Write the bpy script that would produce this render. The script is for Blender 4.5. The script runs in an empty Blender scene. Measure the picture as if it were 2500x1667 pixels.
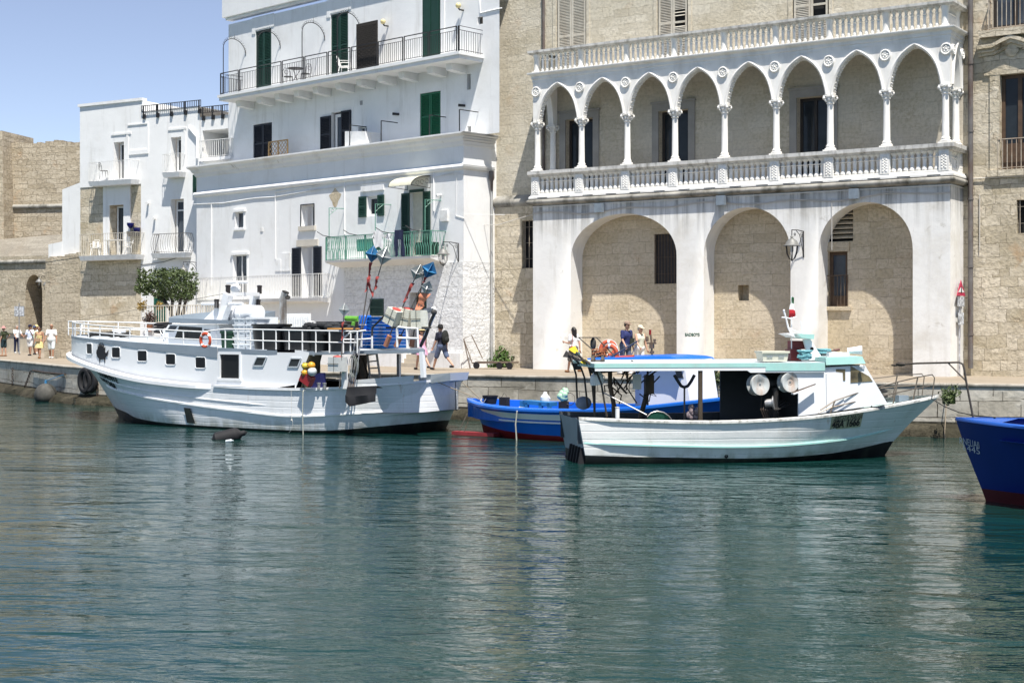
import bpy,bmesh,math,random
from mathutils import Vector,Matrix
sc = bpy.context.scene
COL = sc.collection
R = math.radians
rnd = random.Random(7)
F,HX,HY,CAMZ,YAW = 3610.0,1250.0,800.0,3.1,R(33.6)
CA,SA = math.cos(YAW),math.sin(YAW)
cd = bpy.data.cameras.new('camera');cam = bpy.data.objects.new('camera',cd);COL.objects.link(cam)
cam.location = (0,0,CAMZ);cam.rotation_euler = (R(90),0,YAW)
cd.sensor_width = 36;cd.lens = 36*F/2500;cd.shift_y = -(833.5-HY)/2500
cd.clip_start = .5;cd.clip_end = 3000
sc.camera = cam
LDIR = Vector((-1.12,1.0,-3.35)).normalized()
w = bpy.data.worlds.new('World');sc.world = w;w.use_nodes = True
nt = w.node_tree;nt.nodes.clear()
sky = nt.nodes.new('ShaderNodeTexSky');sky.sky_type = 'NISHITA';sky.sun_disc = False
sky.sun_elevation = math.asin(-LDIR.z)
sky.sun_rotation = math.atan2(-LDIR.x,-LDIR.y)
sky.air_density = 1.0;sky.dust_density = .05;sky.ozone_density = 1.6;sky.altitude = 2600
bg = nt.nodes.new('ShaderNodeBackground');bg.inputs[1].default_value = .09
wo = nt.nodes.new('ShaderNodeOutputWorld')
hs = nt.nodes.new('ShaderNodeHueSaturation');hs.inputs['Saturation'].default_value = .80;hs.inputs['Hue'].default_value = .508
nt.links.new(sky.outputs[0],hs.inputs['Color']);nt.links.new(hs.outputs[0],bg.inputs[0]);nt.links.new(bg.outputs[0],wo.inputs[0])
sl = bpy.data.lights.new('sun','SUN');sl.energy = 4.6;sl.angle = R(.55);sl.color = (1,.955,.88)
so = bpy.data.objects.new('sun',sl);COL.objects.link(so)
so.rotation_euler = LDIR.to_track_quat('-Z','Y').to_euler()
sc.view_settings.view_transform = 'Standard';sc.view_settings.look = 'None'
sc.view_settings.exposure = .82;sc.view_settings.gamma = 1
sc.cycles.max_bounces = 6;sc.cycles.diffuse_bounces = 3;sc.cycles.glossy_bounces = 3
sc.cycles.transmission_bounces = 4;sc.cycles.transparent_max_bounces = 6
sc.cycles.sample_clamp_indirect = 6;sc.cycles.caustics_reflective = False;sc.cycles.caustics_refractive = False
def ray(x,y):
 r = (x-HX)/F
 return Vector((r*CA-SA,r*SA+CA,(HY-y)/F))
def at(x,y,Y): return Vector((0,0,CAMZ))+ray(x,y)*Y
def ground(x,y,z=1.5):
 r = ray(x,y);return Vector((0,0,CAMZ))+r*((z-CAMZ)/r.z)
def zp(rx,ry,k): return lambda x,y: (rx+x/k,ry+y/k)
A1 = zp(0,200,3.734);A2 = zp(0,600,3.408);A3 = zp(520,0,3.36);A4 = zp(460,400,3.0154)
B1 = zp(1180,0,3.409);B2 = zp(1840,0,3.409);B3 = zp(1180,420,3.136);B4 = zp(1840,420,2.703)
C1 = zp(140,680,3.92);C2 = zp(600,600,3.267);C3 = zp(1100,780,3.92);C4 = zp(1700,680,2.704)
E1 = zp(0,760,6.533);E2 = zp(300,560,6.532);E3 = zp(520,680,8.711);E4 = zp(780,600,4.9)
E5 = zp(680,840,6.534);E6 = zp(1370,780,6.534);E7 = zp(1880,700,6.03);E8 = zp(2240,620,4.61)
class Fr:
 """A vertical working plane: s along it, d behind it, z up."""
 def __init__(f,o,ang=0):
  f.o = Vector((o[0],o[1],0));f.a = ang
  f.ex = Vector((math.cos(ang),math.sin(ang),0));f.ey = Vector((-math.sin(ang),math.cos(ang),0))
  f.M = Matrix(((f.ex.x,f.ey.x,0,f.o.x),(f.ex.y,f.ey.y,0,f.o.y),(0,0,1,0),(0,0,0,1)))
 def px(f,p,d=0):
  r = ray(*p);c = Vector((0,0,CAMZ))
  t = (d-(c-f.o).dot(f.ey))/r.dot(f.ey)
  q = c+r*t
  return (q-f.o).dot(f.ex),d,q.z
 def s(f,p,d=0): return f.px(p,d)[0]
 def z(f,p,d=0): return f.px(p,d)[2]
 def w(f,s,d,z): return f.M @ Vector((s,d,z))
 def loc(f,p): return f.M.inverted() @ Vector(p)
 def off(f,d,s=0): return Fr(f.w(s,d,0),f.a)
WORLD = Fr((0,0))
WM = {}
def wm(o): return WM.get(o.name,Matrix.Identity(4))
def tag(o,label=None,cat=None,group=None,kind=None):
 if label: o['label'] = label
 if cat: o['category'] = cat
 if group: o['group'] = group
 if kind: o['kind'] = kind
 return o
def thing(name,label,cat,loc,rotz=0,group=None,M=None):
 o = bpy.data.objects.new(name,None);o.empty_display_size = .2;COL.objects.link(o)
 m = M if M is not None else Matrix.Translation(Vector(loc)) @ Matrix.Rotation(rotz,4,'Z')
 o.matrix_world = m;WM[o.name] = m
 return tag(o,label,cat,group)
def dup(root,M,label=None,group=None):
 """copy of a thing with its parts and sub-parts, placed by matrix M"""
 def cp(o,par):
  c = o.copy();COL.objects.link(c)
  if par: c.parent = par
  for ch in kids(o): cp(ch,c)
  return c
 r = cp(root,None);r.matrix_world = M;WM[r.name] = M
 if label: r['label'] = label
 if group: r['group'] = group
 return r
KIDS = {}
def kids(o): return KIDS.get(o.data.name if False else o.name,[])
class MB:
 def __init__(b,fr=None):
  b.v = [];b.f = [];b.mi = [];b.m = 0;b.M = fr.M if isinstance(fr,Fr) else (fr if fr is not None else Matrix.Identity(4));b.uvs = {}
 def face(b,pts):
  i = len(b.v);b.v += [Vector(p) for p in pts];b.f.append(list(range(i,i+len(pts))));b.mi.append(b.m);return b
 def idx(b,vs,fs):
  i = len(b.v);b.v += [Vector(p) for p in vs]
  for f in fs: b.f.append([i+k for k in f]);b.mi.append(b.m)
  return b
 def box(b,x0,x1,y0,y1,z0,z1):
  if x0 > x1: x0,x1 = x1,x0
  if y0 > y1: y0,y1 = y1,y0
  if z0 > z1: z0,z1 = z1,z0
  return b.idx([(x0,y0,z0),(x1,y0,z0),(x1,y1,z0),(x0,y1,z0),(x0,y0,z1),(x1,y0,z1),(x1,y1,z1),(x0,y1,z1)],
                     [(0,3,2,1),(4,5,6,7),(0,1,5,4),(1,2,6,5),(2,3,7,6),(3,0,4,7)])
 def hexa(b,p):
  return b.idx(p,[(0,3,2,1),(4,5,6,7),(0,1,5,4),(1,2,6,5),(2,3,7,6),(3,0,4,7)])
 def bar(b,p,q,w,h=None,up=(0,0,1)):
  p = Vector(p);q = Vector(q);h = h or w;t = (q-p).normalized();u = Vector(up)
  if abs(t.dot(u)) > .95: u = Vector((0,1,0)) if abs(t.y) < .9 else Vector((1,0,0))
  a = t.cross(u).normalized()*(w/2);c = a.cross(t).normalized()*(h/2)
  return b.hexa([p-a-c,p+a-c,q+a-c,q-a-c,p-a+c,p+a+c,q+a+c,q-a+c])
 def tube(b,pts,r,n=6,closed=False,caps=True):
  pts = [Vector(p) for p in pts];N = len(pts)
  rr = r if isinstance(r,(list,tuple)) else [r]*N
  i0 = len(b.v);prev = None
  for k,p in enumerate(pts):
   if closed: t = pts[(k+1) % N]-pts[k-1]
   else: t = pts[min(k+1,N-1)]-pts[max(k-1,0)]
   t = t.normalized() if t.length > 1e-9 else Vector((0,0,1))
   if prev is None:
    u = Vector((0,0,1)) if abs(t.z) < .9 else Vector((1,0,0))
    a = t.cross(u).normalized()
   else:
    a = (prev-t*prev.dot(t));a = a.normalized() if a.length > 1e-6 else prev
   prev = a;c = t.cross(a)
   for j in range(n):
    th = 2*math.pi*j/n;b.v.append(p+(a*math.cos(th)+c*math.sin(th))*rr[k])
  K = N if closed else N-1
  for k in range(K):
   k2 = (k+1) % N
   for j in range(n):
    j2 = (j+1) % n
    b.f.append([i0+k*n+j,i0+k*n+j2,i0+k2*n+j2,i0+k2*n+j]);b.mi.append(b.m)
  if caps and not closed:
   b.f.append([i0+j for j in range(n)][::-1]);b.mi.append(b.m)
   b.f.append([i0+(N-1)*n+j for j in range(n)]);b.mi.append(b.m)
  return b
 def lathe(b,prof,c=(0,0,0),n=12,sx=1,sy=1,ax=None):
  c = Vector(c);i0 = len(b.v);Q = Matrix.Identity(3)
  if ax is not None: Q = Vector(ax).to_track_quat('Z','Y').to_matrix()
  for r,z in prof:
   for j in range(n):
    th = 2*math.pi*j/n;b.v.append(c+Q @ Vector((r*math.cos(th)*sx,r*math.sin(th)*sy,z)))
  for k in range(len(prof)-1):
   for j in range(n):
    j2 = (j+1) % n;b.f.append([i0+k*n+j,i0+k*n+j2,i0+(k+1)*n+j2,i0+(k+1)*n+j]);b.mi.append(b.m)
  if prof[0][0] > 1e-4: b.f.append([i0+j for j in range(n)][::-1]);b.mi.append(b.m)
  if prof[-1][0] > 1e-4: b.f.append([i0+(len(prof)-1)*n+j for j in range(n)]);b.mi.append(b.m)
  return b
 def ball(b,c,r,n=12,m=8,s=(1,1,1)):
  i0 = len(b.v);c = Vector(c)
  for k in range(m+1):
   ph = math.pi*k/m
   for j in range(n):
    th = 2*math.pi*j/n
    b.v.append(c+Vector((r*s[0]*math.sin(ph)*math.cos(th),r*s[1]*math.sin(ph)*math.sin(th),-r*s[2]*math.cos(ph))))
  for k in range(m):
   for j in range(n):
    j2 = (j+1) % n;b.f.append([i0+k*n+j,i0+k*n+j2,i0+(k+1)*n+j2,i0+(k+1)*n+j]);b.mi.append(b.m)
  return b
 def prism(b,poly,y0,y1,to=None):
  """polygon in (s,z) pushed from depth y0 to y1"""
  f = to or (lambda s,d,z: (s,d,z));n = len(poly)
  A = [f(p[0],y0,p[1]) for p in poly];B = [f(p[0],y1,p[1]) for p in poly]
  b.face(A);b.face(B[::-1])
  for i in range(n):
   j = (i+1) % n;b.face([A[j],A[i],B[i],B[j]])
  return b
 def wall(b,s0,s1,z0,z1,holes=(),dep=.25,d=0):
  """wall face at depth d with rectangular holes (s0,s1,z0,z1[,depth]) and their reveals"""
  xs = sorted({s0,s1,*[max(s0,min(s1,h[0])) for h in holes],*[max(s0,min(s1,h[1])) for h in holes]})
  zs = sorted({z0,z1,*[max(z0,min(z1,h[2])) for h in holes],*[max(z0,min(z1,h[3])) for h in holes]})
  for i in range(len(xs)-1):
   for k in range(len(zs)-1):
    cx = (xs[i]+xs[i+1])/2;cz = (zs[k]+zs[k+1])/2
    if any(h[0] < cx < h[1] and h[2] < cz < h[3] for h in holes): continue
    b.face([(xs[i],d,zs[k]),(xs[i+1],d,zs[k]),(xs[i+1],d,zs[k+1]),(xs[i],d,zs[k+1])])
  for h in holes:
   e = d+(h[4] if len(h) > 4 else dep);a,c,p,q = h[:4]
   b.face([(a,d,p),(a,d,q),(a,e,q),(a,e,p)]);b.face([(c,d,q),(c,d,p),(c,e,p),(c,e,q)])
   b.face([(a,d,q),(c,d,q),(c,e,q),(a,e,q)]);b.face([(c,d,p),(a,d,p),(a,e,p),(c,e,p)])
  return b
 def build(b,name,mat,parent=None,smooth=32,**tags):
  W = [b.M @ v for v in b.v]
  if parent is not None: O = wm(parent)
  else:
   mn = [min(p[i] for p in W) for i in range(3)];mx = [max(p[i] for p in W) for i in range(3)]
   O = Matrix.Translation(((mn[0]+mx[0])/2,(mn[1]+mx[1])/2,mn[2]))
  I = O.inverted();L = [I @ p for p in W]
  me = bpy.data.meshes.new(name);me.from_pydata(L,[],b.f)
  uv = me.uv_layers.new(name='UVMap');k = 0
  ud = uv.data
  for f in b.f:
   p0 = b.v[f[0]];nn = Vector((0,0,0))
   for i in range(1,len(f)-1): nn += (b.v[f[i]]-p0).cross(b.v[f[i+1]]-p0)
   ax,ay,az = abs(nn.x),abs(nn.y),abs(nn.z)
   for i in f:
    q = b.v[i]
    ud[k].uv = (q.x,q.y) if (az >= ax and az >= ay) else ((q.x,q.z) if ay >= ax else (q.y+.37,q.z));k += 1
  mats = mat if isinstance(mat,(list,tuple)) else [mat]
  for m in mats: me.materials.append(m)
  if len(mats) > 1: me.polygons.foreach_set('material_index',b.mi)
  bm = bmesh.new();bm.from_mesh(me)
  bmesh.ops.remove_doubles(bm,verts=bm.verts,dist=.0004)
  bmesh.ops.recalc_face_normals(bm,faces=bm.faces) if tags.pop('recalc',True) else None
  bm.to_mesh(me);bm.free()
  if smooth:
   me.polygons.foreach_set('use_smooth',[True]*len(me.polygons));me.set_sharp_from_angle(angle=R(smooth))
  o = bpy.data.objects.new(name,me);COL.objects.link(o)
  if parent is not None:
   o.parent = parent;WM[o.name] = O;KIDS.setdefault(parent.name,[]).append(o)
  else:
   o.matrix_world = O;WM[o.name] = O
  return tag(o,tags.get('label'),tags.get('cat'),tags.get('group'),tags.get('kind'))
def arc(c,r,a0,a1,n,ax=(1,0,0),ay=(0,0,1)):
 c = Vector(c);ax = Vector(ax);ay = Vector(ay)
 return [c+ax*(r*math.cos(a0+(a1-a0)*i/n))+ay*(r*math.sin(a0+(a1-a0)*i/n)) for i in range(n+1)]
def lerp(a,b,t): return a+(b-a)*t
MATS = {}
class NT:
 def __init__(s,name):
  s.m = bpy.data.materials.new(name);s.m.use_nodes = True;s.t = s.m.node_tree;s.n = s.t.nodes
  s.p = s.n['Principled BSDF'];s.tc = s.n.new('ShaderNodeTexCoord')
 def nd(s,typ,**kw):
  n = s.n.new('ShaderNode'+typ)
  for k,v in kw.items():
   if k in n.inputs: n.inputs[k].default_value = v
   else: setattr(n,k,v)
  return n
 def lk(s,a,b): s.t.links.new(a,b)
 def noise(s,sc_,vec=None,detail=5,rough=.55,dist=0,dim='3D'):
  n = s.nd('TexNoise');n.inputs['Scale'].default_value = sc_;n.inputs['Detail'].default_value = detail
  n.inputs['Roughness'].default_value = rough;n.inputs['Distortion'].default_value = dist
  s.lk(vec if vec is not None else s.tc.outputs['Object'],n.inputs['Vector']);return n.outputs['Fac']
 def ramp(s,fac,stops,interp='LINEAR'):
  r = s.nd('ValToRGB');r.color_ramp.interpolation = interp;e = r.color_ramp.elements
  while len(e) < len(stops): e.new(.5)
  for i,(p,c) in enumerate(stops):
   e[i].position = p;e[i].color = (c,c,c,1) if isinstance(c,(int,float)) else (*c[:3],1)
  s.lk(fac,r.inputs[0]);return r.outputs[0]
 def mix(s,fac,a,b,mode='MIX'):
  m = s.nd('Mix',data_type='RGBA',blend_type=mode)
  for sock,val in ((m.inputs[0],fac),(m.inputs[6],a),(m.inputs[7],b)):
   if hasattr(val,'links'): s.lk(val,sock)
   elif isinstance(val,(int,float)): sock.default_value = val if sock == m.inputs[0] else (val,val,val,1)
   else: sock.default_value = (*val[:3],1)
  return m.outputs[2]
 def math(s,op,a,b=0.):
  m = s.nd('Math',operation=op)
  for i,v in enumerate((a,b)):
   if hasattr(v,'links'): s.lk(v,m.inputs[i])
   else: m.inputs[i].default_value = v
  return m.outputs[0]
 def map(s,vec,scale=(1,1,1),loc=(0,0,0),rot=(0,0,0)):
  m = s.nd('Mapping');m.inputs['Scale'].default_value = scale;m.inputs['Location'].default_value = loc;m.inputs['Rotation'].default_value = rot
  s.lk(vec,m.inputs['Vector']);return m.outputs[0]
 def bump(s,h,strength=.3,dist=.02,norm=None):
  b = s.nd('Bump');b.inputs['Strength'].default_value = strength;b.inputs['Distance'].default_value = dist
  s.lk(h,b.inputs['Height'])
  if norm is not None: s.lk(norm,b.inputs['Normal'])
  return b.outputs[0]
 def out(s,col=None,rough=.6,norm=None,metal=0,spec=.5):
  p = s.p
  if col is not None:
   if hasattr(col,'links'): s.lk(col,p.inputs['Base Color'])
   else: p.inputs['Base Color'].default_value = (*col[:3],1)
  if hasattr(rough,'links'): s.lk(rough,p.inputs['Roughness'])
  else: p.inputs['Roughness'].default_value = rough
  p.inputs['Metallic'].default_value = metal;p.inputs['Specular IOR Level'].default_value = spec
  if norm is not None: s.lk(norm,p.inputs['Normal'])
  return s.m
def paint(name,col,rough=.5,var=.12,scale=2.5,bump=.0,bsc=30,dirt=None,damt=.25,dsc=1.3,metal=0,spec=.4):
 """painted, plastic or metal surface with uneven tone and optional stains of another colour"""
 if name in MATS: return MATS[name]
 n = NT(name);f = n.noise(scale,detail=6)
 lo = [c*(1-var) for c in col];hi = [min(1,c*(1+var*.6)) for c in col]
 c = n.ramp(f,[(.3,lo),(.7,hi)])
 if dirt:
  g = n.noise(dsc*2.2,n.map(n.tc.outputs['Object'],(1,1,.35)),detail=8,rough=.65)
  c = n.mix(n.math('MULTIPLY',n.ramp(g,[(.47,0),(.66,1)]),damt),c,dirt)
 nm = n.bump(n.noise(bsc,detail=4),bump,.01) if bump else None
 MATS[name] = n.out(c,rough,nm,metal,spec);return MATS[name]
def plain(name,col,rough=.5,metal=0): return paint(name,col,rough,var=.06,scale=6,metal=metal)
def plaster(name,col,dirt=(.42,.38,.3),damt=.3,streak=0.,bump=.35,patch=0.,grey=(.62,.63,.64)):
 if name in MATS: return MATS[name]
 n = NT(name);ob = n.tc.outputs['Object'];uv = n.tc.outputs['UV']
 f = n.noise(.9,ob,7,.6)
 c = n.mix(n.ramp(f,[(.35,0),(.75,1)]),col,[k*.93 for k in col])
 g = n.noise(.45,ob,9,.68,.4)
 c = n.mix(n.math('MULTIPLY',n.ramp(g,[(.52,0),(.68,1)]),damt),c,dirt)
 g2 = n.noise(2.3,n.map(uv,(1.0,.12,1)),7,.65)
 c = n.mix(n.math('MULTIPLY',n.ramp(g2,[(.55,0),(.78,1)]),.25+streak),c,[k*.72 for k in dirt] if streak else grey)
 if patch:
  g3 = n.noise(1.1,ob,10,.72,.6)
  c = n.mix(n.math('MULTIPLY',n.ramp(g3,[(.63,0),(.655,1)]),patch),c,(.40,.37,.31))
 h = n.math('ADD',n.noise(3.2,ob,6,.6),n.math('MULTIPLY',n.noise(38,ob,4),.22))
 MATS[name] = n.out(c,.85,n.bump(h,bump,.035),0,.2);return MATS[name]
def masonry(name,c1,c2,mortar,bw=.55,bh=.28,msz=.012,erode=.6,bump=.7,stain=(.22,.18,.13),samt=.35,wash=None,wamt=.0,rough_scale=9,dist=.03,orange=.25,joints=(.1,.8)):
 """stone blocks: courses of uneven colour, open joints, eroded faces"""
 if name in MATS: return MATS[name]
 n = NT(name);uv = n.tc.outputs['UV']
 wob = n.nd('TexNoise');wob.inputs['Scale'].default_value = 1.7;wob.inputs['Detail'].default_value = 4;n.lk(uv,wob.inputs['Vector'])
 va = n.nd('VectorMath',operation='SUBTRACT');n.lk(wob.outputs['Color'],va.inputs[0]);va.inputs[1].default_value = (.5,.5,.5)
 vs = n.nd('VectorMath',operation='SCALE');n.lk(va.outputs[0],vs.inputs[0]);vs.inputs['Scale'].default_value = dist*4.5
 vv = n.nd('VectorMath',operation='ADD');n.lk(uv,vv.inputs[0]);n.lk(vs.outputs[0],vv.inputs[1])
 v = vv.outputs[0]
 br = n.nd('TexBrick');br.offset = .43;br.squash = 1.35;br.squash_frequency = 3
 for k,val in (('Scale',1),('Mortar Size',msz),('Mortar Smooth',.35),('Bias',0),('Brick Width',bw),('Row Height',bh)): br.inputs[k].default_value = val
 br.inputs['Color1'].default_value = (0,0,0,1);br.inputs['Color2'].default_value = (1,1,1,1);br.inputs['Mortar'].default_value = (.5,.5,.5,1)
 n.lk(v,br.inputs['Vector'])
 b2 = n.nd('TexBrick');b2.offset = .36;b2.squash = .8;b2.squash_frequency = 2
 for k,val in (('Scale',1),('Mortar Size',msz*1.2),('Mortar Smooth',.35),('Bias',0),('Brick Width',bw*1.45),('Row Height',bh*1.27)): b2.inputs[k].default_value = val
 b2.inputs['Color1'].default_value = (0,0,0,1);b2.inputs['Color2'].default_value = (1,1,1,1);b2.inputs['Mortar'].default_value = (.5,.5,.5,1)
 n.lk(n.map(v,loc=(.31,.17,0)),b2.inputs['Vector'])
 sel = n.ramp(n.noise(.32,n.map(uv,(1,2.2,1),(5,1,0)),3),[(.50,0),(.515,1)])
 sepb = n.nd('SeparateColor');n.lk(n.mix(sel,br.outputs['Color'],b2.outputs['Color']),sepb.inputs[0]);tone = sepb.outputs[0]
 bfac = n.math('ADD',n.math('MULTIPLY',br.outputs['Fac'],n.math('SUBTRACT',1.,sel)),n.math('MULTIPLY',b2.outputs['Fac'],sel))
 ero = n.noise(rough_scale,v,8,.62)
 big = n.noise(.35,uv,8,.62,.5)
 c = n.mix(tone,c1,c2)
 c = n.mix(n.ramp(ero,[(.36,.55),(.56,0)]),c,[k*.62 for k in c1])
 pk = n.noise(rough_scale*2.6,v,5,.7);c = n.mix(n.math('MULTIPLY',n.ramp(pk,[(.30,1),(.40,0)]),min(1,erode*.7)),c,[k*.42 for k in c1])
 c = n.mix(n.math('MULTIPLY',n.ramp(big,[(.5,0),(.72,1)]),samt),c,stain)
 if orange: c = n.mix(n.math('MULTIPLY',n.ramp(n.noise(.8,uv,6,.6,.3),[(.6,0),(.74,1)]),orange),c,(.42,.22,.09))
 if wash is not None: c = n.mix(n.math('MULTIPLY',n.ramp(n.noise(.5,n.map(uv,loc=(7,3,0)),8,.62),[(.42,0),(.6,1)]),wamt),c,wash)
 jn = n.noise(2.1,uv,5,.6)
 mf = n.math('MULTIPLY',bfac,n.ramp(jn,[(.36,joints[0]),(.62,joints[1])]))
 c = n.mix(mf,c,mortar)
 pits = n.nd('TexVoronoi');pits.inputs['Scale'].default_value = rough_scale*1.6;n.lk(v,pits.inputs['Vector'])
 er2 = n.math('MULTIPLY',n.math('ADD',n.math('MULTIPLY',ero,1.0),n.math('MULTIPLY',pits.outputs['Distance'],.25)),n.ramp(n.noise(.55,n.map(uv,loc=(3,9,0)),5),[(.35,erode*.35),(.62,erode)]))
 h = n.math('SUBTRACT',er2,n.math('MULTIPLY',mf,.55))
 h = n.math('ADD',h,n.math('MULTIPLY',tone,.12))
 h = n.math('ADD',h,n.math('MULTIPLY',n.noise(45,v,4),.1))
 MATS[name] = n.out(c,.92,n.bump(h,bump,.045),0,.15);return MATS[name]
def glassy(name,col=(.02,.025,.03),rough=.06):
 if name in MATS: return MATS[name]
 n = NT(name);c = n.ramp(n.noise(1.5),[(.3,[k*.7 for k in col]),(.7,[k*1.4 for k in col])])
 MATS[name] = n.out(c,rough,None,0,.22);return MATS[name]
WHITE = plaster('white_limewash',(.83,.83,.82),damt=.16,streak=.06,bump=.22)
WHITE2 = plaster('white_limewash_worn',(.80,.80,.79),dirt=(.46,.42,.35),damt=.45,streak=.15,bump=.35,patch=.5)
def streaks(m,ztop,L=1.5,col=(.10,.095,.075),amt=.85):
 """run-off stains below a ledge: dark vertical drips that thin out downwards"""
 n = NT.__new__(NT);n.m = m;n.t = m.node_tree;n.n = n.t.nodes;n.p = n.n['Principled BSDF'];n.tc = n.nd('TexCoord')
 uv = n.tc.outputs['UV'];sp = n.nd('SeparateXYZ');n.lk(uv,sp.inputs[0])
 g = n.nd('MapRange');g.inputs['From Min'].default_value = ztop-L;g.inputs['From Max'].default_value = ztop;n.lk(sp.outputs[1],g.inputs['Value'])
 k = n.math('MULTIPLY',n.math('POWER',g.outputs[0],1.3),n.ramp(n.noise(1.1,n.map(uv,(2.6,.09,1)),8,.7),[(.44,.0),(.60,1)]))
 k2 = n.math('MULTIPLY',n.math('POWER',g.outputs[0],6),n.ramp(n.noise(.8,n.map(uv,(1,.3,1)),6,.6),[(.4,0),(.6,.8)]))
 src = n.p.inputs['Base Color'].links[0].from_socket
 n.lk(n.mix(n.math('MULTIPLY',n.math('MAXIMUM',k,k2),amt),src,col),n.p.inputs['Base Color'])
CREAMW = plaster('arcade_whitewash',(.80,.79,.76),dirt=(.5,.45,.36),damt=.38,streak=.12,bump=.3,patch=.35)
STUCCO = paint('white_carved_stone',(.83,.81,.765),.75,.07,2,.2,25,dirt=(.40,.37,.32),damt=.28,dsc=1)
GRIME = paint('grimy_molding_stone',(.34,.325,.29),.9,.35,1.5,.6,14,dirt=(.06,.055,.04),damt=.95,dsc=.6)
RAILTOP = paint('weathered_coping',(.58,.57,.54),.9,.18,3,.4,20,dirt=(.16,.15,.13),damt=.7,dsc=2.2)
STONE = masonry('palazzo_limestone',(.52,.465,.355),(.645,.59,.475),(.33,.29,.22),.62,.30,.006,.6,.8,joints=(0,.75),samt=.25,wash=(.72,.68,.6),wamt=.25,orange=.3)
STONER = masonry('rough_limestone',(.45,.385,.27),(.67,.595,.465),(.20,.165,.115),.58,.34,.010,.8,.9,samt=.3,wash=(.70,.64,.54),wamt=.3,rough_scale=7,orange=.5,dist=.05)
STONEIN = masonry('loggia_back_stone',(.49,.43,.325),(.57,.51,.405),(.36,.32,.26),.6,.33,.006,.3,.5,samt=.3,wash=(.55,.52,.46),wamt=.4,orange=.1)
STONEARCH = masonry('arch_back_stone',(.52,.435,.30),(.63,.54,.40),(.30,.25,.19),.62,.34,.006,.6,.8,samt=.22,orange=.35,wash=(.66,.58,.47),wamt=.3)
CASTLE = masonry('castle_stone',(.40,.335,.24),(.55,.48,.37),(.19,.155,.11),.75,.33,.02,1.0,1.0,samt=.35,orange=.45,rough_scale=6,dist=.06)
QUAYST = masonry('quay_blocks',(.43,.39,.32),(.60,.555,.47),(.07,.06,.045),1.15,.44,.014,.6,.8,stain=(.06,.058,.042),samt=.9,orange=.12,rough_scale=5,dist=.02,joints=(.4,1),wash=(.56,.53,.47),wamt=.5)
IRON = paint('black_iron',(.018,.018,.02),.55,.2,8)
DKGREEN = paint('dark_green_shutter',(.010,.045,.030),.5,.15,4)
GREEN = paint('bright_green_shutter',(.008,.115,.05),.5,.12,4)
NEARBLACK = paint('blue_black_shutter',(.012,.014,.022),.5,.2,4)
RAILW = paint('white_railing_paint',(.74,.73,.70),.5,.1,5)
GREENRAIL = paint('sea_green_railing',(.085,.25,.185),.5,.15,4,dirt=(.30,.42,.34),damt=.4)
WHITEWOOD = paint('white_joinery',(.76,.755,.74),.45,.06,4)
DARKGLASS = glassy('window_glass_dark')
GREYGLASS = glassy('window_glass_grey',(.05,.06,.075),.12)
BROWNWOOD = paint('brown_wood',(.10,.062,.038),.6,.3,5)
GREYWOOD = paint('weathered_grey_shutter',(.52,.485,.41),.8,.15,5,dirt=(.35,.28,.2),damt=.4)
GRIMEX = 1
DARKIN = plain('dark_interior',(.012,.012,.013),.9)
PIPE = paint('grey_drainpipe',(.15,.14,.135),.55,.25,3,dirt=(.09,.045,.025),damt=.8,dsc=.8)
STEEL = paint('galvanised_steel',(.42,.42,.42),.4,.2,6,metal=.6,dirt=(.2,.12,.07),damt=.5)
LAMPGLASS = paint('lamp_glass',(.55,.56,.55),.15,.05,3)
# ================================================================== SETTING
def water_mat():
 n = NT('harbour_water');ob = n.tc.outputs['Object']
 rot = n.map(ob,rot=(0,0,R(-24)));rot2 = n.map(ob,rot=(0,0,R(-38)))
 a = n.noise(1,n.map(rot,(.22,.50,1)),2,.5,.4)
 b = n.noise(1,n.map(rot,(.75,1.9,1)),3,.5,.8)
 c = n.noise(1,n.map(rot2,(2.0,6.0,1)),3,.55,.6)
 d = n.noise(1,n.map(rot2,(7,17,1)),2,.5)
 patch = n.ramp(n.noise(.07,n.map(ob,(1,1.8,1)),4),[(.36,.12),(.62,1)])
 fine = n.math('ADD',n.math('MULTIPLY',c,.043),n.math('MULTIPLY',d,.013))
 h = n.math('ADD',n.math('MULTIPLY',a,.26),n.math('ADD',n.math('MULTIPLY',b,.125),n.math('MULTIPLY',fine,patch)))
 nm = n.bump(h,1.0,.42)
 n.out((.004,.030,.026),.02,nm,0,.5);n.p.inputs['IOR'].default_value = 1.333
 return n.m
W = MB().face([(-1500,-600,0),(1500,-600,0),(1500,1500,0),(-1500,1500,0)]).build('water',water_mat(),kind='structure',smooth=0)
PAVE = NT('quay_paving');_n = PAVE
_c = _n.ramp(_n.noise(.5,detail=9,rough=.65),[(.3,(.245,.205,.155)),(.7,(.33,.28,.22))])
_b = _n.nd('TexBrick');_b.inputs['Scale'].default_value = 1;_b.inputs['Brick Width'].default_value = 1.1;_b.inputs['Row Height'].default_value = .7
_b.inputs['Mortar Size'].default_value = .012;_n.lk(_n.tc.outputs['UV'],_b.inputs['Vector'])
_c = _n.mix(_n.math('MULTIPLY',_b.outputs['Fac'],.45),_c,(.15,.13,.10))
_c = _n.mix(_n.math('MULTIPLY',_n.ramp(_n.noise(1.7,detail=8),[(.55,0),(.7,1)]),.3),_c,(.17,.15,.12))
PAVE = _n.out(_c,.85,_n.bump(_n.noise(20),.25,.02),0,.2)
e_l0,e_l1 = ground(-700,822),ground(150,893)
E = [ground(-60,874.2),ground(0,878.6),ground(76,885.5),ground(138,891.6),ground(157,893.6),ground(172,894.6),ground(200,896.4),
     ground(790,908.6),ground(1136,915),ground(1401,920),ground(2162,935),ground(2500,939.5),ground(2900,947)]
E = [Vector((-170,135,1.5))]+E
top = MB();back = 140
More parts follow.
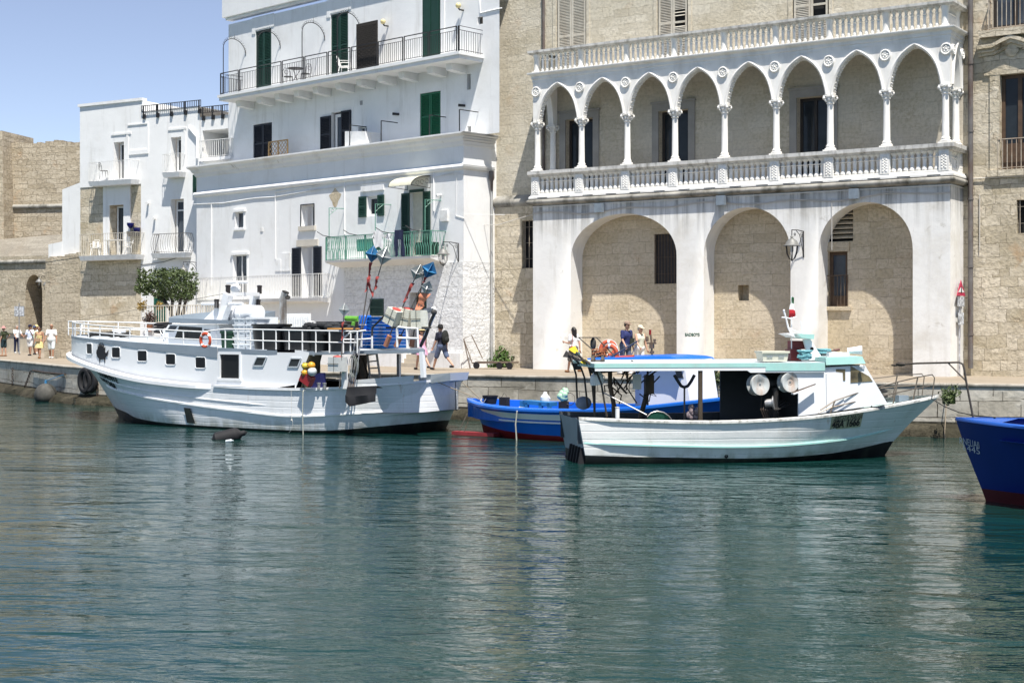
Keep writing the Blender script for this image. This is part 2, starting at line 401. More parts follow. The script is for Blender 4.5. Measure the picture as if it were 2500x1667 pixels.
for a,b in zip(E,E[1:]):
 top.face([a,b,(b.x,back+1,1.5),(a.x,back+1,1.5)])
top.build('quay_paving',PAVE,kind='structure',smooth=0)
MB().face([(-1500,back,1.45),(1500,back,1.45),(1500,1500,1.45),(-1500,1500,1.45)]).build('ground',PAVE,kind='structure',smooth=0)
def quaywall_mat():
 m = QUAYST;n = m.node_tree;N = n.nodes
 return m
cop = MB();alg = MB();wallb = MB();foot = MB();run = 0
for a,b in zip(E,E[1:]):
 t = (b-a);L = t.length;t.normalize();nn = Vector((t.y,-t.x,0))
 k = max(1,int(L/.55));
 P = lambda s,out,z: a+t*s+nn*out+Vector((0,0,z-1.5))
 for i in range(k):
  s0,s1 = L*i/k,L*(i+1)/k
  prof = [(-.45,1.512),(.0,1.512),(.035,1.495),(.045,1.46),(.03,1.42),(0,1.40)]
  for (o0,z0),(o1,z1) in zip(prof,prof[1:]):
   cop.face([P(s0,o0,z0),P(s1,o0,z0),P(s1,o1,z1),P(s0,o1,z1)])
 j = len(wallb.v)
 wallb.face([P(0,.0,.25),P(L,.0,.25),P(L,.0,1.42),P(0,.0,1.42)]);alg.face([P(0,.012,.2),P(L,.012,.2),P(L,.01,.42),P(0,.01,.42)])
 run += L
 k = max(1,int(L/.35));rr = lambda s,q: .5+.5*math.sin(s*2.1+q*1.7)*math.cos(s*.83+q)
 R0 = run-L
 for i in range(k):
  s0,s1 = L*i/k,L*(i+1)/k
  for q in range(5):
   def pt(s,q):
    g = s+R0
    o = [0.0,.10+.10*rr(g,1),.26+.16*rr(g,2),.34+.2*rr(g,3),.42+.25*rr(g,4),.55][q]
    z = [.36,.30+.06*rr(g,5),.20+.08*rr(g,6),.08,-.1,-.5][q]
    return P(s,o,z)
   foot.face([pt(s0,q),pt(s1,q),pt(s1,q+1),pt(s0,q+1)])
cop.build('quay_coping',paint('quay_coping_stone',(.36,.33,.28),.9,.15,1.2,.5,12,dirt=(.08,.075,.055),damt=.75,dsc=.55),kind='structure',smooth=40)
ow = wallb.build('quay_wall',QUAYST,kind='structure',smooth=0,recalc=False)
uvd = ow.data.uv_layers[0].data;run = 0
for i,(a,b) in enumerate(zip(E,E[1:])):
 L = (b-a).length
 for k,q in enumerate(((run,.10),(run+L,.10),(run+L,1.27),(run,1.27))): uvd[i*4+k].uv = q
 run += L
alg.build('algae_band',paint('algae_stain',(.035,.032,.022),.9,.5,3,.6,14,dirt=(.13,.12,.085),damt=.6,dsc=1.5),kind='structure',smooth=0)
foot.build('quay_rock_foot',masonry('algae_rock',(.03,.027,.018),(.075,.066,.046),(.012,.012,.009),.9,.5,.02,1.0,1.0,stain=(.03,.03,.018),samt=.9,orange=0,rough_scale=11),kind='structure',smooth=60)
# ================================================================== PALAZZO
PAL = Fr((-30.98,48.1));DW = 1.4
pz = lambda y,d=0,x=1645: PAL.z((x,y),d)
SL,SR = 0.0,PAL.s(B4(1298,900))
pal = thing('loggia_palazzo','pale stone palace with a white two storey loggia of pointed arches over three round arches','building',PAL.w(SR/2,0,1.5),0)
z_spr_slab0,z_slab = pz(483.5),pz(468.5)
z_ped0,z_ped1 = pz(456),pz(409);z_rail = pz(396)
z_cap0,z_cap1 = pz(285,.12),pz(268.5,.12)
z_apx = PAL.z((1587,181));z_ent = pz(165);z_cor0,z_cor1 = pz(146),pz(141)
z_up1,z_uprail = pz(92.5),pz(84)
st = MB(PAL);zt = 17.5
SW0 = -6.5
def hole(z4,d,f=PAL,dep=.25):
 (xa,ya),(xb,yb) = z4
 s0,s1 = f.s((xa,ya),d),f.s((xb,ya),d);return (s0,s1,min(f.z((xa,ya),d),f.z((xa,yb),d)),max(f.z((xa,ya),d),f.z((xa,yb),d)),dep)
gl = hole((B3(303,375),B3(372,737)),DW);gl = (gl[0],gl[0]+.95,gl[2],gl[3],.3)
zf = z_slab+.02
doors = []
for (xa,xb,yt) in ((1383,1431,291),(1610,1679,269),(1947,2021,236)):
 s0,s1 = PAL.s((xa,300),DW+.05),PAL.s((xb,300),DW);doors.append((s0,s0+1.25,zf,PAL.z(((xa+xb)/2,yt),DW),.35))
ztf = z_cor1+.05
shut = []
for (xa,xb) in ((1358,1432),(1604,1680),(1934,2024)):
 s0,s1 = PAL.s((xa,60),DW),PAL.s((xb,60),DW);shut.append((s0,s1,ztf,ztf+3.35,.12))
a1 = {}
st.wall(SW0,-.001,1.5,zt,[gl],d=DW)
STW = st.build('stone_wall',STONE,pal,smooth=0)
lg_ = MB(PAL);lg_.wall(0,SR,z_slab,z_ent,doors,d=DW);lg_.build('loggia_back_wall',STONEIN,pal,smooth=0)
up_ = MB(PAL);up_.wall(0,SR,z_ent,zt,shut,d=DW);up_.build('upper_stone_wall',STONE,pal,smooth=0)
lowl = MB(PAL)
zl = pz(497,DW-.1,1250)
lowl.wall(SW0,-.012,1.5,zl-.12,[(gl[0],gl[1],gl[2],gl[3],.1)],d=DW-.10)
lowl.build('lower_stone_wall',STONER,pal,smooth=0)
led = MB(PAL)
prof = [(DW,zl+.33),(DW-.2,zl+.16),(DW-.24,zl+.04),(DW-.2,zl-.06),(DW-.1,zl-.14)]
for (d0,z0),(d1,z1) in zip(prof,prof[1:]): led.face([(SW0,d0,z0),(-.012,d0,z0),(-.012,d1,z1),(SW0,d1,z1)])
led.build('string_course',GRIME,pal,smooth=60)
def barred(parent,f,h,d,glass=DARKIN,nv=5,nh=3,mat=None,name='barred_window'):
 s0,s1,z0,z1 = h[:4]
 o = MB(f).face([(s0,d+.2,z0),(s1,d+.2,z0),(s1,d+.2,z1),(s0,d+.2,z1)]).build(name,glass,parent)
 g = MB(f)
 for i in range(nv): s = lerp(s0,s1,(i+.5)/nv);g.bar((s,d+.03,z0),(s,d+.03,z1),.022)
 for i in range(nh): z = lerp(z0,z1,(i+.6)/nh);g.bar((s0,d+.055,z),(s1,d+.055,z),.03,.012)
 g.build('window_bars',mat or paint('rusty_bars',(.12,.085,.06),.8,.3,6),o)
 return o
barred(pal,PAL,gl,DW,mat=paint('pale_bars',(.36,.31,.25),.8,.3,6))
def cur_lin(P):
 def f(x):
  for (x0,y0),(x1,y1) in zip(P,P[1:]):
   if x <= x1: return y0+(y1-y0)*(x-x0)/(x1-x0)
  return P[-1][1]
 return f
def arch_curve(kind,s0,s1,zs,za,n=20):
 pts = [];c = (s0+s1)/2;w = (s1-s0)/2;h = za-zs
 if kind == 'round':
  for i in range(n+1):
   th = math.pi*(1-i/n);pts.append((c+w*math.cos(th),zs+h*math.sin(th)**.92))
 else:
  tb = cur_lin([(0,0),(.016,.08),(.06,.215),(.149,.425),(.27,.59),(.388,.705),(.54,.81),(.707,.895),(.86,.953),(1,1)])
  half = [(w*t,h*tb(t)) for t in [(i/(n//2))**1.6 for i in range(n//2+1)]]
  pts = [(s0+x,zs+z) for x,z in half]+[(s1-x,zs+z) for x,z in half[::-1][1:]]
 return pts
def arcade(mb,s0,s1,ztop,zbot,arches,d0,d1,ends=True):
 """wall from s0..s1 pierced by arches (curve, foot z); front face at d0, back face at d1"""
 cur = s0
 def panel(a,b,z0):
  for d in (d0,d1): mb.face([(a,d,z0),(b,d,z0),(b,d,ztop),(a,d,ztop)])
 for pts,foot_ in arches:
  if pts[0][0] > cur+1e-4: panel(cur,pts[0][0],zbot)
  for (xa,za),(xb,zb) in zip(pts,pts[1:]):
   if xb-xa < 1e-5: continue
   for d in (d0,d1): mb.face([(xa,d,za),(xb,d,zb),(xb,d,ztop),(xa,d,ztop)])
  cur = pts[-1][0]
  line = [(pts[0][0],foot_)]+pts+[(pts[-1][0],foot_)]
  for (xa,za),(xb,zb) in zip(line,line[1:]):
   if abs(xa-xb)+abs(za-zb) > 1e-5: mb.face([(xa,d0,za),(xb,d0,zb),(xb,d1,zb),(xa,d1,za)])
 if s1 > cur+1e-4: panel(cur,s1,zbot)
 mb.face([(s0,d0,ztop),(s1,d0,ztop),(s1,d1,ztop),(s0,d1,ztop)])
 if ends:
  for s in (s0,s1): mb.face([(s,d0,zbot),(s,d1,zbot),(s,d1,ztop),(s,d0,ztop)])
DA = .86
ra = []
for (xl,xr,xa,ya,ysp) in ((1393.5,1652,1540,521,627),(1718,1930,1830,506,622),(1998,2228.5,2128,493,612)):
 s0,s1 = PAL.s((xl,800)),PAL.s((xr,800));za = PAL.z((xa,ya));zs = PAL.z((xr,ysp))
 ra.append((arch_curve('round',s0,s1,zs,za,28),1.5))
am = MB(PAL);arcade(am,0,SR,z_spr_slab0+.25,1.5,ra,0,DA-.004,ends=False)
am.face([(SR,0,1.5),(SR,DW+.3,1.5),(SR,DW+.3,z_spr_slab0+.25),(SR,0,z_spr_slab0+.25)])
am.face([(0,0,1.5),(0,DW,1.5),(0,DW,z_spr_slab0+.25),(0,0,z_spr_slab0+.25)])
streaks(CREAMW,z_spr_slab0,1.7)
am.build('arcade_wall',CREAMW,pal,smooth=30)
bk = MB(PAL)
wa = hole((B3(1310,477),B3(1478,857)),DA);wb = hole((B3(1950,866),B3(2033,985)),DA)
wc = hole((E7(858,-300),E7(1140,290)),DA);wc = (wc[0]-.0,wc[1],wc[2],PAL.z(B4(560,525),DA),.2)
wd = hole((B4(505,235),B4(656,460)),DA)
wa = (wa[0],wa[1],wa[2],wa[3],.16);wb = (*wb[:4],.4);wd = (wd[0]-.35,wd[1],wd[2],wd[3],.25)
bk.wall(.01,SR-.01,1.5,z_spr_slab0,[wa,wb,wc,wd],d=DA)
bk.build('arch_back_wall',STONEARCH,pal,smooth=0)
W1 = barred(pal,PAL,wa,DA-.06,plain('dark_shutter',(.035,.03,.028)),7,3)
MB(PAL).face([(wb[0],DA+.4,wb[2]),(wb[1],DA+.4,wb[2]),(wb[1],DA+.4,wb[3]),(wb[0],DA+.4,wb[3])]).build('niche',STONEARCH,pal)
def joinery(parent,f,h,d,frame,glass,name='window',mull=1,fw=.07,trans=None,panel=0):
 s0,s1,z0,z1 = h[:4];m = MB(f)
 m.box(s0,s0+fw,d,d+.06,z0,z1).box(s1-fw,s1,d,d+.06,z0,z1).box(s0+fw,s1-fw,d,d+.06,z1-fw,z1).box(s0+fw,s1-fw,d,d+.06,z0,z0+fw+panel)
 for i in range(mull): c = lerp(s0,s1,(i+1)/(mull+1));m.box(c-fw*.55,c+fw*.55,d-.004,d+.056,z0+fw+panel,z1-fw)
 if trans: m.box(s0+fw,s1-fw,d-.002,d+.05,trans-fw/2,trans+fw/2)
 o = m.build(name,frame,parent)
 MB(f).face([(s0+fw*.5,d+.04,z0+fw*.5),(s1-fw*.5,d+.04,z0+fw*.5),(s1-fw*.5,d+.04,z1-fw*.5),(s0+fw*.5,d+.04,z1-fw*.5)]).build('pane',glass,o,smooth=0)
 return o
jw = joinery(pal,PAL,wc,DA+.14,BROWNWOOD,GREYGLASS,'window',0,.12,panel=.25)
MB(PAL).box(wc[0]-.25,wc[1]+.15,DA-.10,DA+.1,wc[2]-.14,wc[2]-.003).build('window_sill',STONEARCH,jw)
MB(PAL).box(wc[0]-.12,wc[1]+.08,DA-.07,DA+.05,wc[3]+.003,wc[3]+.32).build('window_lintel',STONEARCH,jw)
rl = MB(PAL);zr = PAL.z(B4(560,682),DA-.1)
for i in range(8): s = lerp(wc[0]-.15,wc[1]+.04,i/7);rl.bar((s,DA-.07,wc[2]),(s,DA-.07,zr),.016)
rl.bar((wc[0]-.16,DA-.07,zr),(wc[1]+.05,DA-.07,zr),.03).build('window_railing',paint('rusty_bars',(.12,.085,.06),.8),jw)
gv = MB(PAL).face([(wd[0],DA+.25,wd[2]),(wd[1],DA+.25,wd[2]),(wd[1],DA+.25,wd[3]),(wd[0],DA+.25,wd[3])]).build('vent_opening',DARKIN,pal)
sv = MB(PAL)
for i in range(7): z = lerp(wd[2],wd[3],(i+.6)/7.2);sv.hexa([(wd[0],DA+.02,z),(wd[1],DA+.02,z),(wd[1],DA+.2,z+.1),(wd[0],DA+.2,z+.1),(wd[0],DA+.02,z+.035),(wd[1],DA+.02,z+.035),(wd[1],DA+.2,z+.135),(wd[0],DA+.2,z+.135)])
sv.build('vent_slats',STONEARCH,gv)
def band(name,prof,mat,s0=0,s1=None,dback=DW,sm=50):
 """profile (out, z) swept along left side, front and right side"""
 s1 = SR if s1 is None else s1;m = MB(PAL)
 path = lambda o: [(s0-o,dback),(s0-o,-o),(s1+o,-o),(s1+o,dback)]
 for (o0,z0),(o1,z1) in zip(prof,prof[1:]):
  A,B = path(o0),path(o1)
  for i in range(3): m.face([(*A[i],z0),(*A[i+1],z0),(*B[i+1],z1),(*B[i],z1)])
 return m.build(name,mat,pal,smooth=sm)
h = z_slab-z_spr_slab0
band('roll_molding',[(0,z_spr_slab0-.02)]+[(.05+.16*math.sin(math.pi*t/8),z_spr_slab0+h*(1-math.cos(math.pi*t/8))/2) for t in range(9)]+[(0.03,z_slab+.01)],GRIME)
band('balcony_slab',[(.03,z_slab),(.13,z_slab+.02),(.13,z_ped0-.10),(.07,z_ped0-.05),(.07,z_ped0),(-.20,z_ped0)],STUCCO)
mfl = MB(PAL).box(.02,SR-.02,.05,DW-.002,z_slab-.3,z_slab+.02).build('loggia_floor',STUCCO,pal)
slt = MB(PAL)
for i in range(16): s = SR*(i+.5)/16;slt.box(s-.22,s+.22,-.134,-.1,z_slab+.035,z_slab+.06)
slt.build('drain_slots',DARKIN,pal)
cs = [PAL.s((x*1.0629,300),.12) for x in (1235,1335,1439,1549,1663,1782,1906,2036,2172)]
sp = (cs[-1]-cs[0])/8;cs = [cs[0]+sp*i for i in range(9)]
def column(s,d,name='column'):
 r = .115
 m = MB(PAL);c = (s,d,0);zb = z_rail+.005;H = z_cap0-zb
 m.box(s-.2,s+.2,d-.2,d+.2,zb,zb+.05)
 m.lathe([(.185,zb+.05),(.2,zb+.08),(.185,zb+.11),(.15,zb+.12),(.14,zb+.15),(.155,zb+.17),(.15,zb+.19),(r+.012,zb+.21),(r+.004,zb+.25),(r-.008,z_cap0-.06)],c,18)
 o = m.build(name,STUCCO,pal,smooth=40)
 k = MB(PAL);zc = z_cap0;hh = z_cap1-z_cap0
 k.lathe([(r-.008,zc-.06),(r+.02,zc-.045),(r+.02,zc-.02),(r,zc-.01),(r+.01,zc+hh*.3),(r+.05,zc+hh*.62),(r+.09,zc+hh*.78)],c,16)
 k.box(s-.19,s+.19,d-.19,d+.19,zc+hh*.82,zc+hh)
 for sx in (-1,1):
  for sy in (-1,1):
   q = Vector((s+sx*.165,d+sy*.165,zc+hh*.62));k.ball(q,.055,8,6,(1,1,1.1))
   k.tube([(s+sx*.09,d+sy*.09,zc+hh*.1),(s+sx*.13,d+sy*.13,zc+hh*.35),q],[.035,.04,.03],5)
  k.ball((s+sx*.15,d,zc+hh*.45),.05,7,5,(.6,1,1.3));k.ball((s,d+sx*.15,zc+hh*.45),.05,7,5,(1,.6,1.3))
  k.ball((s+sx*.1,d-.13,zc+hh*.3),.035,6,5);k.ball((s+sx*.05,d-.16,zc+hh*.8),.035,6,5)
 k.build('capital',STUCCO,o,smooth=40)
 return o
for s in cs: column(s,.12)
column(cs[-1],DW-.16);column(cs[0],DW-.16)
DB = .24
ap = []
for a,b in zip(cs,cs[1:]): ap.append((arch_curve('pt',a+.135,b-.135,z_cap1,z_apx,20),z_cap1))
pm = MB(PAL);arcade(pm,0,SR,z_ent,z_cap1,ap,.0,DB)
SIDE = lambda s0: (lambda s,d,z: (s0-d,s,z))
for sb,sg in ((0,1),(SR,-1)):
 pts = arch_curve('pt',.27,DW-.3,z_cap1,z_apx-.05,16)
 tmp = MB();arcade(tmp,DB+.002,DW,z_ent,z_cap1,[(pts,z_cap1)],0,DB)
 for f in tmp.f: pm.face([(sb+sg*tmp.v[i].y,tmp.v[i].x,tmp.v[i].z) for i in f])
pm.build('pointed_arcade',STUCCO,pal,smooth=25)
av = MB(PAL);bd = MB(PAL)
def archivolt(mb,a,b,tf):
 inn = arch_curve('pt',a+.137,b-.137,z_cap1,z_apx-.002,24);out_ = arch_curve('pt',a+.05,b-.05,z_cap1+.02,z_apx+.10,24)
 for i in range(len(inn)-1):
  p,q,r_,t_ = inn[i],inn[i+1],out_[i+1],out_[i]
  mb.face([tf(p[0],-.02,p[1]),tf(q[0],-.02,q[1]),tf((q[0]+r_[0])/2,-.065,(q[1]+r_[1])/2),tf((p[0]+t_[0])/2,-.065,(p[1]+t_[1])/2)])
  mb.face([tf((p[0]+t_[0])/2,-.065,(p[1]+t_[1])/2),tf((q[0]+r_[0])/2,-.065,(q[1]+r_[1])/2),tf(r_[0],-.05,r_[1]),tf(t_[0],-.05,t_[1])])
  mb.face([tf(t_[0],-.05,t_[1]),tf(r_[0],-.05,r_[1]),tf(r_[0],.002,r_[1]),tf(t_[0],.002,t_[1])])
  mb.face([tf(p[0],-.02,p[1]),tf(p[0],.002,p[1]),tf(q[0],.002,q[1]),tf(q[0],-.02,q[1])])
idt = lambda s,d,z: (s,d,z)
for a,b in zip(cs,cs[1:]):
 archivolt(av,a,b,idt)
 c = arch_curve('pt',a+.135,b-.135,z_cap1,z_apx,44)
 for i,(s,z) in enumerate(c[1:-1]):
  n_ = 3
  for k in range(n_):
   sgn = 1 if s < (a+b)/2 else -1
   bd.ball((s+sgn*.004,.045+.075*k+(.03 if i % 2 else 0),z-.004),.030,5,4,(1,.9,1))
archivolt(av,.12,DW-.12,lambda s,d,z: (SR-d,s,z))
av.build('archivolts',STUCCO,pal,smooth=30);bd.build('beaded_soffits',STUCCO,pal,smooth=60)
zm = pz(190);
def medallion(s,rs=.19,tf=None):
 m = MB(PAL);tf = tf or idt
 N = 20
 pr = [(rs,.0),(rs+.01,-.05),(rs-.02,-.075),(rs-.055,-.06),(rs-.06,-.02),(0,-.02)]
 for (r0,d0),(r1,d1) in zip(pr,pr[1:]):
  for i in range(N):
   t0,t1 = 2*math.pi*i/N,2*math.pi*(i+1)/N
   m.face([tf(s+r0*math.cos(t0),d0,zm+r0*math.sin(t0)),tf(s+r0*math.cos(t1),d0,zm+r0*math.sin(t1)),tf(s+r1*math.cos(t1),d1,zm+r1*math.sin(t1)),tf(s+r1*math.cos(t0),d1,zm+r1*math.sin(t0))])
 for i in range(5):
  t = math.pi/2+2*math.pi*i/5
  m.ball(tf(s+.085*math.cos(t),-.03,zm+.085*math.sin(t)),.045,7,5,(1,.8,1));m.tube([tf(s+.03*math.cos(t+.5),-.04,zm+.03*math.sin(t+.5)),tf(s+.12*math.cos(t+.6),-.04,zm+.12*math.sin(t+.6))],.016,4)
 m.ball(tf(s,-.035,zm),.04,7,5)
 return m.build('medallion',STUCCO,pal,smooth=40)
for s in cs[1:-1]: medallion(s)
medallion(cs[0]+.02,.19);medallion(SR-.13,.19);medallion(.22,.17,lambda s,d,z: (SR-d,s,z));medallion(DW-.2,.17,lambda s,d,z: (SR-d,s,z))
band('entablature',[(0,z_ent-.01),(.02,z_ent-.01),(.02,z_ent+.1),(.05,z_ent+.12),(.05,z_cor0-.06),(.10,z_cor0-.02),(.16,z_cor0),(.18,z_cor0+.03),(.18,z_cor1),(-.3,z_cor1)],STUCCO)
MB(PAL).box(.0,SR,.0,DW-.003,z_ent+.002,z_cor1-.03).build('loggia_ceiling',STUCCO,pal)
def rail(z0,z1,ov,mat): return band('balustrade_rail',[(-.30,z0),(ov-.06,z0),(ov-.02,z0+(z1-z0)*.35),(ov,z0+(z1-z0)*.4),(ov,z1),(-.32,z1)],mat)
rail(z_ped1-.02,z_rail,.17,RAILTOP);rail(z_up1-.02,z_uprail,.16,RAILTOP)
pedS = cs[:]
def pedestal(s,d,z0,z1,carved):
 m = MB(PAL)
 if carved:
  m.box(s-.165,s+.165,d-.165,d+.165,z0,z1)
  for i in range(6):
   z = lerp(z0+.1,z1-.12,i/5)
   for dx in (-.06,.06): m.ball((s+dx,d-.165,z),.042,6,4,(1,.5,1));
   m.ball((s,d-.165,z+.04),.035,6,4,(1,.5,1))
   for dy in (-.07,.07): m.ball((s+.165,d+dy,z),.042,6,4,(.5,1,1))
 else:
  m.box(s-.15,s+.15,d-.15,d+.15,z0,z0+.05)
  m.lathe([(.135,z0+.05),(.14,z0+.08),(.12,z0+.1),(.11,z1-.2),(.12,z1-.15),(.14,z1-.08),(.16,z1)],(s,d,0),14)
 return m.build('pedestal',STUCCO,pal,smooth=40)
for s in pedS: pedestal(s,.08,z_ped0,z_ped1-.02,True);pedestal(s,.08,z_cor1,z_up1-.02,False)
pedestal(SR-.17,DW-.2,z_ped0,z_ped1-.02,True);pedestal(SR-.17,DW-.2,z_cor1,z_up1-.02,False)
def baluster_mb(m,s,d,z0,z1,thin=1.0):
 H = z1-z0;t = thin
 return m.box(s-.075*t,s+.075*t,d-.075*t,d+.075*t,z0,z0+H*.08).lathe([(.06*t,z0+H*.08),(.078*t,z0+H*.13),(.07*t,z0+H*.2),(.05*t,z0+H*.3),(.052*t,z0+H*.55),(.062*t,z0+H*.62),(.05*t,z0+H*.66),(.082*t,z0+H*.71),(.05*t,z0+H*.76),(.04*t,z0+H*.82),(.06*t,z0+H*.9),(.095*t,z0+H*.97),(.095*t,z1)],(s,d,0),10)
spots = []
for lev,(z0,z1,n_) in enumerate(((z_ped0,z_ped1-.02,8),(z_cor1,z_up1-.02,8))):
 for a,b in zip(pedS,pedS[1:]):
  for i in range(n_):
   spots.append((lev,lerp(a+.165,b-.165,(i+.5)/n_),.08,z0,z1))
 for i in range(3 if lev == 0 else 5): spots.append((lev,SR-.17,lerp(.3,DW-.36,(i+.5)/(3 if lev == 0 else 5)),z0,z1))
spots.sort(key=lambda q: -(q[1]+(100 if q[0] == 0 else 0)))
base = {};rest = MB(PAL)
for i,(lev,s,d,z0,z1) in enumerate(spots):
 if i < 100:
  if lev not in base:
   m = MB(PAL);baluster_mb(m,s,d,z0,z1,1.3 if lev == 0 else 1.0);o = m.build('baluster',STUCCO,pal,smooth=40);base[lev] = (o,s,d)
  else:
   b0,bs,bd_ = base[lev];o = b0.copy();COL.objects.link(o);o.parent = pal;o.location = b0.location+Vector((s-bs,d-bd_,0));KIDS[pal.name].append(o)
 else: baluster_mb(rest,s,d,z0,z1,.92)
rest.build('balusters',STUCCO,pal,smooth=40,kind='stuff')
for h in doors:
 m = MB(PAL);s0,s1,z0,z1 = h[:4];w_ = .27
 m.box(s0-w_,s0,DW-.05,DW+.02,z0,z1+w_).box(s1,s1+w_,DW-.05,DW+.02,z0,z1+w_).box(s0,s1,DW-.05,DW+.02,z1,z1+w_).box(s0-w_-.05,s1+w_+.05,DW-.09,DW+.02,z1+w_,z1+w_+.08)
 sr = m.build('door_surround',paint('grey_carved_stone',(.30,.285,.26),.9,.15,2),pal)
 dr = joinery(pal,PAL,(s0+.03,s1-.03,z0,z1-.02),DW+.22,paint('dark_wood',(.028,.022,.018),.6,.3,4),DARKGLASS,'door',1,.1)
def louvre(parent,f,s0,s1,z0,z1,d,mat,name='shutter',leaves=2,pitch=.06,fr=.075,mid=True,gap=None,th=.045):
 objs = []
 wl = (s1-s0)/leaves
 for k in range(leaves):
  a,b = s0+k*wl+.006,s0+(k+1)*wl-.006;m = MB(f)
  m.box(a,a+fr,d,d+th,z0,z1).box(b-fr,b,d,d+th,z0,z1).box(a+fr,b-fr,d,d+th,z0,z0+fr*1.3).box(a+fr,b-fr,d,d+th,z1-fr,z1)
  zm_ = lerp(z0,z1,.45)
  if mid: m.box(a+fr,b-fr,d,d+th,zm_,zm_+fr)
  z = z0+fr*1.3+pitch*.4
  while z < z1-fr-pitch*.5:
   if not (mid and zm_-pitch*.6 < z < zm_+fr) and not (gap and gap(k,z)):
    m.hexa([(a+fr,d+.004,z),(b-fr,d+.004,z),(b-fr,d+th-.006,z+pitch*.65),(a+fr,d+th-.006,z+pitch*.65),(a+fr,d+.004,z+.012),(b-fr,d+.004,z+.012),(b-fr,d+th-.006,z+pitch*.65+.012),(a+fr,d+th-.006,z+pitch*.65+.012)])
   z += pitch
  if not gap: m.box(a+.02,b-.02,d+th+.001,d+th+.008,z0+.02,z1-.02)
  objs.append(m.build(name,mat,parent,smooth=0))
 return objs
for i,h in enumerate(shut):
 s0,s1,z0,z1 = h[:4]
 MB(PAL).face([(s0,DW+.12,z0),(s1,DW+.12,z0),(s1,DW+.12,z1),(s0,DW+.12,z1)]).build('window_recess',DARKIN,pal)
 g = None
 if i == 1: g = lambda k,z,z0=z0: k == 1 and z0+1.35 < z < z0+2.0 and int(z*40) % 5 < 3
 if i == 2: g = lambda k,z,z0=z0: k == 1 and z > z0+.9
 louvre(pal,PAL,s0+.05,s1-.05,z0+.03,z1-.03,DW+.02,GREYWOOD,gap=g)
 MB(PAL).box(s0-.14,s0-.004,DW-.035,DW+.02,z0,z1).box(s1+.004,s1+.14,DW-.035,DW+.02,z0,z1).build('window_surround',STONE,pal)
def pipe(parent,pts,r,mat,f,name='drainpipe',clips=0):
 m = MB(f).tube(pts,r,10)
 for i in range(clips):
  t = (i+.5)/clips;p = Vector(pts[0]).lerp(Vector(pts[-1]),t);m.lathe([(r+.02,-.03),(r+.02,.03)],p,10)
 return m.build(name,mat,parent,smooth=50)
pipe(pal,[(PAL.s((1327,80),DW-.08),DW-.08,z_slab+.1),(PAL.s((1327,80),DW-.08),DW-.08,zt)],.055,PIPE,PAL,clips=4)
pipe(pal,[(PAL.s((2370,500),DW-.1)+.0,DW-.12,1.75),(PAL.s((2370,500),DW-.1),DW-.12,zt)],.085,PIPE,PAL,clips=7)
m = MB(PAL);zc = z_spr_slab0-.32
pts = [(s_,-.03,zc+.06*math.sin(s_*1.9)-.05*math.sin(s_*.7)) for s_ in [SR*i/40 for i in range(41)]]
m.tube(pts,.014,5);m.tube([(p[0],p[1]-.012,p[2]+.035+.02*math.sin(p[0]*5)) for p in pts],.010,4)
m.tube([(-4.5,.9,zc-.25),(-2,.6,zc-.3),(0,-.02,zc-.02)],.012,4)
m.tube([(pts[30][0],-.03,zc),(pts[30][0],-.03,zc-1.75)],.012,4)
m.build('cables',paint('cable_grey',(.55,.53,.5),.7),pal)
cd2 = MB(PAL).tube([(0,-.018,z_spr_slab0-.06),(SR,-.018,z_spr_slab0-.06),(SR+.02,.1,z_spr_slab0-.06),(SR+.02,DW,z_spr_slab0-.06)],.018,6).build('conduit',WHITEWOOD,pal)
def text(s,f,p,d,size,mat,parent=None,name='lettering',sx=1,ext=.002,align='CENTER',shear=0,rx=90,bold=0):
 cu = bpy.data.curves.new(name,'FONT');cu.body = s;cu.size = size;cu.align_x = align;cu.align_y = 'CENTER';cu.extrude = ext;cu.shear = shear;cu.offset = bold
 o = bpy.data.objects.new(name,cu);COL.objects.link(o)
 dg = bpy.context.evaluated_depsgraph_get();me = bpy.data.meshes.new_from_object(o.evaluated_get(dg));bpy.data.objects.remove(o)
 b = MB(f)
 vs = [Vector((p[0]+v.co.x*sx,d-v.co.z,p[1]+v.co.y)) for v in me.vertices]
 b.v = vs;b.f = [list(q.vertices) for q in me.polygons];b.mi = [0]*len(b.f)
 return b,mat,name,parent
def put_text(*a,**k):
 b,mat,name,parent = text(*a,**k);return b.build(name,mat,parent,smooth=0)
p = PAL.px(B3(1600,1246));put_text('BADBOYS',PAL,(p[0],p[2]),-.004,.155,plain('stencil_green',(.02,.10,.06),.8),pal,'stencil_lettering',sx=.86,bold=.004)
# ================================================================== RIGHT STONE HOUSE
RH = PAL.off(DW+.02)
rx0 = PAL.s((2352,800),DW)
rh = thing('stone_house','weathered stone house with a pediment and brown door, right of the white loggia','building',RH.w(rx0+4,0,1.5))
rhx = lambda z2,f=RH: hole(z2,0,f)
d1 = hole((B2(2050,625),B2(2360,1415)),0,RH,.3);w2 = hole((B4(1735,185),B4(1860,405)),0,RH,.3);d3 = hole((B2(1985,-300),B2(2360,240)),0,RH,.25)
m = MB(RH);m.wall(rx0-.1,rx0+9,1.5,zt,[d1,w2,d3]);m.build('wall',STONER,rh,smooth=0)
dj = joinery(rh,RH,d1,.2,BROWNWOOD,DARKGLASS,'balcony_door',1,.12,panel=.75)
barred(rh,RH,w2,.02,DARKIN,3,2,paint('pale_bars',(.36,.31,.25),.8))
joinery(rh,RH,d3,.15,paint('dark_wood',(.028,.022,.018),.6),GREYGLASS,'window',1,.1)
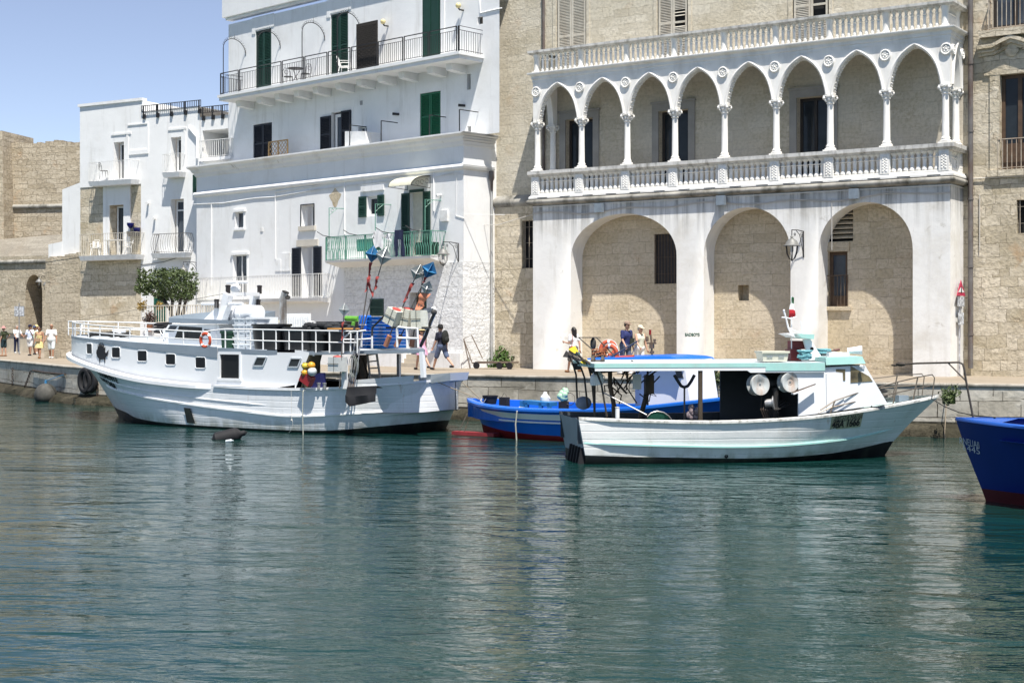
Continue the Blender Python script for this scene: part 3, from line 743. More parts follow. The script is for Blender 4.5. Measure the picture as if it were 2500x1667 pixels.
def railing(parent,f,s0,s1,z0,z1,d,mat,gap=.11,t=.016,side=0,name='railing',ends=True,curve=None,sub=True):
 """vertical bars between two rails; side = how far the returns go back"""
 m = MB(f);n = max(2,round((s1-s0)/gap))
 cv = curve or (lambda q: 0)
 def bars(a,b):
  k = max(1,round((Vector(b)-Vector(a)).length/gap))
  for i in range(k+1):
   p = Vector(a).lerp(Vector(b),i/k)
   if curve:
    nn = Vector((0,-1,0)) if abs(a[1]-b[1]) < 1e-6 else Vector((-1 if a[0] == s0 else 1,0,0))
    m.tube([p+nn*cv(q/6)+Vector((0,0,lerp(z0,z1,q/6))) for q in range(7)],t*.55,4,caps=False)
   else: m.bar(p+Vector((0,0,z0)),p+Vector((0,0,z1)),t)
  m.bar(Vector(a)+Vector((0,0,z1)),Vector(b)+Vector((0,0,z1)),t*2.2,t*1.3)
  m.bar(Vector(a)+Vector((0,0,z0+.06)),Vector(b)+Vector((0,0,z0+.06)),t*1.6,t)
 bars((s0,d,0),(s1,d,0))
 if side: bars((s0,d,0),(s0,d+side,0));bars((s1,d,0),(s1,d+side,0))
 return m.build(name,mat,parent,smooth=0)
RUSTRAIL = paint('pale_rusty_railing',(.50,.44,.36),.75,.25,6,dirt=(.3,.15,.07),damt=.6)
railing(rh,RH,d1[0]-.05,d1[1]+.1,d1[2],RH.z(B2(2050,1162)),-.05,RUSTRAIL,.15,.02)
railing(rh,RH,d3[0]-.05,d3[1]+.1,d3[2]-.1,RH.z(B2(1985,15)),-.25,RUSTRAIL,.15,.02,side=.25)
z0 = d1[2]
MB(RH).box(d1[0]-.4,d1[1]+1,-.12,.05,z0-.22,z0-.005).build('balcony_sill',STONER,rh);MB(RH).box(d3[0]-.35,d3[1]+1,-.32,.02,d3[2]-.32,d3[2]-.1).build('balcony_sill',STONER,rh)
ped = MB(RH);P = lambda x,y,d=0: (RH.s(B2(x,y),d),RH.z(B2(x,y),d))
cx = RH.s(B2(2155,300));zt_ = RH.z(B2(2155,300));zs_ = RH.z(B2(1880,395));hw = cx-RH.s(B2(1880,395))
for k,(o,dz) in enumerate(((.30,0),(.22,-.12),(.12,-.22))):
 ap_ = [(cx-hw,zs_+dz),(cx-hw*.55,zs_+dz+.02),(cx-hw*.3,lerp(zs_,zt_,.55)+dz),(cx,zt_+dz),(cx+hw*.3,lerp(zs_,zt_,.55)+dz),(cx+hw*.55,zs_+dz+.02),(cx+hw,zs_+dz)]
 for a,b in zip(ap_,ap_[1:]): ped.hexa([(a[0],-o,a[1]-.12),(b[0],-o,b[1]-.12),(b[0],.02,b[1]-.12),(a[0],.02,a[1]-.12),(a[0],-o,a[1]),(b[0],-o,b[1]),(b[0],.02,b[1]),(a[0],.02,a[1])])
ped.box(cx-hw*.85,cx+hw*.85,-.06,.02,d1[3],zs_-.34);ped.box(d1[0]-.32,d1[0],-.05,.02,d1[2],d1[3]);
ped.ball((cx,-.08,lerp(zs_,zt_,.1)-.25),.22,12,8,(1,.3,1))
ped.build('door_pediment',STONER,rh,smooth=30)
m = MB(RH).tube([(rx0+.2,-.05,RH.z(B4(1460,45))),(rx0+9,-.05,RH.z(B4(1460,45))+.02)],.018,5).tube([(rx0+.32,-.05,RH.z(B4(1460,45))),(rx0+.32,-.05,RH.z(B4(1460,215)))],.02,5).tube([(rx0+.55,-.05,RH.z(B4(1490,150))),(rx0+.55,-.05,RH.z(B4(1490,520)))],.015,5).build('conduit',plain('conduit_pale',(.6,.57,.52),.6),rh)
# ================================================================== WHITE TOWNHOUSE
def camw(X,Y): return (X*CA-Y*SA,X*SA+Y*CA)
WH = Fr(camw(-1.913,58.5),R(-9.92))
SET = .9;WU = WH.off(SET)
def bb(p,q,f,dep=.25,d=0):
 """opening from its picture box (edges above the horizon rise to the right)"""
 (xa,ya),(xb,yb) = p,q
 s0,s1 = f.s(p,d),f.s(q,d);return (s0,s1,f.z((xa,yb),d),f.z((xb,ya),d),dep)
wh = thing('white_townhouse','tall whitewashed townhouse with a green balcony and a long black railed balcony','building',WH.w(-9,0,1.5),WH.a)
sl0 = WH.s((480,700));zcor = WH.z((1130,324));zmol = WH.z(A4(1500,75));RET = 1.72
zb_ = lambda y,x,d=0,f=WH: f.z(A4(x,y),d)
O = {}
O['w1'] = bb(A4(350,352),A4(408,477),WH);O['w2'] = bb(A4(333,667),A4(432,985),WH)
O['w3'] = bb(A4(832,300),A4(925,462),WH,.35);O['w4'] = bb(A4(832,606),A4(925,985),WH,.4)
O['w5'] = bb(A4(1316,235),A4(1396,388),WH,.2);O['w6'] = bb(A4(1634,206),A4(1732,690),WH,.2)
O['w7'] = bb(A4(1345,992),A4(1445,1118),WH,.12);O['dr'] = bb(A4(1632,946),A4(1760,1492),WH,.4)
zrough = zb_(722,2000);srough = WH.s(A4(1150,900))
m = MB(WH)
m.wall(sl0,srough,1.5,zcor-.05,[O[k] for k in ('w1','w2','w3','w4')]);m.wall(srough,0,zrough,zcor-.05,[O['w5'],O['w6']])
m.face([(0,0,zrough),(0,RET+.3,zrough),(0,RET+.3,zcor-.05),(0,0,zcor-.05)]);m.face([(sl0,0,1.5),(sl0,8,1.5),(sl0,8,zcor),(sl0,0,zcor)])
m.face([(sl0,0,zcor-.05),(0,0,zcor-.05),(0,SET+.02,zcor-.05),(sl0,SET+.02,zcor-.05)])
m.build('lower_wall',WHITE,wh,smooth=0)
WROUGH = masonry('white_rough_stone',(.78,.78,.77),(.83,.83,.82),(.62,.61,.58),.75,.32,.01,1.0,1.0,stain=(.62,.60,.55),samt=.35,orange=0,rough_scale=6,dist=.05)
m = MB(WH);m.wall(srough,-.002,1.5,zrough-.005,[O['w7'],O['dr']],d=-.05)
m.face([(0,-.05,1.5),(0,RET+.3,1.5),(0,RET+.3,zrough-.005),(0,-.05,zrough-.005)]);m.face([(srough,-.05,zrough-.005),(0,-.05,zrough-.005),(0,0,zrough-.005),(srough,0,zrough-.005)])
m.build('rough_base',WROUGH,wh,smooth=0)
zpl = zb_(1392,1900)
m = MB(WH);m.box(WH.s(A4(950,1400)),O['dr'][0]-.12,-.30,-.052,1.5,zpl).box(O['dr'][1]+.1,.02,-.22,-.052,1.5,zpl)
m.build('plinth',WHITE2,wh,smooth=0)
m = MB(WH);s0,s1 = O['dr'][:2]
for k in range(3): m.box(s0-.25,s1+.02,-.35+.12*k,.1,1.5+.17*k+.001*k,1.5+.17*(k+1))
m.build('door_step',paint('worn_step_stone',(.50,.44,.35),.9,.15,3),wh)
dd = MB(WH).face([(s0,.35,1.5),(s1,.35,1.5),(s1,.35,O['dr'][3]),(s0,.35,O['dr'][3])]).build('door',plain('brown_door_dark',(.07,.055,.04),.8),wh)  # dark brown panel stands in for the shade inside the open doorway
louvre(dd,WH,lerp(s0,s1,.62),s1-.03,2.1,O['dr'][3]-.05,.22,DKGREEN,'door_leaf',1)
def wband(name,prof,mat,zz=None,s0=sl0,s1=0.,f=WH,back=RET-.05,left=True,sm=45):
 m = MB(f)
 for (o0,z0),(o1,z1) in zip(prof,prof[1:]):
  A = [(s0-(o0 if left else 0),-o0),(s1+o0*.55,-o0),(s1+o0*.55,back)];B = [(s0-(o1 if left else 0),-o1),(s1+o1,-o1),(s1+o1,back)]
  if left: A = [(s0-o0,back)]+A;B = [(s0-o1,back)]+B
  for i in range(len(A)-1): m.face([(*A[i],z0),(*A[i+1],z0),(*B[i+1],z1),(*B[i],z1)])
 return m.build(name,mat,wh,smooth=sm)
wband('terrace_cornice',[(0,zcor-.52),(.06,zcor-.46),(.10,zcor-.34),(.18,zcor-.26),(.22,zcor-.16),(.34,zcor-.08),(.36,zcor-.06),(.36,zcor),(-SET,zcor+.002)],WHITE2)
wband('round_molding',[(0,zmol-.13)]+[(.13*math.sin(math.pi*t/6),zmol-.13*math.cos(math.pi*t/6)) for t in range(7)],WHITE)
su0 = WU.s((558,300));su1 = WU.s((1206,200))+.3;ztop = 17.6
U = {}
U['d1'] = bb(A3(350,232),A3(478,727),WU,.12);U['d2'] = bb(A3(966,92),A3(1108,617),WU,.12);U['d3'] = bb(A3(1718,-70),A3(1866,488),WU,.12)
U['t1'] = bb(A3(330,1003),A3(484,1330),WU,.12);U['t2'] = bb(A3(970,902),A3(1135,1240),WU,.2);U['t3'] = bb(A3(1697,744),A3(1867,1140),WU,.12)
U['s1'] = bb(A3(2083,605),A3(2113,740),WU,.3);U['s2'] = bb(A3(2086,1033),A3(2116,1100),WU,.3);U['s3'] = bb(A3(1192,1035),A3(1262,1120),WU,.25);U['s4'] = bb(A3(2170,135),A3(2214,205),WU,.15)
m = MB(WU);zt0 = zcor-.02
m.wall(su0,su1,zt0,ztop,list(U.values()));m.face([(su0,0,zt0),(su0,8,zt0),(su0,8,ztop),(su0,0,ztop)])
m.face([(su0,0,ztop),(su1,0,ztop),(su1,8,ztop),(su0,8,ztop)])
m.build('upper_wall',WHITE,wh,smooth=0)
zuc = WU.z(A3(152,118),-.2)
m = MB(WU)
m.box(su0-.22,su1,-.22,.3,zuc-.08,zuc+4).box(su0-.10,su1,-.10,.28,zuc-.20,zuc-.082)
m.build('roof_cornice',WHITE,wh,smooth=40)
def recess(parent,f,h,mat,name='window',dep=None):
 s0,s1,z0,z1 = h[:4];dd_ = (h[4] if dep is None else dep)
 return MB(f).face([(s0,dd_,z0),(s1,dd_,z0),(s1,dd_,z1),(s0,dd_,z1)]).build(name,mat,parent,smooth=0)
for k,mt in (('d1',DKGREEN),('d2',DKGREEN),('t1',NEARBLACK),('t3',GREEN)):
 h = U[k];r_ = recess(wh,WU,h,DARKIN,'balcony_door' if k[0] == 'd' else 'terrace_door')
 louvre(r_,WU,h[0]+.02,h[1]-.02,h[2]+.02,h[3]-.02,.02,mt,pitch=.07)
h = U['d3'];r_ = MB(WU).box(h[0],h[1],.0,.1,h[2],h[3]).box(h[0]+.1,(h[0]+h[1])/2-.06,-.02,.02,h[2]+.1,h[3]-.1).box((h[0]+h[1])/2+.06,h[1]-.1,-.02,.02,h[2]+.1,h[3]-.1).build('balcony_door',DKGREEN,wh,smooth=0)
h = U['t2'];wdt = h[1]-h[0]
r_ = recess(wh,WU,h,DARKIN,'terrace_door')
joinery(r_,WU,(h[0]+.1*wdt,h[0]+.58*wdt,h[2],h[3]-.08),.12,WHITEWOOD,GREYGLASS,'door_leaf',0,.13)
louvre(r_,WU,h[0]+.53*wdt,h[1],h[2]+.02,h[3],-.06,NEARBLACK,leaves=1,pitch=.07)
louvre(r_,WU,h[0]-.52*wdt,h[0]+.02,h[2]+.02,h[3]-.12,-.06,NEARBLACK,leaves=1,pitch=.07)
for k in ('s1','s2','s4'): recess(wh,WU,U[k],plain('shaded_opening',(.12,.10,.08),.9),'slit_window')
joinery(wh,WU,U['s3'],.15,WHITEWOOD,GREYGLASS,'small_window',1,.05)
for k in ('d1','d2','d3'):
 h = U[k];z1 = h[3];m = MB(WU)
 m.box(h[0]-.25,h[0]-.01,-.035,.01,z1-.1,z1+.66).box(h[0]-.01,h[1]+.22,-.03,.01,z1+.06,z1+.66) if k != 'd3' else m.box(h[1]+.03,h[1]+.26,-.035,.01,h[2],z1)
 m.build('door_surround',WHITE,wh,smooth=0)
m = MB(WU)
for k in ('t1','t2','t3'):
 h = U[k];m.box(h[0]-.1,h[1]+.12,-.012,.01,h[3]+.38,h[3]+.41).box(h[1]+.10,h[1]+.13,-.012,.01,h[2],h[3]+.38)
m.build('window_molding',WHITE,wh,smooth=0)
def framed(h,f,crown=True,glass=GREYGLASS,sill=True,mull=0):
 s0,s1,z0,z1 = h[:4]
 o = joinery(wh,f,h,.10,WHITEWOOD,glass,'window',mull,.05)
 t = MB(f);t.box(s0-.09,s0-.002,-.035,.02,z0,z1).box(s1+.002,s1+.09,-.035,.02,z0,z1).box(s0-.16 if crown else s0-.09,s1+.16 if crown else s1+.09,-.08 if crown else -.035,.02,z1+.002,z1+.12)
 if sill: t.box(s0-.13,s1+.13,-.09,.02,z0-.09,z0-.002)
 t.build('window_surround',WHITE,o,smooth=0);return o
framed(O['w1'],WH);framed(O['w2'],WH,mull=1,sill=False)
h = O['w3'];o = joinery(wh,WH,(lerp(h[0],h[1],.4),h[1],h[2],h[3]),.3,WHITEWOOD,DARKGLASS,'window',0,.06)
SILL = paint('pale_sill_stone',(.56,.52,.45),.9,.1,3)
MB(WH).box(h[0]-.12,h[1]+.14,-.1,.04,h[2]-.2,h[2]-.003).build('window_sill',SILL,o)
MB(WH).box(h[0]-.05,h[0]-.003,-.03,.01,h[2],h[3]+.05).box(h[0]-.003,h[1]+.03,-.03,.01,h[3]+.003,h[3]+.05).box(h[1]-.0,h[1]+.035,-.03,.01,h[2],h[3]).build('window_edging',NEARBLACK,o)
h = O['w4'];o = joinery(wh,WH,(lerp(h[0],h[1],.42),h[1],h[2],h[3]-.05),.3,WHITEWOOD,DARKGLASS,'balcony_door',0,.1,panel=.35)
w_ = h[1]-h[0];louvre(o,WH,h[0]-w_*.7,h[0],h[2]+.03,h[3]-.03,-.06,NEARBLACK,leaves=1,pitch=.07);louvre(o,WH,h[1],h[1]+w_*.62,h[2]+.03,h[3]-.03,-.06,NEARBLACK,leaves=1,pitch=.07)
MB(WH).box(h[0]-.3,h[1]+.3,-.05,.02,h[3]+.01,h[3]+.3).build('door_lintel',SILL,o)
h = O['w5'];o = joinery(wh,WH,h,.12,WHITEWOOD,DARKGLASS,'window',0,.1);w_ = h[1]-h[0]
louvre(o,WH,h[0]-w_*.72,h[0]-.01,h[2]-.02,h[3]+.02,-.07,DKGREEN,leaves=1,pitch=.07);louvre(o,WH,h[1]+.01,h[1]+w_*.62,h[2]-.02,h[3]+.02,-.07,DKGREEN,leaves=1,pitch=.07)
MB(WH).box(h[0]-.35,h[1]+.4,-.06,.02,h[3]+.22,h[3]+.45).build('window_hood',WHITE,o)
h = O['w6'];w_ = h[1]-h[0];CURT = paint('cream_curtain',(.60,.58,.48),.9,.1,5,.3,12)
o = recess(wh,WH,h,CURT,'balcony_door',.16)
louvre(o,WH,h[0]-w_*.62,h[0]-.01,h[2]+.03,h[3],-.07,DKGREEN,leaves=1,pitch=.07);louvre(o,WH,h[1]+.01,h[1]+w_*.55,h[2]+.03,h[3],-.07,DKGREEN,leaves=1,pitch=.07)
MB(WH).box(h[0]-.02,h[1]+.02,-.05,.02,h[3]+.002,h[3]+.12).build('door_head',DKGREEN,o)
o7 = recess(wh,WH,(*O['w7'][:4],-.056),DKGREEN,'small_window');louvre(o7,WH,O['w7'][0],O['w7'][1],O['w7'][2],O['w7'][3],-.08,DKGREEN,'small_shutter',leaves=1,pitch=.07)
s0,s1 = WH.s(A4(1560,180),-.4),WH.s(A4(1780,165),0);za,zb2 = h[3]+.62,h[3]+.18
m = MB(WH);n_ = 8;pr = [(-1.05*math.sin(math.pi/2*i/n_),zb2+(za-zb2)*math.cos(math.pi/2*i/n_)) for i in range(n_+1)]
for (d0,z0),(d1_,z1) in zip(pr,pr[1:]): m.face([(s0,d0,z0),(s1,d0,z0),(s1,d1_,z1),(s0,d1_,z1)]);m.face([(s0,d0,z0+.012),(s1,d0,z0+.012),(s1,d1_,z1+.012),(s0,d1_,z1+.012)])
aw = m.build('awning',paint('yellowed_awning',(.62,.60,.47),.4,.1,3),wh,smooth=60)
m = MB(WH)
for s in (s0,s1):
 m.tube([(s,d0,z0-.01) for d0,z0 in pr],.018,5);m.tube([(s,0,za),(s,0,zb2-.05),(s,-1.02,zb2)],.014,5)
 for i in range(3): m.tube(arc((s,-.2-.25*i,zb2+.12+.05*(2-i)),.09,0,5.5,10,(0,1,0)),.010,4)
m.build('awning_bracket',IRON,aw)
zsl = WH.z((478,733),-.6);zs_b = zsl
sL,sR_ = WH.s(A4(62,900),-.62),WH.s(A4(955,900),-.62)
m = MB(WH).hexa([(sL,-.62,zs_b-.14),(sR_,-.62,zs_b-.14),(sR_,0,zs_b-.22),(sL,0,zs_b-.22),(sL,-.66,zs_b),(sR_+.04,-.66,zs_b),(sR_+.04,0,zs_b),(sL,0,zs_b)])
lb = m.build('lower_balcony',WHITE2,wh,smooth=0)
railing(lb,WH,sL,sR_,zs_b,WH.z(A4(700,818),-.6),-.6,RAILW,.115,.02,side=.6)
zg0 = WH.z(A4(1010,712),-.85);gL,gR = WH.s(A4(1010,620),-.85),WH.s(A4(1780,600),-.85);zg1 = WH.z(A4(1010,541),-.85)
m = MB(WH).hexa([(gL,-.85,zg0-.10),(gR,-.85,zg0-.10),(gR,0,zg0-.3),(gL,0,zg0-.3),(gL-.03,-.88,zg0),(gR+.03,-.88,zg0),(gR+.03,0,zg0),(gL-.03,0,zg0)])
gb = m.build('green_balcony',WHITE2,wh,smooth=0)
m = MB(WH);n_ = round((gR-gL)/.135)
def vbars(a,b,n_):
 a,b = Vector(a),Vector(b)
 for i in range(n_):
  p,q = a.lerp(b,i/n_),a.lerp(b,(i+1)/n_);md = (p+q)/2;U_ = lambda v,z: v+Vector((0,0,z))
  H = zg1-zg0;m.tube([U_(p,zg0),U_(p.lerp(md,.15),zg0+H*.35),U_(md,zg0+H*.55),U_(md.lerp(p,.6),zg1)],.012,4,caps=False)
  m.tube([U_(q,zg0),U_(q.lerp(md,.15),zg0+H*.35),U_(md,zg0+H*.55),U_(md.lerp(q,.6),zg1)],.012,4,caps=False)
 m.bar(U_(a,zg1),U_(b,zg1),.05,.03);m.bar(U_(a,zg0+.04),U_(b,zg0+.04),.035,.02)
vbars((gL,-.82,0),(gR,-.82,0),n_);vbars((gL,-.82,0),(gL,0,0),4);vbars((gR,-.82,0),(gR,0,0),4)
for s in (gL,lerp(gL,gR,.2),lerp(gL,gR,.39),lerp(gL,gR,.83),gR): m.bar((s,-.82,zg0),(s,-.82,zg1),.05)
grl = m.build('railing',GREENRAIL,gb,smooth=0)
for (x0,yb,yt,xe,ye) in ((1036,540,325,1175,342),(1376,500,295,1517,315),(1742,495,263,1890,282)):
 s = WH.s(A4(x0,yt),-.82);m = MB(WH);ztp = WH.z(A4(x0,yt),-.82)
 m.tube([(s,-.82,zg1),(s,-.82,ztp),(s+.05,0,ztp+.01)],.02,5);m.tube(arc((s+.04,-.82+.14,ztp-.1),.07,0,5.8,12,(0,1,0)),.010,4);m.tube([(s,-.82,ztp-.32),(s+.03,-.4,ztp)],.012,4)
 m.build('clothes_line_bracket',GREENRAIL,gb)
m = MB(WH)
for x in (985,1180,1420,1640):
 s = WH.s(A4(x+70,520),-.82);m.tube([(s-.05,-.82,zg1+.0),(s-.12,-1.2,zg1+.05),(s-.2,-1.45,zg1+.2)],.018,5)
m.build('line_arms',plain('dark_steel',(.06,.06,.065),.5),gb)
m = MB(WH);s0 = WH.s(A4(1240,600),-.78);m.box(s0,s0+1.5,-.78,-.74,zg0+.32,zg0+.82).build('balcony_panel',paint('sea_green_box',(.10,.42,.33),.6),gb)
fb = MB(WH).box(WH.s(A4(1690,640),-.6),gR-.08,-.75,-.3,zg0+.06,zg0+.55).build('planter_box',DKGREEN,gb)
dbal = -1.33
bL,bR = WU.s(A3(50,780),dbal),WU.s(A3(2018,440),dbal);zs1 = WU.z(A3(50,783),dbal);zs0 = zs1-.27
m = MB(WU).box(bL-.06,bR+.06,dbal-.06,.02,zs1-.12,zs1).box(bL,bR,dbal,.02,zs0,zs1-.121)
ub = m.build('long_balcony',WHITE,wh,smooth=0)
for x in (190,358,507,663,820,1007,1177,1350,1525,1757,1912):
 s = WU.s(A3(x+5,830),-.75);MB(WU).hexa([(s,-.78,zs0-.26),(s+.34,-.78,zs0-.26),(s+.34,.02,zs0-.34),(s,.02,zs0-.34),(s,-.82,zs0),(s+.34,-.82,zs0),(s+.34,.02,zs0),(s,.02,zs0)]).build('corbel',WHITE,ub,smooth=0)
zr1 = WU.z(A3(50,608),dbal+.05);dr_ = dbal+.05
m = MB(WU);pst = [bL+.02]+[WU.s(A3(x,600),dr_) for x in (212,563,748,940,1130,1350,1562,1770,2005)]+[bR-.02]
for a,b in zip(pst,pst[1:]):
 for s in (a+.05,b-.05): m.bar((s,dr_,zs1),(s,dr_,zr1),.035)
 m.bar((a+.05,dr_,zr1),(b-.05,dr_,zr1),.035);m.bar((a+.05,dr_,zr1-.16),(b-.05,dr_,zr1-.16),.018);m.bar((a+.05,dr_,zs1+.08),(b-.05,dr_,zs1+.08),.02)
 k = max(1,round((b-a-.1)/.125))
 for i in range(1,k): s = lerp(a+.05,b-.05,i/k);m.bar((s,dr_,zs1+.08),(s,dr_,zr1-.16),.014)
for s in (bL+.02,bR-.02):
 for z in (zr1,zr1-.16,zs1+.08): m.bar((s,dr_,z),(s,0,z),.02)
 for i in range(10): d = lerp(dr_,0,i/10);m.bar((s,d,zs1+.02),(s,d,zr1-.16 if i else zr1),.014)
m.build('railing',IRON,ub,smooth=0)
def iron_arch(x,arm):
 s = WU.s(A3(x,400),dr_);zt_ = WU.z(A3(x,arm),dr_)
 m = MB(WU);m.tube([(s,dr_,zs1),(s,dr_,zt_)],.022,5)
 P = []
 for i in range(17):
  t = math.pi*i/16;P.append((s,lerp(dr_,0,(1-math.cos(t))/2),zt_+.62*math.sin(t)*.95-(.22*i/16)))
 m.tube(P,.018,5)
 for i in range(1,16): p = Vector(P[i]);m.tube([p+Vector((0,.05*math.cos(a),.06+.05*math.sin(a))) for a in [k*.9 for k in range(6)]],.007,3)
 p = Vector(P[8]);m.tube([p,p+Vector((0,0,.25))],[.015,.004],4)
 m.build('iron_arch',IRON,ub)
for x,a in ((85,392),(368,330),(731,262),(1020,180)): iron_arch(x,a)
for (x,yb,yt) in ((1122,1205,1027),(1380,1172,992),(1776,1122,945),(2022,1088,900)):
 s = WH.s(A3(x,yt),-.15);z1 = WH.z(A3(x,yt),-.15)
 MB(WH).tube([(s,-.15,zcor),(s,-.15,z1)],.025,5).tube([(s,-.15,z1),(s+.02,SET-.02 if x > 2000 else .75,z1)],.02,5).build('clothes_pole',IRON,wh)
s0,s1 = WH.s(A3(1082,1200),.05),WH.s(A3(1250,1180),.05)
MB(WH).hexa([(s0,.05,zcor),(s1+.1,.05,zcor),(s1+.1,SET-.01,zcor),(s0,SET-.01,zcor),(s0,.05,zcor+.72),(s1,.05,zcor+.60),(s1,SET-.01,zcor+.60),(s0,SET-.01,zcor+.72)]).build('terrace_divider',WHITE2,wh,smooth=0)
GLOBE = paint('cream_globe',(.72,.60,.30),.35,.08,6)
for x,y in ((1395,180),(2012,48)):
 q = WU.px(A3(x,y),-.22);m = MB(WU).ball(q,.115,14,10);o = m.build('wall_globe',GLOBE,wh)
 MB(WU).tube([(q[0]+.02,-.22,q[2]-.1),(q[0]+.05,-.2,q[2]-.17),(q[0]+.08,0,q[2]-.17)],.035,6).build('globe_arm',IRON,o)
for x,y in ((1497,938),(2038,868)):
 q = WU.px(A3(x,y),-.12);MB(WU).tube([(q[0]+.1,0,q[2]),(q[0]-.12,-.18,q[2]+.02)],[.05,.06],7).build('spot_light',IRON,wh)
q = WU.px(A3(1218,846),0);MB(WU).box(q[0]-.07,q[0]+.07,-.03,.02,q[2]-.09,q[2]+.09).build('meter_box',plain('grey_box',(.3,.3,.3)),wh)
def lp(x,y,d=-.02): return WH.px(A4(x,y),d)
m = MB(WH)
m.tube([lp(640,700),lp(640,207),lp(1150,130),lp(1800,78)],.025,6);m.tube([lp(1150,520),lp(1148,120)],.03,6);m.tube([lp(1806,350),lp(1806,60),lp(1800,20)],.03,6);m.tube([lp(168,900),lp(170,290)],.03,6)
m.build('conduit',WHITE,wh)
m = MB(WH);cab = [lp(40,297),lp(250,290),lp(490,248),lp(640,243),lp(900,195),lp(1150,160),lp(1430,130),lp(1640,95),lp(1800,95),lp(1975,62),lp(2025,75)]
m.tube(cab,.016,5);m.tube([(a,-.035,c-.03+.03*math.sin(a*3)) for a,b,c in cab],.012,4);m.tube([lp(1975,62),lp(1968,380),lp(2030,400)],.012,4);m.tube([lp(2025,375,-.05),(1.2,1.1,lp(2025,375)[2])],.012,4)
m.build('cables',WHITE2,wh)
for (x0,y0,x1,y1) in ((1862,340,1914,425),(530,470,548,498),(688,655,748,790),(640,705,680,790)):
 a,b = lp(x0,y1),lp(x1,y0);o = MB(WH).box(a[0],b[0],-.09 if x0 == 1862 else -.03,.01,a[2],b[2]).build('meter_box',WHITE2,wh)
q = lp(1845,232,-.12);MB(WH).tube([(q[0],0,q[2]+.02),(q[0]-.06,-.2,q[2]-.02)],[.04,.06],8).build('camera_light',WHITEWOOD,wh)
for x,y in ((1080,250),):
 q = lp(x,y,-.004);pts = [(q[0]+.35*math.cos(t)*(1+.3*math.sin(3*t)),-.004,q[2]+.34*math.sin(t)*(1+.25*math.cos(4*t))) for t in [2*math.pi*i/22 for i in range(22)]]
 MB(WH).face(pts).build('bare_patch',STONEARCH,wh,smooth=0)
sx = WH.w(.12,RET-.25,0);f2 = Fr((sx.x,sx.y),WH.a)
m = MB(f2).lathe([(.05,zmol-.9),(.06,zmol-.5),(.11,zmol-.38),(.11,zmol-.1)],(0,0,0),10);m.build('rain_head',PIPE,wh)
MB(f2).tube([(0,0,1.6),(0,0,3.4)],.06,8).tube([(0,0,3.4),(0,0,zmol-.8)],.05,8).build('drainpipe',paint('pale_drainpipe',(.42,.42,.41),.6,.2,3,dirt=(.2,.2,.18),damt=.5),wh)
m = MB(WU);q0,q1 = WU.px(A3(2190,0)),WU.px(A3(2195,110));m.tube([(q0[0],-.02,q0[2]),(q1[0],-.02,q1[2]),(q1[0]+1.2,-.02,q1[2]+.02)],.025,5);m.build('conduit',WHITE,wh)
# ================================================================== LEFT WHITE HOUSE
LHo = camw((480-1250)/F*72,72)
LH = Fr(LHo,R(3.2))
lh = thing('white_house','narrower white house with bare stone lower floors and three small balconies','building',LH.w(-4,0,1.5),LH.a)
l0,l1 = LH.s((195,400)),LH.s((488,400));lm = LH.s(A1(1300,300));ls = LH.s(A1(1285,1200))
zT = LH.z((195,262));zT2 = LH.z(A1(1300,278));zst = LH.z(A1(760,962));zst2 = LH.z(A1(1230,935))
zst = (zst+zst2)/2
L = {}
L['a'] = bb(A1(1037,545),A1(1130,895),LH,.35);L['b'] = bb(A1(1557,500),A1(1651,820),LH,.35)
L['c'] = bb(A1(1000,1120),A1(1131,1545),LH,.4);L['d'] = bb(A1(1555,1065),A1(1675,1540),LH,.35)
zbc = LH.z(A2(700,85),-.6);zbd = LH.z(A2(1300,62),-.55)
L['c'] = (*L['c'][:2],zbc,*L['c'][3:]);L['d'] = (*L['d'][:2],zbd,*L['d'][3:])
L['e'] = bb(A2(1275,400),A2(1385,660),LH,.15)
m = MB(LH);m.wall(l0,lm,zst,zT,[L['a']]);m.wall(lm,ls+.001,zst,zT2,[L['b']]) if False else None
m.wall(lm,l1,1.5,zT2,[L['b'],L['d'],L['e']])
if ls < lm: m.wall(ls,lm,1.5,zst)
m.face([(l0,0,zst),(l0,9,zst),(l0,9,zT),(l0,0,zT)]);m.face([(lm,0,zT2),(lm,7,zT2),(lm,7,zT),(lm,0,zT)]);m.face([(l0,0,zT),(lm,0,zT),(lm,9,zT),(l0,9,zT)]);m.face([(lm,0,zT2),(l1,0,zT2),(l1,9,zT2),(lm,9,zT2)])
m.build('wall',WHITE,lh,smooth=0)
e_ = min(ls,lm)-.004
m = MB(LH);m.wall(l0,e_,1.5,zst-.003,[L['c']],d=.03);m.face([(l0,.03,1.5),(l0,9,1.5),(l0,9,zst),(l0,.03,zst)]);m.build('stone_wall',STONER,lh,smooth=0)
MB(LH).hexa([(l0-.08,-.08,zT),(lm,-.06,zT),(lm,.3,zT),(l0-.08,.3,zT),(l0-.08,-.08,zT+.14),(lm,-.06,zT+.14),(lm,.3,zT+.14),(l0-.08,.3,zT+.14)]).build('roof_edge',WHITE2,lh,smooth=0)
h = L['a'];
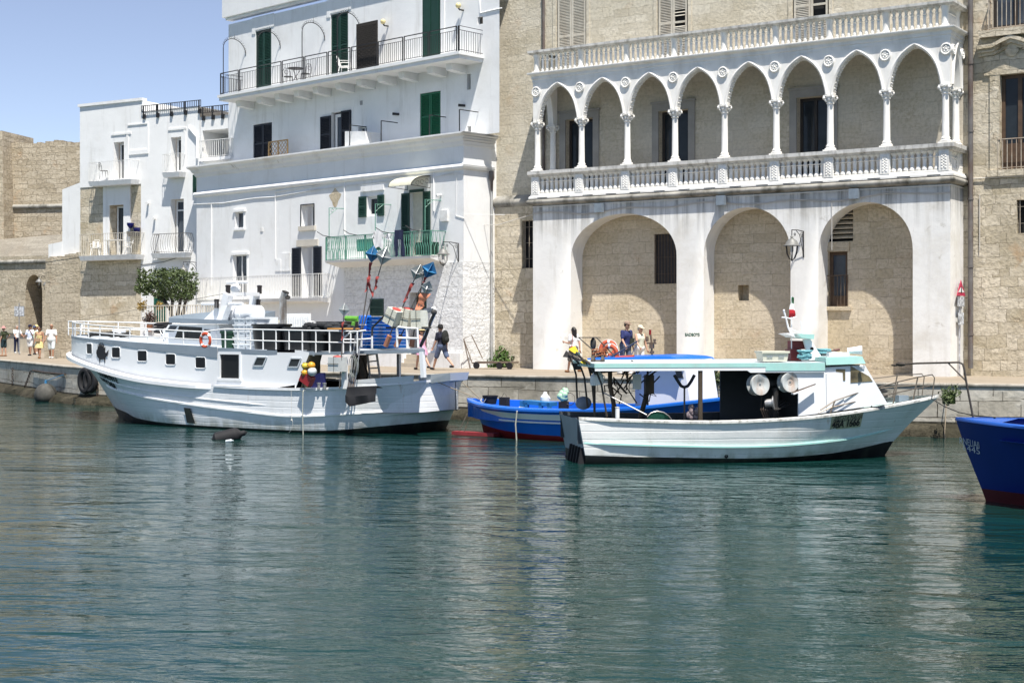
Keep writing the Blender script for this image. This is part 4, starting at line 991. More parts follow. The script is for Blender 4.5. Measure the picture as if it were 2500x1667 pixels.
for k,gl_ in (('a',DARKGLASS),('b',DARKGLASS),('c',DARKGLASS),('d',GREYGLASS)):
 h = L[k];o = joinery(lh,LH,(lerp(h[0],h[1],.22) if k != 'd' else h[0]+.1,h[1],h[2],h[3]-.04),.3,WHITEWOOD,gl_,'balcony_door',0,.08,trans=(lerp(h[2],h[3],.8) if k == 'd' else None))
 if k in 'ab': MB(LH).box(h[0]-.15,h[1]+.5 if k == 'a' else h[1]+.35,-.04,.01,h[3]+.35,h[3]+.45).box(h[1]+.18,h[1]+.32,-.03,.01,h[2],h[3]+.34).build('door_surround',WHITE,o,smooth=0)
 if k == 'c':
  MB(LH).box(h[0]-.42,h[0]-.003,-.05,.04,zbc,h[3]).box(h[1]+.003,h[1]+.45,-.05,.04,zbc,h[3]).box(h[0]-.42,h[1]+.45,-.05,.04,h[3]+.003,h[3]+1.3).build('door_surround',WHITE,o,smooth=0)
louvre(lh,LH,L['e'][0],L['e'][1],L['e'][2],L['e'][3],.03,paint('teal_green_shutter',(.01,.10,.07),.5),'shutter',2)
a,b = LH.px(A1(1180,668),0),LH.px(A1(1355,383),0)
MB(LH).box(a[0],b[0],-.05,.01,a[2],a[2]+.22).box(b[0]-.08,b[0],-.04,.01,a[2]+.22,b[2]).box(a[0]-.1,b[0],-.04,.01,b[2],b[2]+.06).build('blind_window',WHITE,lh,smooth=0)
def slab(pl,pr,y0,y1,dep,mat=WHITE,zz=None):
 s0,s1 = LH.s(pl,-dep),LH.s(pr,-dep);zt_ = LH.z(pl,-dep) if zz is None else zz
 o = MB(LH).hexa([(s0+.06,-dep+.06,zt_-.24),(s1-.06,-dep+.06,zt_-.24),(s1-.06,.02,zt_-.24),(s0+.06,.02,zt_-.24),(s0,-dep,zt_),(s1,-dep,zt_),(s1,.02,zt_),(s0,.02,zt_)]).build('balcony',mat,lh,smooth=0)
 return o,s0,s1,zt_
o,s0,s1,z = slab(A1(803,910),A1(1192,885),0,0,.6);railing(o,LH,s0+.03,s1-.03,z,LH.z(A1(803,740),-.57),-.57,RAILW,.13,.014,side=.57)
o,s0,s1,z = slab(A1(1475,828),A1(1632,818),0,0,.5);railing(o,LH,s0+.03,s1-.03,z,LH.z(A1(1480,662),-.47),-.47,RAILW,.13,.014,side=.47)
o,s0,s1,z = slab(A2(655,85),A2(1130,72),0,0,.6,WHITE2,zbc);railing(o,LH,s0+.03,s1-.03,z,LH.z(A1(720,1392),-.57),-.57,paint('cream_railing',(.62,.57,.48),.7),.13,.016,side=.57)
o,s0,s1,z = slab(A2(1255,48),A2(1540,45),0,0,.5,WHITE2,zbd)
BELLY = lambda q: .13*math.sin(math.pi*min(1,q*1.0))
rr = railing(o,LH,s0+.05,s1-.02,z,LH.z(A1(1375,1390),-.47),-.42,paint('grey_iron_rail',(.13,.12,.11),.7),.16,.02,side=.42,curve=BELLY)
def roofrail(f,p0,p1,ztop_,d,n_posts,parent,foot=.45):
 s0,s1 = f.s(p0,d),f.s(p1,d);zt_ = f.z(p0,d);h_ = .34;foot = .18;m = MB(f)
 m.bar((s0,d,zt_),(s1,d,zt_),.05,.03);m.bar((s0,d,zt_-h_+.05),(s1,d,zt_-h_+.05),.04,.025)
 k = round((s1-s0)/.14)
 for i in range(k+1): s = lerp(s0,s1,i/k);m.bar((s,d,zt_-h_+.05),(s,d,zt_),.024)
 for i in range(n_posts): s = lerp(s0+.15,s1-.1,i/(n_posts-1));m.bar((s,d-.02,zt_-h_-foot),(s,d-.02,zt_),.05);m.box(s-.07,s+.07,d-.02,d+.1,zt_-h_-foot-.12,zt_-h_-foot+.1)
 return m.build('roof_railing',IRON,parent,smooth=0)
roofrail(LH,A1(1290,222),A1(1830,168),0,-.08,5,lh)
c0,c1 = l1-.0,LH.s((575,350));zc_ = LH.z(A1(1835,322));lg = bb(A1(1843,425),A1(2075,700),LH,2.2);lg = (lg[0],c1-.05,*lg[2:])
m = MB(LH);m.wall(c0+.002,c1,1.5,zc_,[lg],d=.02);m.face([(c0,.02,zc_),(c1,.02,zc_),(c1,7,zc_),(c0,7,zc_)]);m.face([(lg[0],2.2,lg[2]),(lg[1],2.2,lg[2]),(lg[1],2.2,lg[3]),(lg[0],2.2,lg[3])])
cb = m.build('link_block',WHITE,lh,smooth=0)
roofrail(LH,A1(1830,233),A1(2130,195),0,-.06,4,lh)
s0 = LH.s(A1(1810,690),-.35);z = lg[2]-.02
MB(LH).box(s0,c1,-.35,.02,z-.15,z).build('loggia_slab',WHITE2,lh,smooth=0)
railing(lh,LH,s0+.03,c1,z,LH.z(A1(1810,540),-.3),-.3,RAILW,.13,.022,side=.3)
m = MB(LH);m.tube([LH.px(A1(1725,400),-.06),LH.px(A1(1727,425),-.08),LH.px(A1(1795,505),-.08),LH.px(A1(1797,700),-.08)],.055,8);m.build('drainpipe',WHITE,lh)
sh_ = bb(A1(1771,848),A1(1802,1010),LH,.1);louvre(lh,LH,sh_[0],sh_[1],sh_[2],sh_[3],-.12,DKGREEN,'shutter',1)
m = MB(LH)
for x,y in ((1345,1108),(1405,1248),(1818,1470)): q = LH.px(A1(x,y),-.12);m.tube([(q[0]-.08,0,q[2]+.03),(q[0]+.03,-.2,q[2])],[.05,.07],8)
m.build('wall_lamps',WHITEWOOD,lh)
m = MB(LH).tube([LH.px(A2(1170,160),-.02),LH.px(A2(1360,135),-.02),LH.px(A2(1560,75),-.02)],.014,4);m.build('cables',plain('dark_cable',(.08,.08,.08)),lh)
SB = LH.off(1.0);q0,q1 = SB.s((152,500)),SB.s((205,500));qa = SB.s((119,600))
m = MB(SB);z0 = SB.z((152,463));zb5 = SB.z((160,640));m.hexa([(q0,0,zb5),(q1,0,zb5),(q1,3,zb5),(q0,3,zb5),(q0,0,z0),(q1,0,SB.z((195,443))),(q1,3,SB.z((195,443))),(q0,3,z0)])
z1 = SB.z((119,597));m.hexa([(qa,-.02,zb5),(q0-.002,-.02,zb5),(q0-.002,3,zb5),(qa,3,zb5),(qa,-.02,z1),(q0-.002,-.02,z1+.12),(q0-.002,3,z1+.12),(qa,3,z1)])
sb = m.build('white_outhouse',WHITE,smooth=0,label='plain white lean-to wall in shade left of the narrow white house',cat='wall')
# ================================================================== OLD FORTRESS
CF = Fr(at(100,800,104),R(22));
ca = thing('stone_fortress','old honey coloured castle wall with a corner tower and a string course','building',CF.w(-4,0,1.5),CF.a)
c0,c1 = -30,CF.s((300,400));ztp = CF.z((120,354));zstr = CF.z((60,505));tw = CF.s(A1(104,500))
m = MB(CF);m.wall(tw-.5,c1,1.5,ztp);
for i in range(26):
 s = lerp(tw,c1,i/26);s2 = lerp(tw,c1,(i+1)/26);m.box(s,s2-.02,0.002,.8,ztp-.02,ztp+.12+.22*rnd.random()-.35*(i/26 > .5)*rnd.random())
m.build('wall',CASTLE,ca,smooth=0)
ztw = CF.z(A1(50,430),-2.0)
m = MB(CF);m.hexa([(c0,-3.2,1.5),(tw+.5,-1.6,1.5),(tw+.5,3,1.5),(c0,3,1.5),(c0,-2.6,ztw),(tw,-1.2,ztw),(tw,3,ztw),(c0,3,ztw)]);m.build('corner_tower',CASTLE,ca,smooth=0)
m = MB(CF)
for k in range(6):
 t0,t1 = math.pi*k/6,math.pi*(k+1)/6;r0 = .16
 m.face([(tw-.5,-.02-r0*math.sin(t0),zstr-r0*math.cos(t0)),(c1,-.02-r0*math.sin(t0),zstr-r0*math.cos(t0)),(c1,-.02-r0*math.sin(t1),zstr-r0*math.cos(t1)),(tw-.5,-.02-r0*math.sin(t1),zstr-r0*math.cos(t1))])
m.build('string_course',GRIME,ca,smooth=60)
BF = Fr(at(80,800,97),R(8));b0,b1 = -26,BF.s((352,800))
zmo = BF.z((40,640));zbt = BF.z((150,623),0)
bs = thing('gate_bastion','low stone bastion with an arched gateway beside the promenade','wall',BF.w(0,0,1.5),BF.a)
g0,g1 = BF.s(A2(212,600)),BF.s(A2(352,600));zga = BF.z(A2(285,240));zgs = BF.z(A2(350,400))
m = MB(BF);cv = arch_curve('round',g0,g1,zgs,zga,16);arcade(m,b0,b1,zbt,1.5,[(cv,1.5)],0,2.6)
m.face([(g0-.3,2.5,1.5),(g1+.3,2.5,1.5),(g1+.3,2.5,zga+.2),(g0-.3,2.5,zga+.2)])
BASTST = masonry('bastion_stone',(.42,.36,.265),(.55,.48,.37),(.22,.18,.13),.8,.40,.014,1.0,.95,samt=.35,orange=.2,rough_scale=6,dist=.04)
m.build('wall',BASTST,bs,smooth=0)
m = MB(BF)
for k in range(6):
 t0,t1 = math.pi*k/6,math.pi*(k+1)/6;r0 = .15;z_ = zmo
 m.face([(b0,-.02-r0*math.sin(t0),z_-r0*math.cos(t0)),(BF.s((122,640)),-.02-r0*math.sin(t0),z_-r0*math.cos(t0)),(BF.s((122,640)),-.02-r0*math.sin(t1),z_-r0*math.cos(t1)),(b0,-.02-r0*math.sin(t1),z_-r0*math.cos(t1))])
m.build('string_course',GRIME,bs,smooth=60)
m = MB(BF);zg = BF.z(A1(200,1440),3);s2 = BF.s((165,600))
m.face([(b0,.1,zbt-.1),(s2,.1,zbt-.1),(s2,3.0,BF.z(A1(560,1375),3)),(b0,3.0,zg-.6)]);m.face([(b0,3.0,zg-.6),(s2,3.0,BF.z(A1(560,1375),3)),(s2,3.8,BF.z(A1(560,1375),3)),(b0,3.8,zg-.6)])
m.build('glacis',masonry('grey_glacis_stone',(.22,.20,.165),(.30,.275,.23),(.14,.125,.10),.6,.3,.01,.5,.6,samt=.5,orange=0),bs,smooth=0)
stp = MB(BF)
for k in range(8): stp.box(g0+.05,lerp(g0,g1,.55),.3+.25*k,2.4,1.5+.32*k+.002,1.5+.32*(k+1))
stp.build('gate_stairs',BASTST,bs,smooth=0)
SW_b = LH.off(.55);w0,w1 = SW_b.s((108,700)),SW_b.s((193,700));za_,zb_w = SW_b.z((120,634)),SW_b.z((188,622))
m = MB(SW_b).hexa([(w0,0,1.5),(w1,0,1.5),(w1,4,1.5),(w0,9,1.5),(w0,.1,za_),(w1,.1,zb_w),(w1,4,zb_w),(w0,9,za_)])
for i in range(9): s = lerp(w0,w1,i/9);m.box(s,s+(w1-w0)/9-.03,.08,.6,lerp(za_,zb_w,i/9)-.1,lerp(za_,zb_w,i/9)+.05+.12*rnd.random())
tag(m.build('retaining_wall',BASTST,smooth=0),'rough stone retaining wall between the arched gateway and the narrow white house','wall')
pf = Fr(ground(-40,861),0);p0,p1 = ground(-60,859),ground(112,862)
m = MB();t = (p1-p0).normalized();nn = Vector((-t.y,t.x,0))
m.hexa([p0,p1,p1+nn*.6,p0+nn*.6,p0+Vector((0,0,1.25)),p1+Vector((0,0,1.25)),p1+nn*.6+Vector((0,0,1.25)),p0+nn*.6+Vector((0,0,1.25))])
m.hexa([p0-nn*.1+Vector((0,0,1.255)),p1-nn*.1+Vector((0,0,1.255)),p1+nn*.7+Vector((0,0,1.255)),p0+nn*.7+Vector((0,0,1.255)),p0-nn*.1+Vector((0,0,1.45)),p1-nn*.1+Vector((0,0,1.45)),p1+nn*.7+Vector((0,0,1.45)),p0+nn*.7+Vector((0,0,1.45))])
m.build('parapet_wall',paint('pale_parapet_stone',(.52,.46,.36),.9,.15,1.2,.3,12,dirt=(.3,.26,.2),damt=.5),label='low pale stone parapet along the back of the promenade by the bicycle',cat='wall',smooth=0)
q0,q1 = ground(116,872.5),ground(176,873.5);t = (q1-q0);Lq = t.length;t.normalize();nn = Vector((-t.y,t.x,0))
m = MB();poly = [(0,0),(Lq*1.2,0),(Lq*1.2,2.45),(Lq*.55,2.45),(Lq*.3,2.43),(Lq*.12,2.3),(Lq*.02,2.0)]
m.prism(poly,0,.5,lambda s,d,z: q0+t*s+nn*d+Vector((0,0,z)))
m.build('rounded_plaster_wall',paint('grey_beige_plaster',(.40,.36,.30),.9,.15,.8,.2,20,dirt=(.24,.21,.17),damt=.6),label='rounded grey beige plaster wall behind the trawler bow',cat='wall',smooth=30)
# ================================================================== BOAT KIT
def cur(pts):
 """smooth curve through (x,y) points"""
 pts = sorted(pts)
 def f(x):
  if x <= pts[0][0]: return pts[0][1]
  if x >= pts[-1][0]: return pts[-1][1]
  for i in range(len(pts)-1):
   if pts[i][0] <= x <= pts[i+1][0]:
    x0,y0 = pts[i];x1,y1 = pts[i+1];t = (x-x0)/(x1-x0)
    m0 = (y1-pts[i-1][1])/(x1-pts[i-1][0]) if i else (y1-y0)/(x1-x0)
    m1 = (pts[i+2][1]-y0)/(pts[i+2][0]-x0) if i+2 < len(pts) else (y1-y0)/(x1-x0)
    h = x1-x0;t2,t3 = t*t,t*t*t
    return (2*t3-3*t2+1)*y0+(t3-2*t2+t)*h*m0+(-2*t3+3*t2)*y1+(t3-t2)*h*m1
 return f
def loft(mb,rows,close=False,mids=None):
 for k in range(len(rows)-1):
  if mids is not None: mb.m = mids[k]
  for i in range(len(rows[k])-1): mb.face([rows[k][i],rows[k][i+1],rows[k+1][i+1],rows[k+1][i]])
 mb.m = 0
class Hull:
 """hull from half-breadth and height curves over s; bow end at s<0, mirrored about d=0"""
 def __init__(h,fr,n=44,levels=()):
  h.fr = fr;h.n = n;h.L = levels
 def pt(h,k,q,side=-1,out=0):
  a,b,br,z = h.L[k];return Vector((lerp(a,b,q),side*max(0,br(q)+out),z(q)))
 def q_of(h,k,s): a,b = h.L[k][:2];return (s-a)/(b-a)
 def rows(h,ks,side=-1,q0=0,q1=1,out=0): return [[h.pt(k,lerp(q0,q1,i/h.n),side,out) for i in range(h.n+1)] for k in ks]
 def find(h,k,p):
  """point of level k under photo pixel p, on the near side"""
  d = -1.5
  for _ in range(12):
   s,_,z = h.fr.px(p,d);d = -h.L[k][2](h.q_of(k,s))
  return s,d,z
 def tangent(h,k,s,out=0.0):
  q = h.q_of(k,s);a = h.pt(k,q-.01);b = h.pt(k,q+.01);t = (b-a);t.z = 0;t.normalize();return t
 def fr_at(h,k,s,d):
  """working plane lying on the hull at s"""
  t = h.tangent(k,s);w_ = h.fr.M @ Vector((s,d,0));t3 = h.fr.M.to_3x3() @ t
  return Fr((w_.x,w_.y),math.atan2(t3.y,t3.x))
def hullpaint(name,col,rust=.5,grime=.35):
 n = NT(name);ob = n.tc.outputs['Object'];sp = n.nd('SeparateXYZ');n.lk(ob,sp.inputs[0])
 c = n.ramp(n.noise(.9,ob,6),[(.3,[k*.93 for k in col]),(.7,col)])
 c = n.mix(n.math('MULTIPLY',n.ramp(n.noise(1.6,n.map(ob,(1,1,.25)),8,.65),[(.5,0),(.7,1)]),grime),c,(.50,.49,.44))
 c = n.mix(n.math('MULTIPLY',n.ramp(n.noise(2.2,n.map(ob,(1.6,1.6,.16),(3,3,0)),6,.6),[(.66,0),(.76,1)]),rust),c,(.36,.20,.07))
 c = n.mix(n.math('MULTIPLY',n.ramp(n.noise(9,ob,6,.7),[(.66,0),(.72,1)]),.5),c,(.30,.29,.26))
 lo = n.nd('MapRange');n.lk(sp.outputs[2],lo.inputs['Value']);lo.inputs['From Min'].default_value = .45;lo.inputs['From Max'].default_value = .05
 c = n.mix(n.math('MULTIPLY',lo.outputs[0],n.ramp(n.noise(3,n.map(ob,(1,1,.4)),6),[(.4,.1),(.62,.8)])),c,(.30,.30,.22))
 w_ = n.nd('TexWave',wave_type='BANDS',bands_direction='Z');w_.inputs['Scale'].default_value = 1.7;w_.inputs['Distortion'].default_value = .7;w_.inputs['Detail'].default_value = 2;w_.inputs['Detail Scale'].default_value = .4;n.lk(ob,w_.inputs['Vector'])
 h = n.math('ADD',n.math('MULTIPLY',n.ramp(w_.outputs['Fac'],[(.0,0),(.10,1)]),.35),n.math('ADD',n.noise(2.2,ob,4),n.math('MULTIPLY',n.noise(14,ob,4),.15)))
 MATS[name] = n.out(c,.36,n.bump(h,.35,.03),0,.4);return MATS[name]
HULLW = hullpaint('white_hull_paint',(.84,.85,.86),.45,.35)
HULLW2 = hullpaint('white_hull_worn',(.82,.82,.80),.7,.45)
BOATW = paint('white_gloss_paint',(.80,.81,.82),.3,.04,1.2,.05,8)
BLACKBOOT = paint('black_bottom_paint',(.010,.011,.012),.45,.3,3,dirt=(.05,.06,.04),damt=.5)
GREYDECK = paint('blue_grey_paint',(.22,.265,.31),.45,.12,1.5)
GREYLIGHT = paint('light_grey_paint',(.50,.54,.57),.5,.08,1.5)
RUBBER = paint('black_rubber',(.013,.013,.015),.75,.25,4,.15,20)
BLACKTUB = paint('black_plastic_tub',(.012,.013,.015),.3,.3,2)
RAILB = paint('white_rail_tube',(.78,.78,.77),.4,.06,5)
# ================================================================== TRAWLER
TB = Fr((-40.37,35.67),R(-.35))
def entry(L,p): return lambda q: 1-(1-min(1,q/L))**p
def stern(L,p): return lambda q: (max(0,1-max(0,(q-(1-L))/L)**p))**.5
def breadth(B,Lb,pb,Ls,ps): e,s_ = entry(Lb,pb),stern(Ls,ps);return lambda q: B*e(max(0,min(1,q)))*s_(max(0,min(1,q)))
SHEER = cur([(-2.75,2.30),(-1,2.16),(.5,2.03),(2,1.84),(4.2,1.52),(6.1,1.38),(8,1.32),(10,1.29),(12,1.33),(14,1.50),(15.2,1.68)])
STRK = cur([(-1.5,1.55),(1,1.32),(3,1.08),(6.5,.76),(9,.60),(10.7,.52),(12.6,.62),(14.9,.84)])
BOOT = cur([(0,.38),(2.5,.30),(3.5,.17),(6,.09),(10,.07),(12,.10),(13.4,.24),(15,.44)])
lv = []
def L_(a,b,br,zs): lv.append((a,b,br,(lambda q,a=a,b=b: zs(lerp(a,b,q)))))
L_(.5,13.2,breadth(1.5,.5,1.5,.45,2),lambda s: -.9)
L_(0.05,13.8,breadth(2.82,.46,1.85,.30,2.4),lambda s: 0.0)
L_(-.25,13.95,breadth(2.84,.455,1.88,.30,2.4),BOOT)
L_(-1.2,14.2,breadth(2.90,.42,2.05,.30,2.4),STRK)
L_(-1.45,14.25,breadth(2.91,.41,2.1,.30,2.4),lambda s: lerp(STRK(s),SHEER(s),.34))
L_(-2.42,14.45,breadth(2.92,.38,2.3,.29,2.5),SHEER)
HT = Hull(TB,60,lv)
tr = thing('fishing_trawler','large white fishing trawler with its grey decked bow to the left, moored along the quay','fishing boat',TB.w(7,0,0),TB.a)
m = MB(TB)
for sd in (-1,1): loft(m,HT.rows(range(6),sd),mids=[1,1,0,0,0])
m.build('hull',[HULLW,BLACKBOOT],tr,smooth=50)
def strake(k,q0,q1,w_,h_,mat,name,dz=0,sides=(-1,1),hh=HT,par=None,n=50):
 m = MB(hh.fr)
 for sd in sides:
  r = [[],[],[],[]]
  for i in range(n+1):
   q = lerp(q0,q1,i/n);t = min(1,(i+.001)/4,(n-i+.001)/4)
   p = hh.pt(k,q,sd);o = Vector((0,sd*w_*t,0)) if hh.L[k][2](q) > .25 else Vector((-w_*t*(1 if q < .5 else -1),sd*w_*t*.6,0))
   b0 = Vector((0,0,dz));hz = Vector((0,0,h_))
   r[0].append(p+b0-o*.2);r[1].append(p+b0+o);r[2].append(p+b0+hz*.7+o);r[3].append(p+b0+hz-o*.2)
  loft(m,r)
 return m.build(name,mat,par,smooth=60)
strake(5,0,.592,.13,.16,BOATW,'rub_rail',-.12,par=tr)
strake(3,.20,.97,.045,.07,HULLW,'hull_strake',-.05,par=tr);strake(4,.17,.72,.02,.035,HULLW,'hull_strake',-.02,par=tr)
qx = HT.find(3,A2(1580,1400));f_ = HT.fr_at(3,qx[0],qx[1])
m = MB(TB);a = HT.find(3,A2(1535,1345));b = HT.find(3,A2(1590,1350));c = HT.find(2,A2(1632,1478));d = HT.find(2,A2(1562,1470))
o = Vector((0,-.035,0));m.face([Vector(a)+o,Vector(b)+o,Vector(c)+o,Vector(d)+o]);m.build('black_hull_stripe',BLACKBOOT,tr,smooth=0)
m = MB(TB)
for sd in (-1,1):
 r = [[],[],[],[]]
 for i in range(31):
  q = lerp(.60,1,i/30);p = HT.pt(5,q,sd);inn = Vector((0,-sd*min(.22,abs(p.y)),.0))
  r[0].append(p+Vector((0,sd*.05,-.04)));r[1].append(p+Vector((0,sd*.05,.03)));r[2].append(p+inn+Vector((0,0,.03)));r[3].append(p+inn+Vector((0,0,-.9)))
 loft(m,r)
m.build('bulwark',[HULLW],tr,smooth=40)
m = MB(TB);N = 30
qa = HT.q_of(5,8.0)
for i in range(N):
 q0,q1 = lerp(qa,.985,i/N),lerp(qa,.985,(i+1)/N);p0,p1 = HT.pt(5,q0),HT.pt(5,q1)
 y0,y1 = max(.02,-p0.y-.1),max(.02,-p1.y-.1);m.face([(p0.x,-y0,.62),(p1.x,-y1,.62),(p1.x,y1,.62),(p0.x,y0,.62)])
m.build('aft_deck',paint('dark_deck',(.035,.037,.04),.8,.3,2),tr,smooth=0)
L0 = cur([(-2.6,2.84),(0,2.76),(2.2,2.68),(4.2,2.58),(6.5,2.50),(9,2.42),(11.6,2.37)])
INS = .10;SE = 11.15
sF = 6.95
def hp(s,z,sd,ins=INS):
 q = HT.q_of(5,s);b_ = max(0,HT.L[5][2](q)-ins*min(1,max(0,q)*30));return Vector((s,sd*b_,z))
m = MB(TB);n_ = 40;ss = [lerp(-2.28,sF,(i/n_)**1.6) for i in range(n_+1)]
for sd in (-1,1):
 rr_ = []
 for t in (0,.33,.66,1): rr_.append([hp(s if s > -2.6 or t == 0 else s,lerp(SHEER(s)+.02,L0(s),t),sd) for s in ss])
 loft(m,rr_)
hd = -hp(9,2,1).y
dn = Vector(hp(sF,0,-1)).y
z0d = lambda s: SHEER(s)+.03
door = TB.px(A2(1838,1100),dn),TB.px(A2(1993,905),dn)
dh = (door[0][0]-.02,door[1][0]+.0,door[0][2],door[1][2],.03)
st_,sb_ = TB.s(C2(505,882),dn),TB.s(C2(392,1145),dn)
m2 = MB(TB)
zA = min(z0d(s) for s in (7,8,9,10))-.05
w1 = [TB.px(C2(x,y),dn) for x,y in ((60,957),(140,958),(170,888),(92,886))];w2 = [TB.px(C2(x,y),dn) for x,y in ((337,966),(418,967),(444,898),(364,897))]
m2.wall(sF,sb_,zA,L0(8),[dh],d=dn)
m2.face([(sb_,dn,zA),(st_,dn,L0(11)-.06),(st_,dn,L0(11)-.0),(sb_,dn,L0(8))])
m.v += m2.v;off_ = len(m.v)-len(m2.v);m.f += [[i+off_ for i in f] for f in m2.f];m.mi += m2.mi
m.face([(sF,-dn,zA),(st_,-dn,zA),(st_,-dn,L0(9)),(sF,-dn,L0(9))]) if False else None
dkh = m.build('deckhouse',BOATW,tr,smooth=40)
m = MB(TB).face([(dh[0],dn+.03,dh[2]),(dh[1],dn+.03,dh[2]),(dh[1],dn+.03,dh[3]),(dh[0],dn+.03,dh[3])]);dr = m.build('door_opening',plain('porthole_black',(.004,.004,.005),.5),dkh,smooth=0)
MB(TB).box(dh[0]-.07,dh[0]-.002,dn-.03,dn+.02,dh[2],dh[3]+.08).box(dh[1]+.002,dh[1]+.07,dn-.03,dn+.02,dh[2],dh[3]+.08).box(dh[0]-.002,dh[1]+.002,dn-.03,dn+.02,dh[3]+.002,dh[3]+.08).box(dh[0]-.12,dh[1]+.1,dn-.05,dn+.02,dh[2]-.07,dh[2]-.002).build('door_frame',BOATW,dr,smooth=0)
for w_ in (w1,w2):
 o = MB(TB).face([(p[0],dn-.006,p[2]) for p in w_]).build('window',DARKGLASS,dkh,smooth=0)
 t = MB(TB);
 for a,b in zip(w_,w_[1:]+w_[:1]): t.bar((a[0],dn-.01,a[2]),(b[0],dn-.01,b[2]),.035)
 t.build('window_frame',GREYLIGHT,o,smooth=0)
BKH = plain('black_bulkhead',(.02,.021,.023),.7)
MB(TB).hexa([(sb_+.0,dn+.02,.6),(sb_+.06,dn+.02,.6),(sb_+.06,dn+.55,.6),(sb_+.0,dn+.55,.6),(st_-.04,dn+.02,L0(11)-.08),(st_+.02,dn+.02,L0(11)-.08),(st_+.02,dn+.55,L0(11)-.08),(st_-.04,dn+.55,L0(11)-.08)]).build('side_wing',paint('olive_locker',(.07,.065,.04),.7,.2,3),dkh,smooth=0)
MB(TB).box(6.2,6.26,dn+.1,-dn-.1,.6,L0(6)-.05).build('aft_bulkhead',BKH,dkh,smooth=0)
m = MB(TB);rw = [[],[]]
for i in range(41):
 q = lerp(HT.q_of(5,6.3),.99,i/40);p = HT.pt(5,q,1)
 rw[0].append(Vector((p.x,max(0,p.y-.24),.6)));rw[1].append(Vector((p.x,max(0,p.y-.235),p.z-.03)))
loft(m,rw);m.build('bulwark_lining',BKH,tr,smooth=60)
m = MB(TB);ns = 36
for i in range(ns):
 a,b = lerp(-2.24,11.3,i/ns),lerp(-2.24,11.3,(i+1)/ns);pa,pb = hp(a,L0(a),1),hp(b,L0(b),1)
 m.face([(a,-pa.y,pa.z-.02),(b,-pb.y,pb.z-.02),(b,pb.y,pb.z-.02),(a,pa.y,pa.z-.02)])
m.build('top_deck',GREYLIGHT,tr,smooth=0)
m = MB(TB)
sA,sB = TB.s(A2(850,790),dn+.3),TB.s(A2(1812,880),dn)
for sd in (-1,1):
 r = [[],[],[]]
 for i in range(31):
  s = lerp(sA,sB,i/30);t = i/30;z = L0(s);dr_ = lerp(.05,.29,t)
  for row,zz,ins in ((0,z-dr_,INS-.02),(1,z+.05,INS-.02),(2,z+.05,INS+.1)): p = hp(s,zz,sd,ins);r[row].append(p)
 loft(m,r)
 r = [[],[],[]]
 for i in range(12):
  s = lerp(-2.28,sA,(i/11)**1.5);z = L0(s)
  for row,zz,ins in ((0,z-.06,INS-.015),(1,z+.03,INS-.015),(2,z+.03,INS+.1)): r[row].append(hp(s,zz,sd,ins))
 loft(m,r)
 r = [[],[],[]]
 for i in range(12):
  s = lerp(sB+.002,11.55,i/11);z = L0(s)
  for row,zz,ins in ((0,z-.10,INS-.01),(1,z+.03,INS-.01),(2,z+.03,INS+.1)): r[row].append(hp(s,zz,sd,ins))
 loft(m,r)
m.build('deck_edge',GREYDECK,tr,smooth=30)
BKHOLE = plain('porthole_black',(.004,.004,.005),.5)
for x0,y0,x1,y1 in ((703,832,750,880),(920,863,973,912),(1137,891,1193,941),(1370,919,1432,970),(1615,946,1685,998)):
 p = HT.find(5,A2((x0+x1)/2,(y0+y1)/2));
 q = hp(p[0],p[2],-1);f = HT.fr_at(5,p[0],q.y);h0 = .155;w0 = .20;z = f.z(A2((x0+x1)/2,(y0+y1)/2))
 o = MB(f).prism([(-w0+.04,z-h0),(w0-.04,z-h0),(w0,z-h0+.04),(w0,z+h0-.04),(w0-.04,z+h0),(-w0+.04,z+h0),(-w0,z+h0-.04),(-w0,z-h0+.04)],-.012,.05).build('porthole',BKHOLE,dkh,smooth=0)
 t = MB(f);pts = [(-w0+.02,-.01,z-h0-.02),(w0-.02,-.01,z-h0-.02),(w0+.02,-.01,z-h0+.02),(w0+.02,-.01,z+h0-.02),(w0-.02,-.01,z+h0+.02),(-w0+.02,-.01,z+h0+.02),(-w0-.02,-.01,z+h0-.02),(-w0-.02,-.01,z-h0+.02)]
 t.tube(pts,.013,5,closed=True).build('porthole_rim',BOATW,o)
BLK = plain('black_lettering',(.012,.012,.014),.6)
pa = HT.find(5,A2(850,1082));pb = HT.find(4,A2(885,1142))
for txt,(x,y),sz,k,sh_ in (('CLEMENTE',(852,1087),.26,5,.0),('ANTONIA',(882,1142),.26,4,.0)):
 sz *= 1.15;p = HT.find(k,A2(x,y));f = HT.fr_at(k,p[0]+.05,p[1]-.02);z = f.z(A2(x,y))
 b,mt,nm,par = text(txt,f,(0,z),0,sz,BLK,tr,'name_lettering',sx=1.0,ext=.006,bold=.004)
 nv = []
 for v in b.v:
  s = p[0]+.05+v.x*.92;zz = v.z-.16*v.x
  q4,q5 = HT.q_of(4,s),HT.q_of(5,s);z4,z5 = HT.L[4][3](q4),HT.L[5][3](q5);tt = (zz-z4)/(z5-z4);bb_ = lerp(HT.L[4][2](q4),HT.L[5][2](q5),tt)
  nv.append(Vector((s,-bb_-.035+v.y,zz)))
 b.v = nv;b.M = TB.M;b.build(nm,mt,tr,smooth=0)
p = HT.find(5,A2(830,885));q = hp(p[0],p[2],-1);f = HT.fr_at(5,p[0],q.y);z = f.z(A2(828,888))
